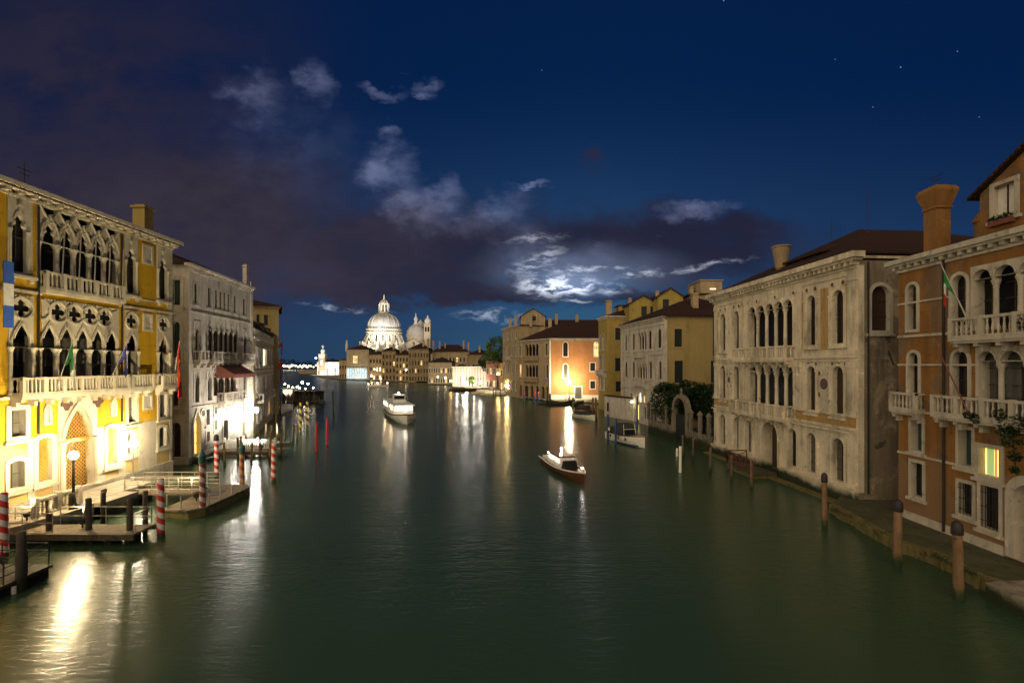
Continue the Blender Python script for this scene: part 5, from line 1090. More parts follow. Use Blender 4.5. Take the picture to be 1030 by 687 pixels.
for x0, x1, z0, z1 in ((678.5, 686, 12.1, 14.7), (678.5, 687, 6.9, 10.1), (717, 724, 12.1, 14.7), (715, 724, 6.9, 10.1)): window(t, HR, rt, 'rect', rt.U(x0), rt.U(x1), z0, z1, .1, .03, .12, 'ysoft', 'shutter_d', .04, (1, 0), 'iron')
b = MB(); b.wall(fr, 0, L, -1, 16.6, H_); b.build('wall', M['grey2'], t); b = MB(); b.wall(rt, 0, 16, -1, 16.6, HR); b.wall(lf, 0, 16, -1, 16.6); bk = Fr(rt.e[:2], lf.o[:2]); b.wall(bk, 0, L, -1, 16.6); b.build('wall', M['ysoft'], t)
b = MB(); b.box(rt, 0, .45, -.03, .05, .7, 16); b.box(rt, .0, 16, -.03, .06, 16.45, 16.59); b.build('quoins', M['grey2'], t)
roof(t, fr, 16, 16.66, 3.6, .5, hip=7)
chimney(t, 27.6, 73, 16.9, 20.3, .85, 'tan')
for (px0, px1, Y, zt, lab) in ((633, 661.5, 96, 21.6, 'gabled yellow attic'), (661.5, 687, 93, 22.6, 'gabled attic')):
    g = Fr(((px0 - CX) / F * Y, Y), ((px1 - CX) / F * Y, Y)); HH = []
    n0 = thing('house', 'yellow gabled house front with two dark windows behind the pale Gothic palazzo' if px0 < 640 else 'taller yellow gabled house front with one dark window behind the pale Gothic palazzo', 'house', (*g.P(g.L / 2, -4, 0)[:2], 0))
    for c in ((.42, .62), (.74, .84)) if px0 < 640 else ((.2, .45),): window(n0, HH, g, 'rect', g.L * c[0], g.L * c[1], zt - 2.4, zt - .5, .08, .03, .15, 'ysoft', 'shutter_d', 0, (0, 0))
    gable_block(n0, g, 9, 2, zt, 1.6, 'ysoft2', HH); chimney(n0, *g.P(g.L * .1, -2, 0)[:2], zt, zt + 1.4, .6, 'tan')
fx = Fr(((696 - CX) / F * 92, 92), ((722 - CX) / F * 92, 92)); t = thing('house', 'dark brown house with a small lit strip behind the pale Gothic palazzo roof', 'house', (34, 90, 0))
shell(t, fx, 12, 0, 22.8, 'brown'); b = MB(); b.box(fx, -.3, fx.L + .3, -12.3, .3, 22.8, 23.1); b.build('roof', M['tile'], t); g = Fr(fx.P(1.9, -.6, 0)[:2], fx.P(6, -.6, 0)[:2]); b = MB(); b.wall(g, 0, g.L, 23.1, 25.6); s1, s2 = sides(g, 6); b.wall(s1, 0, 6, 23.1, 25.6); b.wall(s2, 0, 6, 23.1, 25.6); b.box(g, -.2, g.L + .2, -6, .2, 25.6, 25.8); b.build('roof_room', M['tan'], t)
b = MB(); b.box(g, g.U(714), g.U(720), .02, .08, 23.9, 24.15); b.build('lamp_strip', glow('strip lamp', L_WARM, 1.6), t); chimney(t, *fx.P(.9, -3, 0)[:2], 23, 24.8, .7, 'tan')
# ------------------------------------------------------------------ narrow yellow house, garden block
A, B = (18.75, 104.8), (19.45, 99.0)
fr = Fr(A, B); t = thing('house', 'narrow tall olive yellow house with dark shutters, left of the pale Gothic palazzo', 'house', (24, 102, 0)); H_ = []; HR = []
for z0, z1 in ((12.8, 15.8), (8.6, 11.6), (4.4, 7.2)):
    for c in ((.7, 1.8), (3.2, 4.3)): window(t, H_, fr, 'arch' if z0 > 12 else 'rect', c[0], c[1], z0, z1, .15, .06, .2, 'grey2', 'shutter_w' if z0 < 5 else 'glass', .06, (1, 1))
balcony(t, fr, .3, fr.L - .3, 7.6, .8, .9, 'grey2', .3, 1)
rt, lf = sides(fr, 12)
for a, c, z0, z1 in ((152, 180, 14.6, 17.1), (152, 180, 8.2, 10.9), (155, 185, 4.0, 6.1)): window(t, HR, rt, 'rect', rt.U(590 + a / 5.286), rt.U(590 + c / 5.286), z0, z1, .14, .04, .15, 'ysoft', 'shutter_d', .05, (1, 0), 'iron')
cornice(t, fr, 0, fr.L, 19.1, .45, .4, 'grey2', .45); cornice(t, rt, 0.5, 12, 19.1, .45, .4, 'grey2', .5)
shell(t, fr, 12, -1, 19.4, 'ysoft2', H_, HR); roof(t, fr, 12, 19.62, 2.0, .3, hip=2.6); chimney(t, 20.2, 101, 19.5, 22.9, 1.1, 'tan')
b = MB(); b.bx(22.3, 26, 101, 105, 19.4, 21.8); b.build('attic', M['ysoft2'], t); b = MB(); b.bx(22.1, 26.2, 100.8, 105.2, 21.8, 22.0); b.build('attic_roof', M['tile'], t)
fk = Fr((17.15, 89.6), (20.4, 82.2)); t = thing('garden_wall', 'tall plain stone garden wall with tiled top left of the lit water doorway', 'wall', (19, 86, 0))
shell(t, fk, .6, -1, 3.75, 'grey2'); b = MB(); b.box(fk, -.15, fk.L + .15, -.75, .15, 3.75, 3.95); b.build('coping', M['tile'], t); b = MB(); b.box(fk, .8, 1.4, -.02, .02, 1.0, 2.6); b.build('slit_window', M['glass'], t)
t = thing('gatepost', 'pale greenish lit stone gatepost beside the lit water doorway', 'gatepost', (*fk.P(fk.L + .6, 0, 0)[:2], 0)); b = MB(); b.box(fk, fk.L + .25, fk.L + 1.0, -.6, .05, -1, 3.6); b.build('shaft', M['white'], t); b = MB(); b.box(fk, fk.L + .18, fk.L + 1.07, -.65, .12, 3.6, 3.8); b.build('capstone', M['grey2'], t)
wall_lamp(Fr((19.9, 88), (21.95, 69.75)), 6.6, 3.3, .13, (1., .92, .55), 42, 'small lamp over the lit water doorway behind the moored motorboat', .55)
# ------------------------------------------------------------------ lamplit orange house on the bend
A, B = (2.3, 138.0), (9.8, 126.0)
fr = Fr(A, B); X0, S_ = 490, 5.725; U_ = fr.U
t = thing('house', 'orange house with a broad dark roof lit by a street lamp at the canal bend', 'house', (16, 136, .5)); H_ = []; HR = []
kw = dict(fm='grey2', fw=.22, proud=.06, bars=(1, 1), depth=.25)
loggia(t, H_, fr, 'arch', [(u_(a), u_(c)) for a, c in ((220, 236), (241, 256), (261, 276), (281, 296))], 12.0, 15.2, edge=.25, fm='tan', rad=.14, head=.3); loggia(t, H_, fr, 'arch', [(u_(a), u_(c)) for a, c in ((222, 237), (242, 256), (261, 275), (280, 293))], 6.2, 9.5, edge=.25, fm='tan', rad=.14, head=.3)
for a, c in ((184, 194), (336, 348)): window(t, H_, fr, 'arch', u_(a), u_(c), 12.0, 15.2, sill=.08, **kw); window(t, H_, fr, 'rect', u_(a + 4), u_(c + 4), 6.2, 9.5, sill=.08, **{**kw, 'pm': 'room' if a < 200 else 'glass'})
for a, c in ((188, 200), (215, 238), (250, 266), (280, 298), (314, 332), (340, 352)): window(t, H_, fr, 'arch', u_(a), u_(c), .6, 3.8, .22, .06, .3, 'tan', 'wood', 0, (1, 1), fz0=0)
balcony(t, fr, u_(218), u_(298), 5.1, .7, .9, 'tan', .4, 3); balcony(t, fr, u_(218), u_(298), 10.9, .7, .9, 'tan', .4, 3)
rt, lf = sides(fr, 20); rt = Fr((9.8, 126.0), (32, 126.0))
bb = MB()
def ux(x): return rt.U(490 + x / 5.725)
kw = dict(fm='white', fw=.22, proud=.05, bars=(1, 2), depth=.2)
window(t, HR, rt, 'arch', ux(438), ux(464), 11.7, 15.4, **kw); window(t, HR, rt, 'arch', ux(440), ux(464), 6.1, 9.7, pm='glass2', **kw); window(t, HR, rt, 'arch', ux(616), ux(640), 11.7, 15.4, pm='room', **kw)
for x0, x1, z0, z1 in ((594, 622, 7.9, 10.0), (594, 622, 3.3, 5.3)): window(t, HR, rt, 'rect', ux(x0), ux(x1), z0, z1, pm='shutter_d', **{**kw, 'bars': (1, 0)})
window(t, HR, rt, 'rect', ux(506), ux(545), .7, 3.8, pm='glass2', **kw); window(t, HR, rt, 'rect', ux(454), ux(474), .7, 1.6, pm='glass', **{**kw, 'bars': (1, 0)})
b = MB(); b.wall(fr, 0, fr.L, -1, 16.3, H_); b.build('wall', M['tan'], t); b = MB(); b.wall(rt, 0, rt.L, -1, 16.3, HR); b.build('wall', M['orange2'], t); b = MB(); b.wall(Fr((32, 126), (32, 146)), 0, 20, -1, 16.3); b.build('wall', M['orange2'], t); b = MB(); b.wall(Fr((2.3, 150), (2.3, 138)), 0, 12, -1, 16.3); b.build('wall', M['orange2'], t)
b = MB(); b.box(rt, .0, ux(503), -.02, .05, -1, 1.65); b.box(rt, ux(548), rt.L, -.02, .05, -1, 1.65); b.box(rt, -.04, .35, -.02, .06, 1.65, 16); b.build('plinth', M['white'], t)
cornice(t, fr, 0, fr.L, 15.9, .5, .5, 'grey2', .6); cornice(t, rt, .6, rt.L, 15.9, .5, .5, 'grey2', .6)
b = MB(); e = [(1.6, 138.3), (9.7, 125.4), (33, 125.4), (33, 150), (1.6, 150)]; rr_ = [(14.5, 136.5, 21.6), (33, 137, 21.9)]
b.idx([(x, y, 16.45) for x, y in e] + rr_, [(0, 1, 5), (1, 2, 6, 5), (2, 3, 6), (3, 4, 5, 6), (4, 0, 5), (4, 3, 2, 1, 0)]); b.build('roof', M['tile'], t); chimney(t, 28, 131, 17.5, 21.5, .8, 'tan'); chimney(t, 11, 140, 16, 22.9, 1.0, 'tan')
A2, B2 = (-3.0, 155.5), (2.0, 138.6)
fr = Fr(A2, B2); t = thing('house', 'tall dim house with a gabled attic left of the lamplit orange house', 'house', (6, 150, 0)); H_ = []; 
for z0, z1 in ((17.3, 19.3), (12.2, 15.2), (7.2, 10.2), (2.2, 5.0)):
    for i in range(4): window(t, H_, fr, 'rect' if z0 > 16 else 'arch', 1.6 + i * 4.2, 3.0 + i * 4.2, z0, z1, .2, .06, .25, 'grey2', 'room' if (z0 < 3 and i == 1) else 'glass', .06, (1, 1))
balcony(t, fr, 5, 11, 11.2, .8, 1., 'grey2', .4, 3); cornice(t, fr, 0, fr.L, 20.5, .5, .5, 'grey2', .7); shell(t, fr, 14, -1, 20.8, 'tan', H_); roof(t, fr, 14, 20.9, 1.4, .4)
g = Fr((2.6, 140.4), (9.6, 140.4)); HH = []; window(t, HH, g, 'rect', 2.3, 4.4, 22.3, 24.2, .15, .05, .15, 'grey2', 'glass', 0, (2, 1)); gable_block(t, g, 9, 16, 23.6, 2.2, 'tan', HH)
for (x, y) in ((-1.5, 152), (.2, 146), (4.5, 139.6)): chimney(t, x + .9, y, 20.5, 24.2, .9, 'tan')
t = thing('house', 'long dark roofed house behind the lamplit orange house', 'house', (22, 160, 0)); fz_ = Fr((8, 152), (38, 152)); shell(t, fz_, 12, 0, 21.8, 'brown'); roof(t, fz_, 12, 21.9, 2.3, .4, hip=1.0); chimney(t, 14, 153, 22, 25.6, .9, 'tan'); chimney(t, 20.5, 153, 22, 25.4, .9, 'tan')
# quay and lamps at the bend
b = MB(); b.prism([(9.6, 122.2), (16.5, 121.0), (24, 112), (30, 112), (30, 125.9), (9.9, 125.9), (4.6, 134.2), (3.6, 133.4)], -1.2, .5); kind(b.build('quay', M['quay']), 'structure')
street_lamp('street_lamp', 14.4, 122.0, .5, 5.0, .50, (1., .82, .52), 620, 'dazzling street lamp on the quay before the orange house at the bend', post='iron', pr=.07)
street_lamp('street_lamp', -1.6, 150.0, -.5, 3.0, .40, (1., .72, .30), 450, 'yellow street lamp at the water foot of the tall dim house', post='iron', pr=.07)
street_lamp('street_lamp', -4.6, 163.0, 0., 6.4, .38, (1., .66, .26), 220, 'high yellow street lamp at the corner beyond the tall dim house', post='iron', pr=.07)
# ------------------------------------------------------------------ far right bank
def block(name, lab, px0, px1, Yd, ytop, wm, rows, cols, lit=(), depth=14, rise=2.2, rf=True, wk='rect', Y2=None, fm='grey2', roomm='room', chims=(), wh=1.9, hip=None, z0=-1, over=.4):
    """a house across the water: front between two sight lines at a known distance"""
    A = ((px0 - CX) / F * Yd, Yd); Y2 = Y2 or Yd; B = ((px1 - CX) / F * Y2, Y2); g = Fr(A, B); zt = H + (HY - ytop) / F * (Yd + Y2) / 2
    c = g.P(g.L / 2, -depth / 2, 0); t = thing('house', lab, 'house', c); HH = []
    if rows and cols:
        ph = (zt - 1.2) / rows; cw = g.L / cols
        for r in range(rows):
            for i in range(cols):
                u = (i + .5) * cw; w_ = min(.62, cw * .24); z = .9 + r * ph
                window(t, HH, g, wk, u - w_, u + w_, z, z + min(ph * .62, wh * 1.2), .18, .06, .25, fm, roomm if (r, i) in lit else 'glass', 0, (1, 1))
    shell(t, g, depth, z0, zt, wm, HH)
    b = MB(); b.box(g, -.1, g.L + .1, -.1, .3, zt - .3, zt + .02); b.build('cornice', M[fm], t)
    if rf: roof(t, g, depth, zt + .05, rise, over, hip=hip)
    for u, d, h in chims: x, y, _ = g.P(g.L * u, -d, 0); chimney(t, x, y, zt - .5, zt + h, .95, 'tan')
    return t, g, zt
block('house', 'small pink house with lit windows at the foot of the dark trees', 489, 505, 190, 363, 'pink', 2, 5, [(1, 1), (1, 3), (1, 4), (0, 2)], rise=1.0)
block('house', 'low tan garden building between the pink house and the tall dim house', 503, 509, 168, 365, 'brown', 2, 2, [(0, 0)], rise=1.2)
t, g, zt = block('palace', 'long low white palace blazing with floodlights and green hedges on its roof', 455, 489, 200, 369.5, 'istria_w', 1, 11, [(0, 3), (0, 7)], rf=False, wk='arch', fm='grey2', wh=3.0, roomm='room_w'); t.name = 'palace'; t['category'] = 'palace'
b = MB(); b.box(g, -.2, g.L + .2, -.3, .35, zt + .03, zt + .35); b.box(g, 0, g.L, -14, -.3, zt - .3, zt + .04); b.build('parapet', M['white'], t)
for i in range(12): u = .6 + (g.L - 1.2) * i / 11; b = MB(); b.box(g, u - .28, u + .28, -.05, .14, .9, zt - .3); b.build('pilaster', M['white'], t)
for k_, (f0, f1, lab) in enumerate(((.15, .38, 'clipped green hedge on the roof of the white floodlit palace, left'), (.62, .98, 'longer clipped green hedge on the roof of the white floodlit palace, right'))):
    h_ = tag(thing('hedge', lab, 'hedge', g.P(g.L * (f0 + f1) / 2, -1.2, zt + .1)), lab, 'hedge', 'roof hedges'); k = MB(); leaves(k, g.P(g.L * (f0 + f1) / 2, -1.2, zt + .5), (g.L * (f1 - f0) / 2, .8, .8), 900, .25, random.Random(k_), 0); k.build('foliage', M['leaf2'], h_)
tree('tree', 'small floodlit green tree on the terrace of the white palace', (475 - CX) / F * 193, 193, .5, 2.0, [(((475 - CX) / F * 193, 193, 3.4), (1.6, 1.4, 1.6))], 'leaf2', 900, .2, None, 9)
block('house', 'cream palazzo with dark windows left of the floodlit white palace', 431, 454.5, 231, 364.5, 'cream', 2, 10, [(1, 5), (1, 7), (0, 7), (0, 1)], rise=2.6, wk='arch', fm='white', chims=((.1, 3, 4), (.8, 5, 4.5)))
block('house', 'long tan house with tall chimneys standing behind the cream palazzo', 434, 472, 268, 354, 'tan', 3, 11, [(2, 7)], rise=4.2, chims=((.04, 2, 6.5), (.2, 3, 6), (.34, 4, 5), (.84, 3, 6.5), (.97, 3, 5.5)), z0=0)
block('house', 'dark low house behind the roof hedges of the white palace', 470, 494, 238, 357, 'brown', 2, 6, rise=3.2, chims=((.5, 3, 4.5),), z0=0)
block('house', 'wide dim palazzo with tall chimneys right below the small dome', 411, 431, 262, 351, 'brown', 4, 7, [(1, 2), (2, 4)], rise=3.4, chims=((.2, 3, 4), (.7, 3, 5), (.95, 2, 5.5)), fm='tan')
t, g, zt = block('house', 'narrow tan house in the row of palazzi below the small dome', 398, 411, 272, 357, 'tan', 4, 4, [(0, 1), (2, 2), (1, 1)], rise=3.0, chims=((.3, 3, 4),), fm='tan')
block('house', 'tall brown house in the row below the great dome', 384, 398, 280, 353, 'brown', 4, 4, [(1, 0), (2, 3)], rise=2.6, chims=((.8, 2, 4),), fm='tan')
block('house', 'lower tan house with warm lit windows below the great dome', 371.5, 384, 288, 356.5, 'tan', 3, 4, [(1, 3), (1, 2), (0, 1), (0, 3)], rise=2.4, fm='tan', roomm='room_w')
t, g, zt = block('house', 'square tan palazzo with one tall column of lit windows, left end of the row', 348.5, 371, 300, 351.5, 'tan', 0, 0, rise=3.0)
HH = []
for z in (13.2, 17.0 - 1.4): w = window(t, HH, g, 'rect', g.U(355.2), g.U(359.6), z - 2.6, z - .5, .2, .12, -.02, 'grey2', 'room', 0, (2, 0))
b = MB()
b.box(g, .15, g.L - 1, .1, 1.2, 7.3, 7.6)
b.build('ledge', M['white'], t)
W0 = []; b = MB()
for i in range(9): u = .4 + i * (g.L - 1.6) / 8; b.box(g, u - .38, u + .38, .05, .5, 1.0, 7.3)
b.build('colonnade', M['white'], t); b = MB(); b.fill(g, [outline('rect', .3, g.L - 1, 1.2, 7.2)], .04); b.build('pane', M['room_c'], t)
block('house', 'dim tan house between the lit colonnade and the bright customs house', 341, 349, 330, 362, 'tan', 2, 3, rise=1.2, fm='tan')
b = MB(); b.prism([(-100, 296), (-92, 287), (-72, 279), (-58, 265), (-52, 262), (-46, 262), (-40, 229), (-28, 226), (-24, 195), (-9, 186), (-6, 164), (-2, 152), (-.5, 157), (20, 170), (80, 220), (60, 460), (-160, 460), (-175, 420), (-130, 335)], -1.2, .6); kind(b.build('far_bank', M['quay']), 'structure')
# trees above the pink house
for i, (px, Y, z, r, lab, m) in enumerate(((500, 178, 15.5, 5.0, 'dim green leafy tree beside the tall dim house at the bend', 'leaf2'), (495, 200, 11.5, 4.2, 'dark round tree behind the pink house', 'leaf'), (488, 215, 10.0, 3.8, 'low dark tree at the left of the pink house', 'leaf'))):
    x = (px - CX) / F * Y; tree('tree', lab, x, Y, .6, z * .6, [((x, Y, z), (r * .8, r * .8, r)), ((x + r * .4, Y, z - r * .5), (r * .7, r * .7, r * .7)), ((x - r * .5, Y - 1, z - r * .6), (r * .6, r * .6, r * .6))], m, 2600, .34, 'trees at the canal bend', 20 + i)
# ------------------------------------------------------------------ domed church
YS = 390.
def sx(px): return (px - CX) / F * YS
def sz(py): return H + (HY - py) / F * YS
t = thing('church', 'floodlit white church with one great dome, a smaller dome and twin bell towers', 'church', (sx(398), YS, 0))
cxs = sx(386.3); k = YS / F; b = MB(); r = 15.9 * k; b.sm = True
dome = [(r * 1.0, sz(331.6)), (r * 1.0, sz(330))] + [(r * math.cos(a) ** .92, sz(330) + (sz(315.2) - sz(330)) * math.sin(a)) for a in [R(6 * i) for i in range(1, 13)]] + [(5.6 * k, sz(315.2))]
b.lathe(cxs, YS, dome, 32); d = b.build('dome', M['lead'], t); b = MB()
for i in range(16):
    a0 = 2 * PI * (i + .5) / 16; pr = None
    for rr, z in dome[2:-1]:
        p = (cxs + (rr + .12) * math.cos(a0), YS + (rr + .12) * math.sin(a0), z)
        if pr: b.tube(pr, p, .35, n=5)
        pr = p
b.build('ribs', M['lead'], d)
for i in range(8):
    a0 = 2 * PI * (i + .25) / 8; rr = r * .9; z = sz(326.5); b = MB(); c = (cxs + rr * math.cos(a0), YS + rr * math.sin(a0)); b.bx(c[0] - .5, c[0] + .5, c[1] - .5, c[1] + .5, z, z + 1.6); b.build('dormer', M['iron'], d)
b = MB(); b.lathe(cxs, YS, [(r * 1.03, sz(350)), (r * 1.03, sz(335.6)), (r * 1.14, sz(335.4)), (r * 1.14, sz(334.6)), (r * 1.04, sz(334.4)), (r * 1.04, sz(332.6)), (r * 1.12, sz(332.3)), (r * 1.12, sz(331.4)), (r * .9, sz(331.3))], 32); dr = b.build('drum', M['istria_w'], t)
for i in range(16):
    a0 = 2 * PI * i / 16 - PI / 2 + PI / 16; 
    n_ = Vector((math.cos(a0), math.sin(a0), 0)); u_v = Vector((-n_.y, n_.x, 0)); c = Vector((cxs, YS, 0)) + n_ * (r * 1.035)
    fw_ = Fr((c - u_v * 1.3)[:2], (c + u_v * 1.3)[:2]); hh = []
    if n_.y < .3: window(dr, hh, fw_, 'arch', .6, 2.0, sz(344), sz(337.5), .3, .25, .0, 'white', 'glass', 0, (0, 0)); b = MB(); b.box(fw_, -.35, .2, 0, .45, sz(349), sz(335.8)); b.build('pilaster', M['white'], dr)
# scroll buttresses and statues round the drum
for i in range(16):
    a0 = 2 * PI * i / 16 - PI / 2; n_ = Vector((math.cos(a0), math.sin(a0), 0))
    if n_.y > .4: continue
    u_v = Vector((-n_.y, n_.x, 0)); C_ = Vector((cxs, YS, 0)); b = MB(); prof = [(1.0, 336.5), (1.12, 338), (1.2, 341), (1.28, 344), (1.42, 345.5), (1.55, 348), (1.5, 352), (1.0, 352)]
    pts = [(C_ + n_ * (r * q), sz(y)) for q, y in prof]; L_ = [(*(p - u_v * .9)[:2], z) for p, z in pts]; R_ = [(*(p + u_v * .9)[:2], z) for p, z in pts]
    n = len(L_); b.idx(L_ + R_, [tuple(range(n)), tuple(range(n, 2 * n))[::-1]] + [(j, n + j, n + (j + 1) % n, (j + 1) % n) for j in range(n)]); b.build('buttress', M['istria_w'], t)
    q = C_ + n_ * (r * 1.46); b = MB(); b.lathe(q.x, q.y, [(.9, sz(348)), (.5, sz(346.8)), (.75, sz(345.6)), (.5, sz(344.6)), (.42, sz(344.1)), (.1, sz(343.6))], 8); b.build('statue', M['white'], t)
# lantern
b = MB(); rl = 5.4 * k; b.lathe(cxs, YS, [(rl, sz(315.6)), (rl, sz(314)), (rl * .66, sz(313.8)), (rl * .6, sz(306.5)), (rl * .8, sz(306)), (rl * .8, sz(305)), (rl * .62, sz(304)), (rl * .4, sz(302.4)), (rl * .2, sz(301.2)), (.3, sz(300.8))], 16); ln = b.build('lantern', M['istria_w'], t)
for i in range(8):
    a0 = 2 * PI * (i + .5) / 8; b = MB(); x, y = cxs + rl * .86 * math.cos(a0), YS + rl * .86 * math.sin(a0); b.lathe(x, y, [(.55, sz(314)), (.4, sz(309)), (.45, sz(306.2))], 8); b.tube((x, y, sz(306)), (cxs + rl * .5 * math.cos(a0), YS + rl * .5 * math.sin(a0), sz(302.5)), .35, .2, 6); b.build('column', M['white'], ln)
    x, y = cxs + rl * .62 * math.cos(a0 + .39), YS + rl * .62 * math.sin(a0 + .39); b = MB(); b.lathe(x, y, [(.5, sz(313.5)), (.5, sz(308)), (.1, sz(307))], 8); b.build('opening', M['glass'], ln)
b = MB(); b.lathe(cxs, YS, [(.7, sz(301.2)), (.9, sz(300.5)), (.4, sz(299.6)), (.5, sz(298.6)), (.1, sz(296.2))], 8); b.build('statue', M['white'], ln)
# body
b = MB()
rb = r * 1.6
b.lathe(cxs, YS, [(rb, 0), (rb, sz(352)), (rb * 1.02, sz(351.8)), (rb * 1.02, sz(351))], 8, PI / 8); b.build('octagon', M['istria_w'], t)
b = MB(); b.lathe(cxs, YS, [(rb * 1.0, sz(350.95)), (r * 1.05, sz(347))], 8, PI / 8); b.build('octagon_roof', M['lead'], t)
# small dome
c2 = sx(416.3); Y2 = YS + 8; r2 = 9.6 * k; b = MB(); b.sm = True; z1, z2 = sz(336.5), sz(325.6)
b.lathe(c2, Y2, [(r2, z1 - .6)] + [(r2 * math.cos(a) ** .9, z1 + (z2 - z1) * math.sin(a)) for a in [R(6 * i) for i in range(0, 14)]] + [(2.2 * k, z2)], 28); d2 = b.build('small_dome', M['lead'], t)
b = MB(); b.lathe(c2, Y2, [(r2 * 1.02, 0), (r2 * 1.02, sz(345)), (r2 * 1.06, sz(344.8)), (r2 * 1.02, sz(344.4)), (r2 * 1.02, sz(337.4)), (r2 * 1.1, sz(337.2)), (r2 * 1.1, sz(336.6)), (r2 * .9, sz(336.5))], 28); b.build('small_drum', M['istria_w'], t)
b = MB(); rl = 2.4 * k; b.lathe(c2, Y2, [(rl * 1.1, sz(325.8)), (rl * 1.1, sz(324.8)), (rl * .7, sz(324.6)), (rl * .7, sz(321)), (rl * 1.0, sz(320.6)), (rl * 1.0, sz(320)), (rl * .7, sz(319)), (rl * .3, sz(317.2)), (.35, sz(316)), (.4, sz(315.2)), (.08, sz(313.8))], 12); b.build('small_lantern', M['white'], t)
g = Fr((c2 - r2 * .72, Y2 - r2 * 1.5), (c2 + r2 * .72, Y2 - r2 * 1.5)); b = MB(); b.wall(g, 0, g.L, 5, sz(345.5)); b.face([g.P(0, 0, sz(345.5)), g.P(g.L, 0, sz(345.5)), g.P(g.L / 2, 0, sz(341))]); s1, s2 = sides(g, 20); b.wall(s1, 0, 20, 5, sz(345.5)); b.wall(s2, 0, 20, 5, sz(345.5)); b.build('transept', M['istria_w'], t); gable_roof(t, g, 20, sz(345.5), sz(341) - sz(345.5), .6, 'lead')
for px, top, yb, Yt in ((430.2, 317.5, 352, YS + 4), (423.0, 319.3, 352, YS + 30)):
    x = sx(px) * Yt / YS; w_ = 3.3 * k; b = MB(); b.bx(x - w_, x + w_, Yt - w_, Yt + w_, 0, sz(326.2)); b.bx(x - w_ * 1.15, x + w_ * 1.15, Yt - w_ * 1.15, Yt + w_ * 1.15, sz(326.2), sz(325.4)); tw = b.build('bell_tower', M['istria_w'], t)
    b = MB(); b.lathe(x, Yt, [(w_ * .95, sz(325.4)), (w_ * .95, sz(323.4)), (w_ * 1.05, sz(323.2)), (w_ * .98, sz(322)), (w_ * .7, sz(320.4)), (w_ * .3, sz(319.4)), (w_ * .22, sz(318.8)), (w_ * .3, sz(318.2)), (.1, sz(top - 1))], 12); b.build('cupola', M['white'], tw)
    g = Fr((x - w_, Yt - w_), (x + w_, Yt - w_))
    for c in (.3, .7): b = MB(); b.fill(g, [outline('arch', g.L * c - .75, g.L * c + .75, sz(333.5), sz(328.6))], .05); b.build('bell_opening', M['glass'], tw)
b = MB(); b.lathe(sx(357.3), YS - 20, [(1.0, 20), (1.0, sz(347.2)), (.5, sz(346.8)), (.7, sz(345.6)), (.35, sz(344)), (.1, sz(343.2))], 8); o = b.single('statue', M['white'], (sx(357.3), YS - 20, 20)); tag(o, 'single floodlit white statue on a plinth left of the great dome', 'statue')
for i, (px, py, tx, ty, e, s_) in enumerate(((372, 356, 378, 334, 6.0e4, 50), (398, 357, 394, 334, 6.0e4, 50), (386, 350, 386, 325, 6.5e4, 55), (362, 350, 380, 322, 5.0e4, 50), (412, 354, 408, 335, 1.0e4, 60), (420, 345, 416.5, 330, 2.2e4, 60), (432, 350, 430, 330, 2.0e4, 40), (386, 314, 386, 306, 5e3, 80))):
    Yf = YS - (38 if py > 320 else 17); spot('floodlight', ((px - CX) / F * Yf, Yf, H + (HY - py) / F * Yf), (sx(tx), YS - 8, sz(ty)), e, s_, (1., .93, .84))
# ------------------------------------------------------------------ customs house at the point and the far shore
YD = 430.
dx_ = lambda px: (px - CX) / F * YD
t = thing('customs_house', 'bright white customs house with a small tower at the far point of the right bank', 'customs house', (dx_(330), YD, 0)); g = Fr((dx_(319), YD), (dx_(344), YD)); zt = H + (HY - 364) / F * YD; HH = []
for i in range(9): window(t, HH, g, 'arch', 1.0 + i * 2.4, 2.2 + i * 2.4, .8, 7, .3, .1, .4, 'white', 'room_w' if i % 3 else 'glass', 0, (1, 0))
shell(t, g, 20, -1, zt, 'white', HH); roof(t, g, 20, zt, 2.0, .8); b = MB(); b.box(g, -4, g.L + 3, -20, 6, -1, .7); b.build('quay', M['quay'], t)
b = MB(); cx_ = dx_(324); b.bx(cx_ - 2.8, cx_ + 2.8, YD - 1, YD + 5, 4, 18.6); b.bx(cx_ - 3.1, cx_ + 3.1, YD - 1.3, YD + 5.3, 18.6, 19.2); b.build('tower', M['tan'], t); b = MB(); b.lathe(cx_, YD + 2, [(2.0, 19.2), (1.8, 22.2), (2.1, 22.4), (1.2, 23.4), (.3, 24.4), (.3, 25.0)], 10); b.build('turret', M['white'], t); b = MB(); b.sphere((cx_, YD + 2, 26.0), 1.1); b.build('ball', M['white'], t)
b = MB(); b.fill(Fr((cx_ - 1.2, YD - 1), (cx_ + 1.2, YD - 1)), [outline('arch', .2, 2.0, 9.5, 14)], .08); b.build('opening', glow('blue lit opening', (.12, .16, 1.), 1.4), t)
for px, e in ((321, 0.8e4), (330, 1.6e4), (339, 1.3e4)): spot('floodlight', (dx_(px), YD - 16, 1.5), (dx_(px), YD, 5), e, 110, (1., .95, .86))
spot('floodlight', (dx_(324), YD - 9, 16), (cx_, YD + 2, 21), 9e3, 70, (.75, .95, 1.)); 
o = MB(); o.sphere((dx_(319.6), YD - 4, 15.5), .9); q = o.single('beacon', glow('blue white beacon', (.35, .5, 1.), 9), (dx_(319.6), YD - 4, 15.5)); tag(q, 'blue white beacon shining left of the customs house tower', 'beacon')
b = MB(); b.prism([(-1200, 1500), (1300, 1500), (1300, 1600), (-1200, 1600)], -1, 2.2); kind(b.build('far_shore', M['ground']), 'structure')
rn = random.Random(5)
k = MB()
for i in range(60): x = -800 + i * 16; leaves(k, (x, 1512, 12 + rn.uniform(-3, 7)), (11, 6, 11), 60, 3.2, rn, 0)
kind(k.build('treeline', M['leaf']), 'stuff')
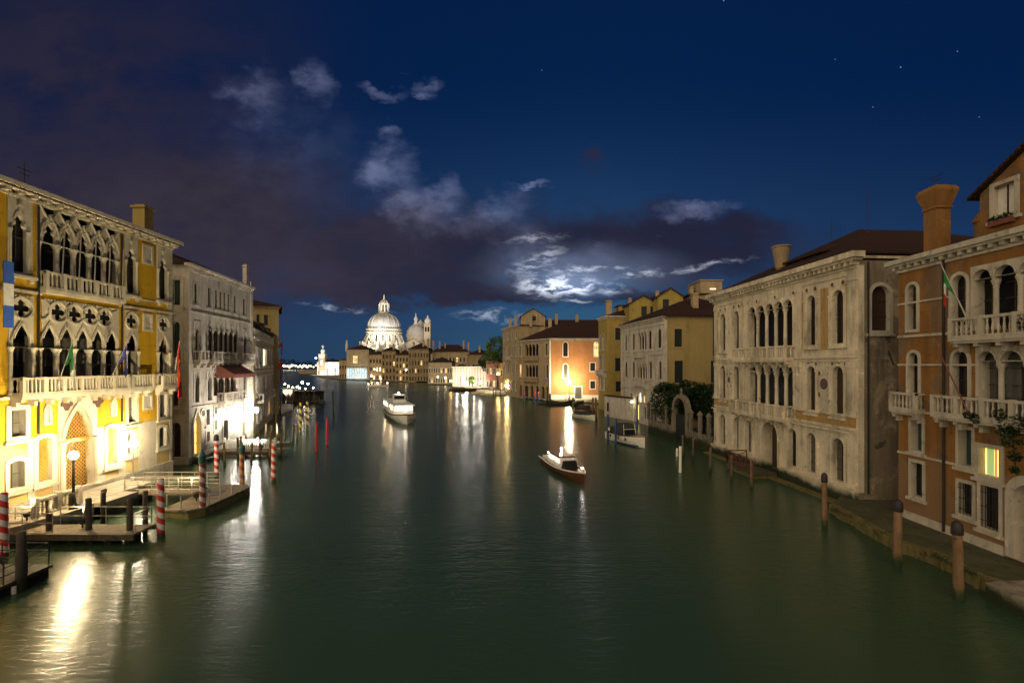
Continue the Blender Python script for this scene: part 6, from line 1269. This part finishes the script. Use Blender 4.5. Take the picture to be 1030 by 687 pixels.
for i in range(17):                                     # lamps along the far shore, each one a light of its own
    Yl = 900 + rn.uniform(0, 80); px = 285.5 + i * 2.0 + rn.uniform(-.5, .5); x = (px - CX) / F * Yl; z = H + (HY - rn.uniform(367.0, 369.6)) / F * Yl
    b = MB(); b.sphere((0, 0, 0), rn.uniform(1.0, 2.0), 8, 5); o = b.build('lamp_globe', glow('shore lamp', rn.choice([(1., .8, .5), (1., .9, .75), (1., .7, .4)]), rn.uniform(9, 22))); o.name = 'shore_lamp'; o.location = (x, Yl, max(1.6, z)); tag(o, 'tiny warm lamp in the string of lamps along the far lagoon shore', 'street lamp', 'lamps on the far lagoon shore')
    p = MB(); p.tube((0, 0, -max(1.6, z) - 1), (0, 0, -.5), .2); p.build('post', M['iron'], o)
block('island_quay', 'low dim quay with moored craft between the lagoon and the customs house', 301, 318, 520, 372.2, 'brown', 0, 0, rf=False)
# floodlamps for the white palace and the lit colonnade
for i, (px, Yl, z, e, col) in enumerate(((460, 193, 3.2, 1300, L_WHITE), (466, 192, 2.6, 1700, L_WHITE), (477, 192, 3.2, 1700, L_WHITE), (484, 192, 3.0, 1500, L_WHITE))):
    x = (px - CX) / F * Yl; l = bpy.data.lights.new('terrace_light', 'POINT'); l.energy = e; l.color = col; l.shadow_soft_size = .3; o = bpy.data.objects.new('terrace_light', l); COL.objects.link(o); o.location = (x, Yl, z)
labs = ['bright white globe lamp on the terrace of the floodlit palace, beside its small tree', 'amber globe lamp on the left terrace of the floodlit white palace', 'white globe lamp at the right end of the floodlit white palace']
for (px, Yl, z, r_, col, st_), lab in zip(((469, 188, 2.2, .5, (1., .93, .8), 330), (453.5, 196, 3.0, .35, (1., .6, .2), 140), (483, 188, 2.6, .4, (1., .93, .8), 300)), labs): street_lamp('street_lamp', (px - CX) / F * Yl, Yl, .6, z, r_, col, st_, lab, pr=.06)
for px, e in ((352, 1.2e3), (359, 1.2e3), (366, 1.2e3)): spot('floodlight', ((px - CX) / F * 292, 292, 1.2), ((px - CX) / F * 300, 300, 4.5), e, 120, (.68, .90, 1.))
for (px, py, Yl, r_, col, st_), lab in zip(((373.5, 378, 283, .5, (1., .75, .4), 40), (376.5, 371.5, 283, .4, (1., .8, .5), 30), (408.5, 372, 268, .4, (1., .75, .4), 24), (383, 381, 281, .35, (1., .7, .35), 30), (440.5, 379, 226, .3, (1., .8, .5), 30), (448, 380, 226, .3, (1., .8, .5), 30)),
        ['warm lamp at the water door right of the lit colonnade', 'higher warm lamp on the wall right of the lit colonnade', 'warm lamp on the narrow tan house below the small dome', 'low warm lamp at the foot of the tall brown house', 'left small lamp on the cream palazzo', 'right small lamp on the cream palazzo']):
    x = (px - CX) / F * Yl; z = H + (HY - py) / F * Yl; wall_lamp(Fr((x - 1, Yl + .7), (x + 1, Yl + .7)), 1, z, r_, col, st_, lab, .7)
# ------------------------------------------------------------------ mooring poles
M['st_rw'] = stripes('red and white spiral', (.55, .03, .025), (.66, .63, .58), .62, 1.)
M['st_tw'] = stripes('faded purple and white spiral', (.20, .045, .05), (.46, .42, .40), .62, 1.)
M['st_ty'] = stripes('orange and purple spiral', (.16, .045, .07), (.42, .20, .04), .62, 1.)
M['st_by'] = stripes('black and yellow spiral', (.015, .014, .012), (.52, .34, .03), 1.0, 1.)
M['st_br'] = stripes('blue and red spiral', (.03, .06, .25), (.40, .04, .05), 3.2, 0.)
def at(px, pyb): return G(px, pyb)
def zt_(px, pyt, Y): return H + (HY - pyt) / F * Y
def P_(px, pt, pb, r, m, lab, grp=None, **k):
    x, y = at(px, pb); return pole(x, y, zt_(px, pt, y), r, m, lab, grp, **k)
gs = 'striped mooring poles of the left bank'
for px, pt, pb, r, m, lab, cap, cm in ((3, 496, 563, .21, 'st_rw', 'red and white spiral mooring pole at the left edge beside the dark floating jetty', None, None), (162, 482, 540, .19, 'st_rw', 'red and white spiral mooring pole standing free before the paved floating platform', None, None),
        (204, 459, 518, .19, 'st_tw', 'faded purple and white spiral mooring pole with teal cap at the floating platform', 'ball', 'capteal'), (218, 440, 479, .19, 'st_rw', 'red and white spiral mooring pole with dark cap nearest the yellow lit water door', 'dome', 'cap'),
        (243.5, 451, 491, .19, 'st_ty', 'orange and purple spiral mooring pole with teal cap beyond the floating platform', 'ball', 'capteal'), (275, 447, 485, .19, 'st_rw', 'red and white spiral mooring pole standing alone out in the water', None, None)):
    P_(px, pt, pb, r, m, lab, gs, cap=cap, capm=cm, lean=.6)
gd_ = 'grey mooring timbers of the plank jetty'
for px, pt, pb, r, lab in ((21, 535, 594, .19, 'grey timber post at the corner of the dark floating jetty'), (49.8, 503, 546, .14, 'grey timber post in front of the plank jetty, first from its left end'), (71.5, 496, 529, .14, 'grey timber post behind the plank jetty, close to the portal lamp'), (89.6, 501, 545, .15, 'grey timber post in front of the plank jetty at its middle'),
        (103.8, 495, 528, .14, 'grey timber post behind the right half of the plank jetty'), (130.5, 501, 546, .15, 'grey timber post in front of the plank jetty at its right end'), (146, 494, 538, .14, 'thin grey timber post standing free right of the plank jetty')):
    P_(px, pt, pb, r, 'pole_d', lab, gd_)
gw = 'weathered mooring poles by the white railed pier'
for i, (px, pt, pb, lab) in enumerate(((226, 445, 468, 'weathered mooring pole at the left end of the white railed pier'), (239.5, 440, 462, 'weathered mooring pole left of the teal capped pole, before the white pier'), (241.8, 439, 462, 'second weathered mooring pole left of the teal capped pole, before the white pier'), (247.5, 436, 456, 'dark thin mooring pole before the white balustrade'), (253, 445, 465, 'short weathered mooring pole before the right half of the white balustrade'),
        (262, 428, 462, 'tall weathered mooring pole at the right end of the white balustrade'), (267.3, 426, 445, 'pale weathered mooring pole behind the end of the white balustrade'), (271.3, 435, 465, 'weathered mooring pole just left of the lone red and white pole'), (274.3, 428, 452, 'weathered mooring pole behind the lone red and white pole'), (279, 426, 446, 'pale weathered mooring pole right behind the lone red and white pole'),
        (282.5, 437, 461, 'weathered mooring pole first to the right of the lone red and white pole'), (286.5, 432, 447, 'thin weathered mooring pole second to the right of the lone red and white pole'), (294.3, 428, 446, 'short weathered mooring pole, left of a close pair in open water'), (299, 427, 444, 'short weathered mooring pole, right of a close pair in open water'), (277.7, 406, 430, 'slender mooring pole close to the terrace house'), (282, 398, 416, 'slender mooring pole in front of the brown flag hung house'))):
    P_(px, pt, pb, .12, 'pole', lab, gw, n=8, lean=2)
for px, pt, pb, lab in ((302, 405, 436, 'black and yellow spiral mooring pole, nearer of two'), (309, 404, 432, 'black and yellow spiral mooring pole, farther of two')): P_(px, pt, pb, .20, 'st_by', lab, 'black and yellow mooring poles', lean=.6, n=12)
for px, pt, pb, lab in ((318.5, 425, 454, 'plain red mooring pole, nearer of two out in the canal'), (329, 421, 447, 'plain red mooring pole, farther of two out in the canal')): P_(px, pt, pb, .16, 'redp', lab, 'red mooring poles', lean=.8)
P_(335.5, 393, 416, .14, 'pole_d', 'thin dark mooring pole standing alone left of the ferry boat'); P_(286.2, 419, 437, .22, 'pole_d', 'stout grey pile beside the pale pole behind the lone striped pole')
gb = 'brown capped mooring poles before the right palazzi'
for px, pt, pb, r, lab in ((964.5, 531, 602, .19, 'nearest brown mooring pole with dark cap before the orange palazzo'), (902.5, 508, 568.5, .19, 'second brown mooring pole with dark cap at the corner of the orange palazzo'), (829.5, 480, 529, .16, 'brown mooring pole with dark cap before the pale palazzo with marble discs')): P_(px, pt, pb, r, 'pole_o', lab, gb, cap='dome', lean=1.6)
gg = 'wooden mooring poles along the garden wall'
for px, pt, pb, lab in ((735.7, 458, 483, 'short mooring pole left of the crossed rail landing'), (756, 462, 491, 'mooring post at the outer corner of the crossed rail landing'), (714.4, 450, 476, 'mooring pole at the far corner of the pale palazzo with discs'), (697, 440, 463, 'mooring pole between the garden arch and the pale palazzo'), (687, 438, 461, 'mooring pole close behind the white pole by the garden arch')): P_(px, pt, pb, .11, 'pole_o' if px > 730 else 'pole', lab, gg, n=8)
P_(684.2, 449, 475, .13, 'whitep', 'white mooring pole in the water before the garden arch', 'white mooring poles', lean=.4); P_(681, 451, 459, .13, 'whitep', 'short white mooring pole beside the taller white one', 'white mooring poles', lean=.4)
for px, pt, pb, lab in ((611.3, 417, 443, 'blue mooring pole left of the moored white motorboat'), (619.3, 421, 447, 'blue mooring pole against the bow of the moored white motorboat'), (641, 398, 429, 'blue mooring pole at the lit water doorway')): P_(px, pt, pb, .14, 'bluep', lab, 'blue mooring poles', lean=.4)
for px, pt, pb, lab in ((596, 400, 418, 'left of two pale poles before the covered boat'), (599.8, 400, 423, 'right of two pale poles before the covered boat'), (576, 400, 412, 'dark post at the edge of the quay below the dazzling lamp'), (553.5, 396, 408, 'dark post at the water corner of the lamplit orange house'), (551, 398, 406, 'thin post beside the water corner of the lamplit orange house')): P_(px, pt, pb, .2, 'pole' if px > 590 else 'pole_d', lab, None, n=8)
for px, pt, pb, lab in ((527, 392, 403.3, 'blue and red mooring pole before the tan front of the orange house, left'), (537.3, 393, 405, 'blue and red mooring pole before the tan front of the orange house, middle'), (541.3, 394, 405.5, 'blue and red mooring pole before the tan front of the orange house, right')): P_(px, pt, pb, .25, 'st_br', lab, 'blue and red mooring poles', lean=.4)
rn = random.Random(17)
for i in range(22):                                     # thicket of poles at the ferry landing
    px = 285 + i * 1.72 + rn.uniform(-.6, .6); pb = rn.uniform(401, 411); P_(px, pb - rn.uniform(9, 14), pb, .15, rn.choice(['pole', 'pole_d', 'pole']), 'thin timber pole in the thicket of poles round the ferry landing', 'poles round the ferry landing', n=6, lean=1.5)
for i in range(12):
    px = 493 + i * 2.6 + rn.uniform(-.6, .6); pb = rn.uniform(394, 400); x, y = at(px, pb); pole(x, y, rn.uniform(2.2, 3.6), .15, 'pole', 'thin timber pole among the moored boats at the canal bend', 'poles at the canal bend', n=6)
# ------------------------------------------------------------------ ferry landings on the left
for i, (px0, px1, Yp, Yd, lab) in enumerate(((288, 321, 118, 126, 'long ferry pontoon with lit shelters on the left bank'), (282, 295, 132, 142, 'white lit waiting cabin of the ferry pontoon behind the brown house'))):
    x0, x1 = (px0 - CX) / F * Yp, (px1 - CX) / F * Yp; t = thing('ferry_pontoon', lab, 'pontoon', ((x0 + x1) / 2, Yp, 0), 'ferry pontoons'); b = MB(); b.bx(x0, x1, Yp, Yp + 4, -.4, .55); b.build('hull', M['plank_d'], t)
    if i: f_ = Fr((x0 + .3, Yp + .5), (x1 - .3, Yp + .5)); shell(t, f_, 3, .71, 3.0, 'white'); b = MB(); b.fill(f_, [outline('rect', .2, f_.L - .2, 1.3, 2.7)], .02); b.build('window', M['room_w'], t); b = MB(); b.box(f_, -.3, f_.L + .3, -3.3, .3, 3.0, 3.25); b.build('roof', M['whitep'], t)
    else:
        b = MB(); railing(b, [(x0, Yp + .1), (x1, Yp + .1)], .7, 1.1, 1.6, 2, .03); b.build('handrail', M['rail'], t)
        for j in range(3): f_ = Fr((x0 + .6 + j * 2.6, Yp + 2.4), (x0 + 2.6 + j * 2.6, Yp + 2.4)); s_ = MB(); s_.box(f_, 0, f_.L, -1.2, -1.1, .71, 2.9); s_.box(f_, -.1, f_.L + .1, -1.3, .3, 2.9, 3.05); s_.box(f_, 0, .08, -1.1, 0, .71, 2.9); s_.build('shelter', M['tarp'], t)
for (px, py, Yl, r_, st_), lab in zip(((304, 384.5, 126, .36, 90), (309.7, 386, 124, .30, 50), (299, 389, 123, .24, 34), (290, 388.5, 126, .24, 34), (294.5, 389.5, 124, .22, 30), (315, 390, 121, .2, 30), (286.5, 386.5, 127, .25, 40), (301.5, 390.5, 121, .22, 40), (307, 391, 120.5, .2, 34)),
        ['tallest white globe lamp of the ferry pontoon', 'white globe lamp right of the tallest one on the ferry pontoon', 'low warm lamp in the middle of the ferry pontoon', 'low warm lamp at the left end of the ferry pontoon', 'second low warm lamp from the left of the ferry pontoon', 'small warm lamp at the right end of the ferry pontoon', 'warm lamp between the ferry pontoon and the white waiting cabin', 'low lamp below the tallest lamp of the ferry pontoon', 'low lamp third from the right on the ferry pontoon']):
    street_lamp('street_lamp', (px - CX) / F * Yl, Yl, .7, zt_(px, py, Yl), r_ * .68, (1., .82, .55), st_ * 2, lab, 'lamps of the ferry pontoon', pr=.05)
# ------------------------------------------------------------------ boats
def hull(b, org, ang, L, W, hb, hs, zk=-.3, ns=14, full=.7, stern=.75):
    """lofted hull: x forward; returns a transform for things put on the deck"""
    c, s_ = math.cos(ang), math.sin(ang)
    def T(x, y, z): return (org[0] + x * c - y * s_, org[1] + x * s_ + y * c, org[2] + z)
    rows = []
    for i in range(ns + 1):
        t = i / ns; x = -L / 2 + L * t
        w = W / 2 * (stern + (1 - stern) * min(1, t * 3)) if t < full else W / 2 * max(0, 1 - ((t - full) / (1 - full)) ** 2.1); w = max(w, .02)
        zs = hs + (hb - hs) * max(0, (t - .35) / .65) ** 1.8; fl = .62 + .3 * (1 - t)
        rows.append([T(x + (.18 * L * .1 if 0 else 0), y, z) for y, z in ((-w, zs), (-w * .96, zs * .55), (-w * fl, .06), (-w * .35 * fl, zk), (w * .35 * fl, zk), (w * fl, .06), (w * .96, zs * .55), (w, zs))])
    n = 8; b.idx([p for r_ in rows for p in r_], [(i * n + j, i * n + j + 1, (i + 1) * n + j + 1, (i + 1) * n + j) for i in range(ns) for j in range(n - 1)] + [tuple(range(n))[::-1], tuple(range(ns * n, ns * n + n))])
    rail_l = [r_[0] for r_ in rows]; rail_r = [r_[-1] for r_ in rows]
    return T, rail_l, rail_r
def tbox(b, T, x0, x1, y0, y1, z0, z1, tx=0., ty=0.):
    b.hexa([T(x0, y0, z0), T(x1, y0, z0), T(x1, y1, z0), T(x0, y1, z0), T(x0 + tx, y0 + ty, z1), T(x1 - tx, y0 + ty, z1), T(x1 - tx, y1 - ty, z1), T(x0 + tx, y1 - ty, z1)])
def deck(b, l, r, dz=-.08):
    for i in range(len(l) - 1): b.face([(l[i][0], l[i][1], l[i][2] + dz), (r[i][0], r[i][1], r[i][2] + dz), (r[i + 1][0], r[i + 1][1], r[i + 1][2] + dz), (l[i + 1][0], l[i + 1][1], l[i + 1][2] + dz)], True)
def gunwale(b, l, r, rad=.05):
    for q in (l, r):
        for a, c in zip(q, q[1:]): b.tube(a, c, rad, n=5)
# vaporetto
x, y = -20.6, 87.5; ang = math.atan2(-22, 8.2); t = thing('ferry_boat', 'white lit passenger ferry boat under way in the middle of the canal', 'ferry boat', (x, y, 0))
b = MB(); T, l, r = hull(b, (x, y, 0), ang, 22, 4.1, 1.5, 1.0, -.4, 16, .8, .7); b.build('hull', M['boatw'], t); b = MB(); deck(b, l, r); b.build('deck', M['plank_d'], t); b = MB(); gunwale(b, l, r, .09); b.build('rubbing_strake', M['wood'], t)
b = MB(); tbox(b, T, -9.5, -1.5, -1.7, 1.7, .9, 1.75); tbox(b, T, 1.5, 6.6, -1.6, 1.6, .95, 1.75); cb = b.build('cabin', M['whitep'], t)
b = MB()
for y_ in (-1.68, 1.64):
    for i in range(7): tbox(b, T, -9.3 + i * 1.1, -8.4 + i * 1.1, y_, y_ + .04, 1.75, 2.6)
    for i in range(4): tbox(b, T, 1.7 + i * 1.2, 2.7 + i * 1.2, y_ * .94, y_ * .94 + .04, 1.75, 2.6)
tbox(b, T, 6.5, 6.54, -1.4, 1.4, 1.8, 2.6); b.build('window', [M['room_w']], cb); b = MB()
for y_ in (-1.6, 1.6):
    for i in range(15): q = T(-9.6 + i * 1.15, y_, .9); b.tube(q, (q[0], q[1], 2.65), .05, n=5)
b.build('window_posts', M['whitep'], cb); b = MB(); tbox(b, T, -10, 7.2, -1.85, 1.85, 2.65, 2.8, .1, .1); b.build('roof', M['whitep'], t)
b = MB(); tbox(b, T, -.3, 1.6, -1.1, 1.1, 2.8, 4.2, .1, .1); wh = b.build('wheelhouse', M['whitep'], t); b = MB(); tbox(b, T, 1.52, 1.62, -.9, .9, 3.4, 4.0); b.build('window', M['glass'], wh)
for q, z, r_, col, st_ in ((T(8.6, 0, 2.0), 2.0, .16, (1., .8, .6), 160), (T(.6, 0, 4.4), 4.4, .14, (1., .95, .85), 200), (T(-8, 1.75, 2.4), 2.4, .16, (.7, 1., .85), 110), (T(-4, 1.75, 2.4), 2.4, .16, (1., .95, .85), 130), (T(-6, -1.75, 2.4), 2.4, .16, (1., .72, .4), 130), (T(3.5, -1.72, 2.4), 2.4, .16, (1., .72, .4), 130), (T(3.5, 1.72, 2.4), 2.4, .16, (.85, .95, 1.), 140)): g_ = MB(); g_.sphere(q, r_, 8, 6); g_.build('lamp', glow('boat lamp', col, st_), t)
# water taxi on the right of centre
x, y = 4.6, 42.8; ang = math.atan2(-23, 5.6); t = thing('water_taxi', 'slim varnished water taxi with pale lit edges crossing right of centre', 'water taxi', (x, y, 0))
b = MB(); T, l, r = hull(b, (x, y, 0), ang, 9.6, 2.1, .95, .6, -.3, 16, .55, .8); b.build('hull', M['varnish'], t); b = MB(); deck(b, l, r, -.06); b.build('deck', M['varnish'], t)
b = MB(); gunwale(b, l, r, .055); b.build('rail', M['whitep'], t); b = MB(); tbox(b, T, -2.6, 1.2, -.72, .72, .55, 1.45, .25, .16); cb = b.build('cabin', M['whitep'], t); b = MB(); tbox(b, T, -2.4, .9, -.8, .8, 1.45, 1.55, .1, .05); b.build('roof', M['varnish'], cb)
b = MB()
for y_ in (-.70, .66):
    for i in range(3): tbox(b, T, -2.1 + i * 1.0, -1.3 + i * 1.0, y_, y_ + .04, .95, 1.32)
b.build('window', M['room_w'], cb); b = MB(); tbox(b, T, 1.25, 1.6, -.7, .7, .6, 1.3, .15, .1); b.build('windscreen', M['glass'], t); b = MB(); tbox(b, T, -4.3, -3.0, -.7, .7, .45, .8, .05, .05); b.build('seat', M['boatw'], t)
for q, col, st_ in ((T(4.3, 0, 1.25), (1., .88, .8), 80), (T(-2.2, .55, 1.7), (1., .8, .75), 60), (T(.7, -.55, 1.7), (1., .8, .75), 60), (T(-4.4, 0, 1.0), (1., .75, .7), 50)): g_ = MB(); g_.sphere(q, .075, 8, 6); g_.build('lamp', glow('boat lamp', col, st_), t)
# far small launch
x, y = -57, 205; t = thing('launch', 'small pale launch with one light, far off before the dim palazzi', 'motorboat', (x, y, 0)); b = MB(); T, l, r = hull(b, (x, y, 0), .12, 9, 2.3, 1.1, .8, -.3, 10, .5, .85); b.build('hull', M['boatw'], t); b = MB(); deck(b, l, r); tbox(b, T, -1.5, 1.5, -.8, .8, .7, 1.7, .3, .2); b.build('cabin', M['whitep'], t)
for q in (T(4, 0, 1.8), T(0, -.7, 1.9), T(-3.8, 0, 1.4)): g_ = MB(); g_.sphere(q, .2, 8, 6); g_.build('lamp', glow('boat lamp', (1., .75, .6), 30), t)
# moored white motorboat
x, y = 14.0, 58.6; ang = math.atan2(-6.6, 1.9); t = thing('motorboat', 'white motorboat with blue bottom and dark tarpaulin moored by the garden wall', 'motorboat', (x, y, 0))
b = MB(); T, l, r = hull(b, (x, y, 0), ang, 7.8, 2.5, 1.35, 1.05, .12, 14, .55, .85); b.build('hull', M['boatw'], t); b = MB(); T2, l2, r2 = hull(b, (x, y, -.03), ang, 7.5, 2.22, .30, .26, -.35, 14, .55, .85); b.build('bottom', M['boatb'], t)
b = MB(); deck(b, l, r, -.1); b.build('deck', M['boatw'], t); b = MB(); gunwale(b, l, r, .05); b.build('rail', M['varnish'], t)
b = MB(); tbox(b, T, -3.2, .6, -1.0, 1.0, 1.0, 1.75, .3, .15); b.build('tarpaulin', M['tarp'], t); b = MB(); tbox(b, T, -1.6, .4, -.85, .85, 1.75, 2.35, .25, .1); b.build('canopy', M['tarp'], t)
b = MB(); 
for y_ in (-.8, .8): b.tube(T(.6, y_, 1.1), T(.35, y_ * .9, 2.35), .03); b.tube(T(-1.6, y_, 1.6), T(-1.5, y_ * .9, 2.35), .03)
b.tube(T(.5, -.8, 1.75), T(.5, .8, 1.75), .03); b.build('windscreen_frame', M['whitep'], t); b = MB(); b.face([T(.6, -.78, 1.15), T(.6, .78, 1.15), T(.36, .72, 1.8), T(.36, -.72, 1.8)]); b.build('windscreen', M['glass'], t)
b = MB(); b.box(Fr(T(-2.6, -1.28, 0)[:2], T(-2.0, -1.28, 0)[:2]), 0, .5, -.02, .02, 1.3, 1.7); b.build('white_cloth', M['whitep'], t)
for xq in (-2, 0, 1.6): b = MB(); q = T(xq, -1.22, .75); b.sphere(q, .12, 8, 6, 1.6); b.build('fender', M['tarp'], t)
# other moored boats
def small_boat(px, pb, L, ang, lab, cov='tarp', grp=None, m='boatw'):
    x, y = at(px, pb); t = thing('motorboat', lab, 'motorboat', (x, y, 0), grp); b = MB(); T, l, r = hull(b, (x, y, 0), ang, L, L * .3, .95, .7, -.2, 10, .5, .8); b.build('hull', M[m], t); b = MB(); deck(b, l, r, -.12); b.build('deck', M['plank_d'], t); b = MB(); tbox(b, T, -L * .36, L * .1, -L * .12, L * .12, .6, 1.35, .25, .15); b.build('tarpaulin' if cov == 'tarp' else 'cabin', M[cov], t)
small_boat(588, 421, 7, -1.2, 'white boat under a grey cover moored below the quay of the orange house'); small_boat(590, 414, 6, -1.0, 'low dark boat moored close to the quay of the orange house', m='varnish')
for i, (px, pb, L, a, lab) in enumerate(((466, 393.2, 10, .1, 'long low boat moored before the white floodlit palace'), (489, 396, 9, .3, 'white boat moored at the canal bend, left of three'), (497, 397.2, 9, .2, 'white boat moored at the canal bend, middle of three'), (505, 398, 8, .3, 'white boat moored at the canal bend, right of three'))): small_boat(px, pb, L, a, lab, 'whitep' if i else 'tarp', 'boats moored at the canal bend' if i else None, 'boatw' if i else 'varnish')
small_boat(286, 414, 8, -1.3, 'white covered boat moored near the ferry pontoon', 'whitep')
for i, (px, pb, lab) in enumerate(((560, 407, 'dark gondola moored at the left of the quay before the orange house'), (568, 408.5, 'dark gondola moored under the dazzling lamp on the quay'))):
    x, y = at(px, pb); t = thing('gondola', lab, 'gondola', (x, y, 0), 'gondolas at the quay'); b = MB(); T, l, r = hull(b, (x, y, 0), .1, 9, 1.3, 1.3, .45, -.1, 12, .5, .3); b.build('hull', M['iron'], t); b = MB(); deck(b, l, r); b.build('deck', M['tarp'], t)
for o in bpy.data.objects:                              # a one-mesh thing may still carry the helper name
    if o.name.startswith('tmp'): bpy.data.objects.remove(o)
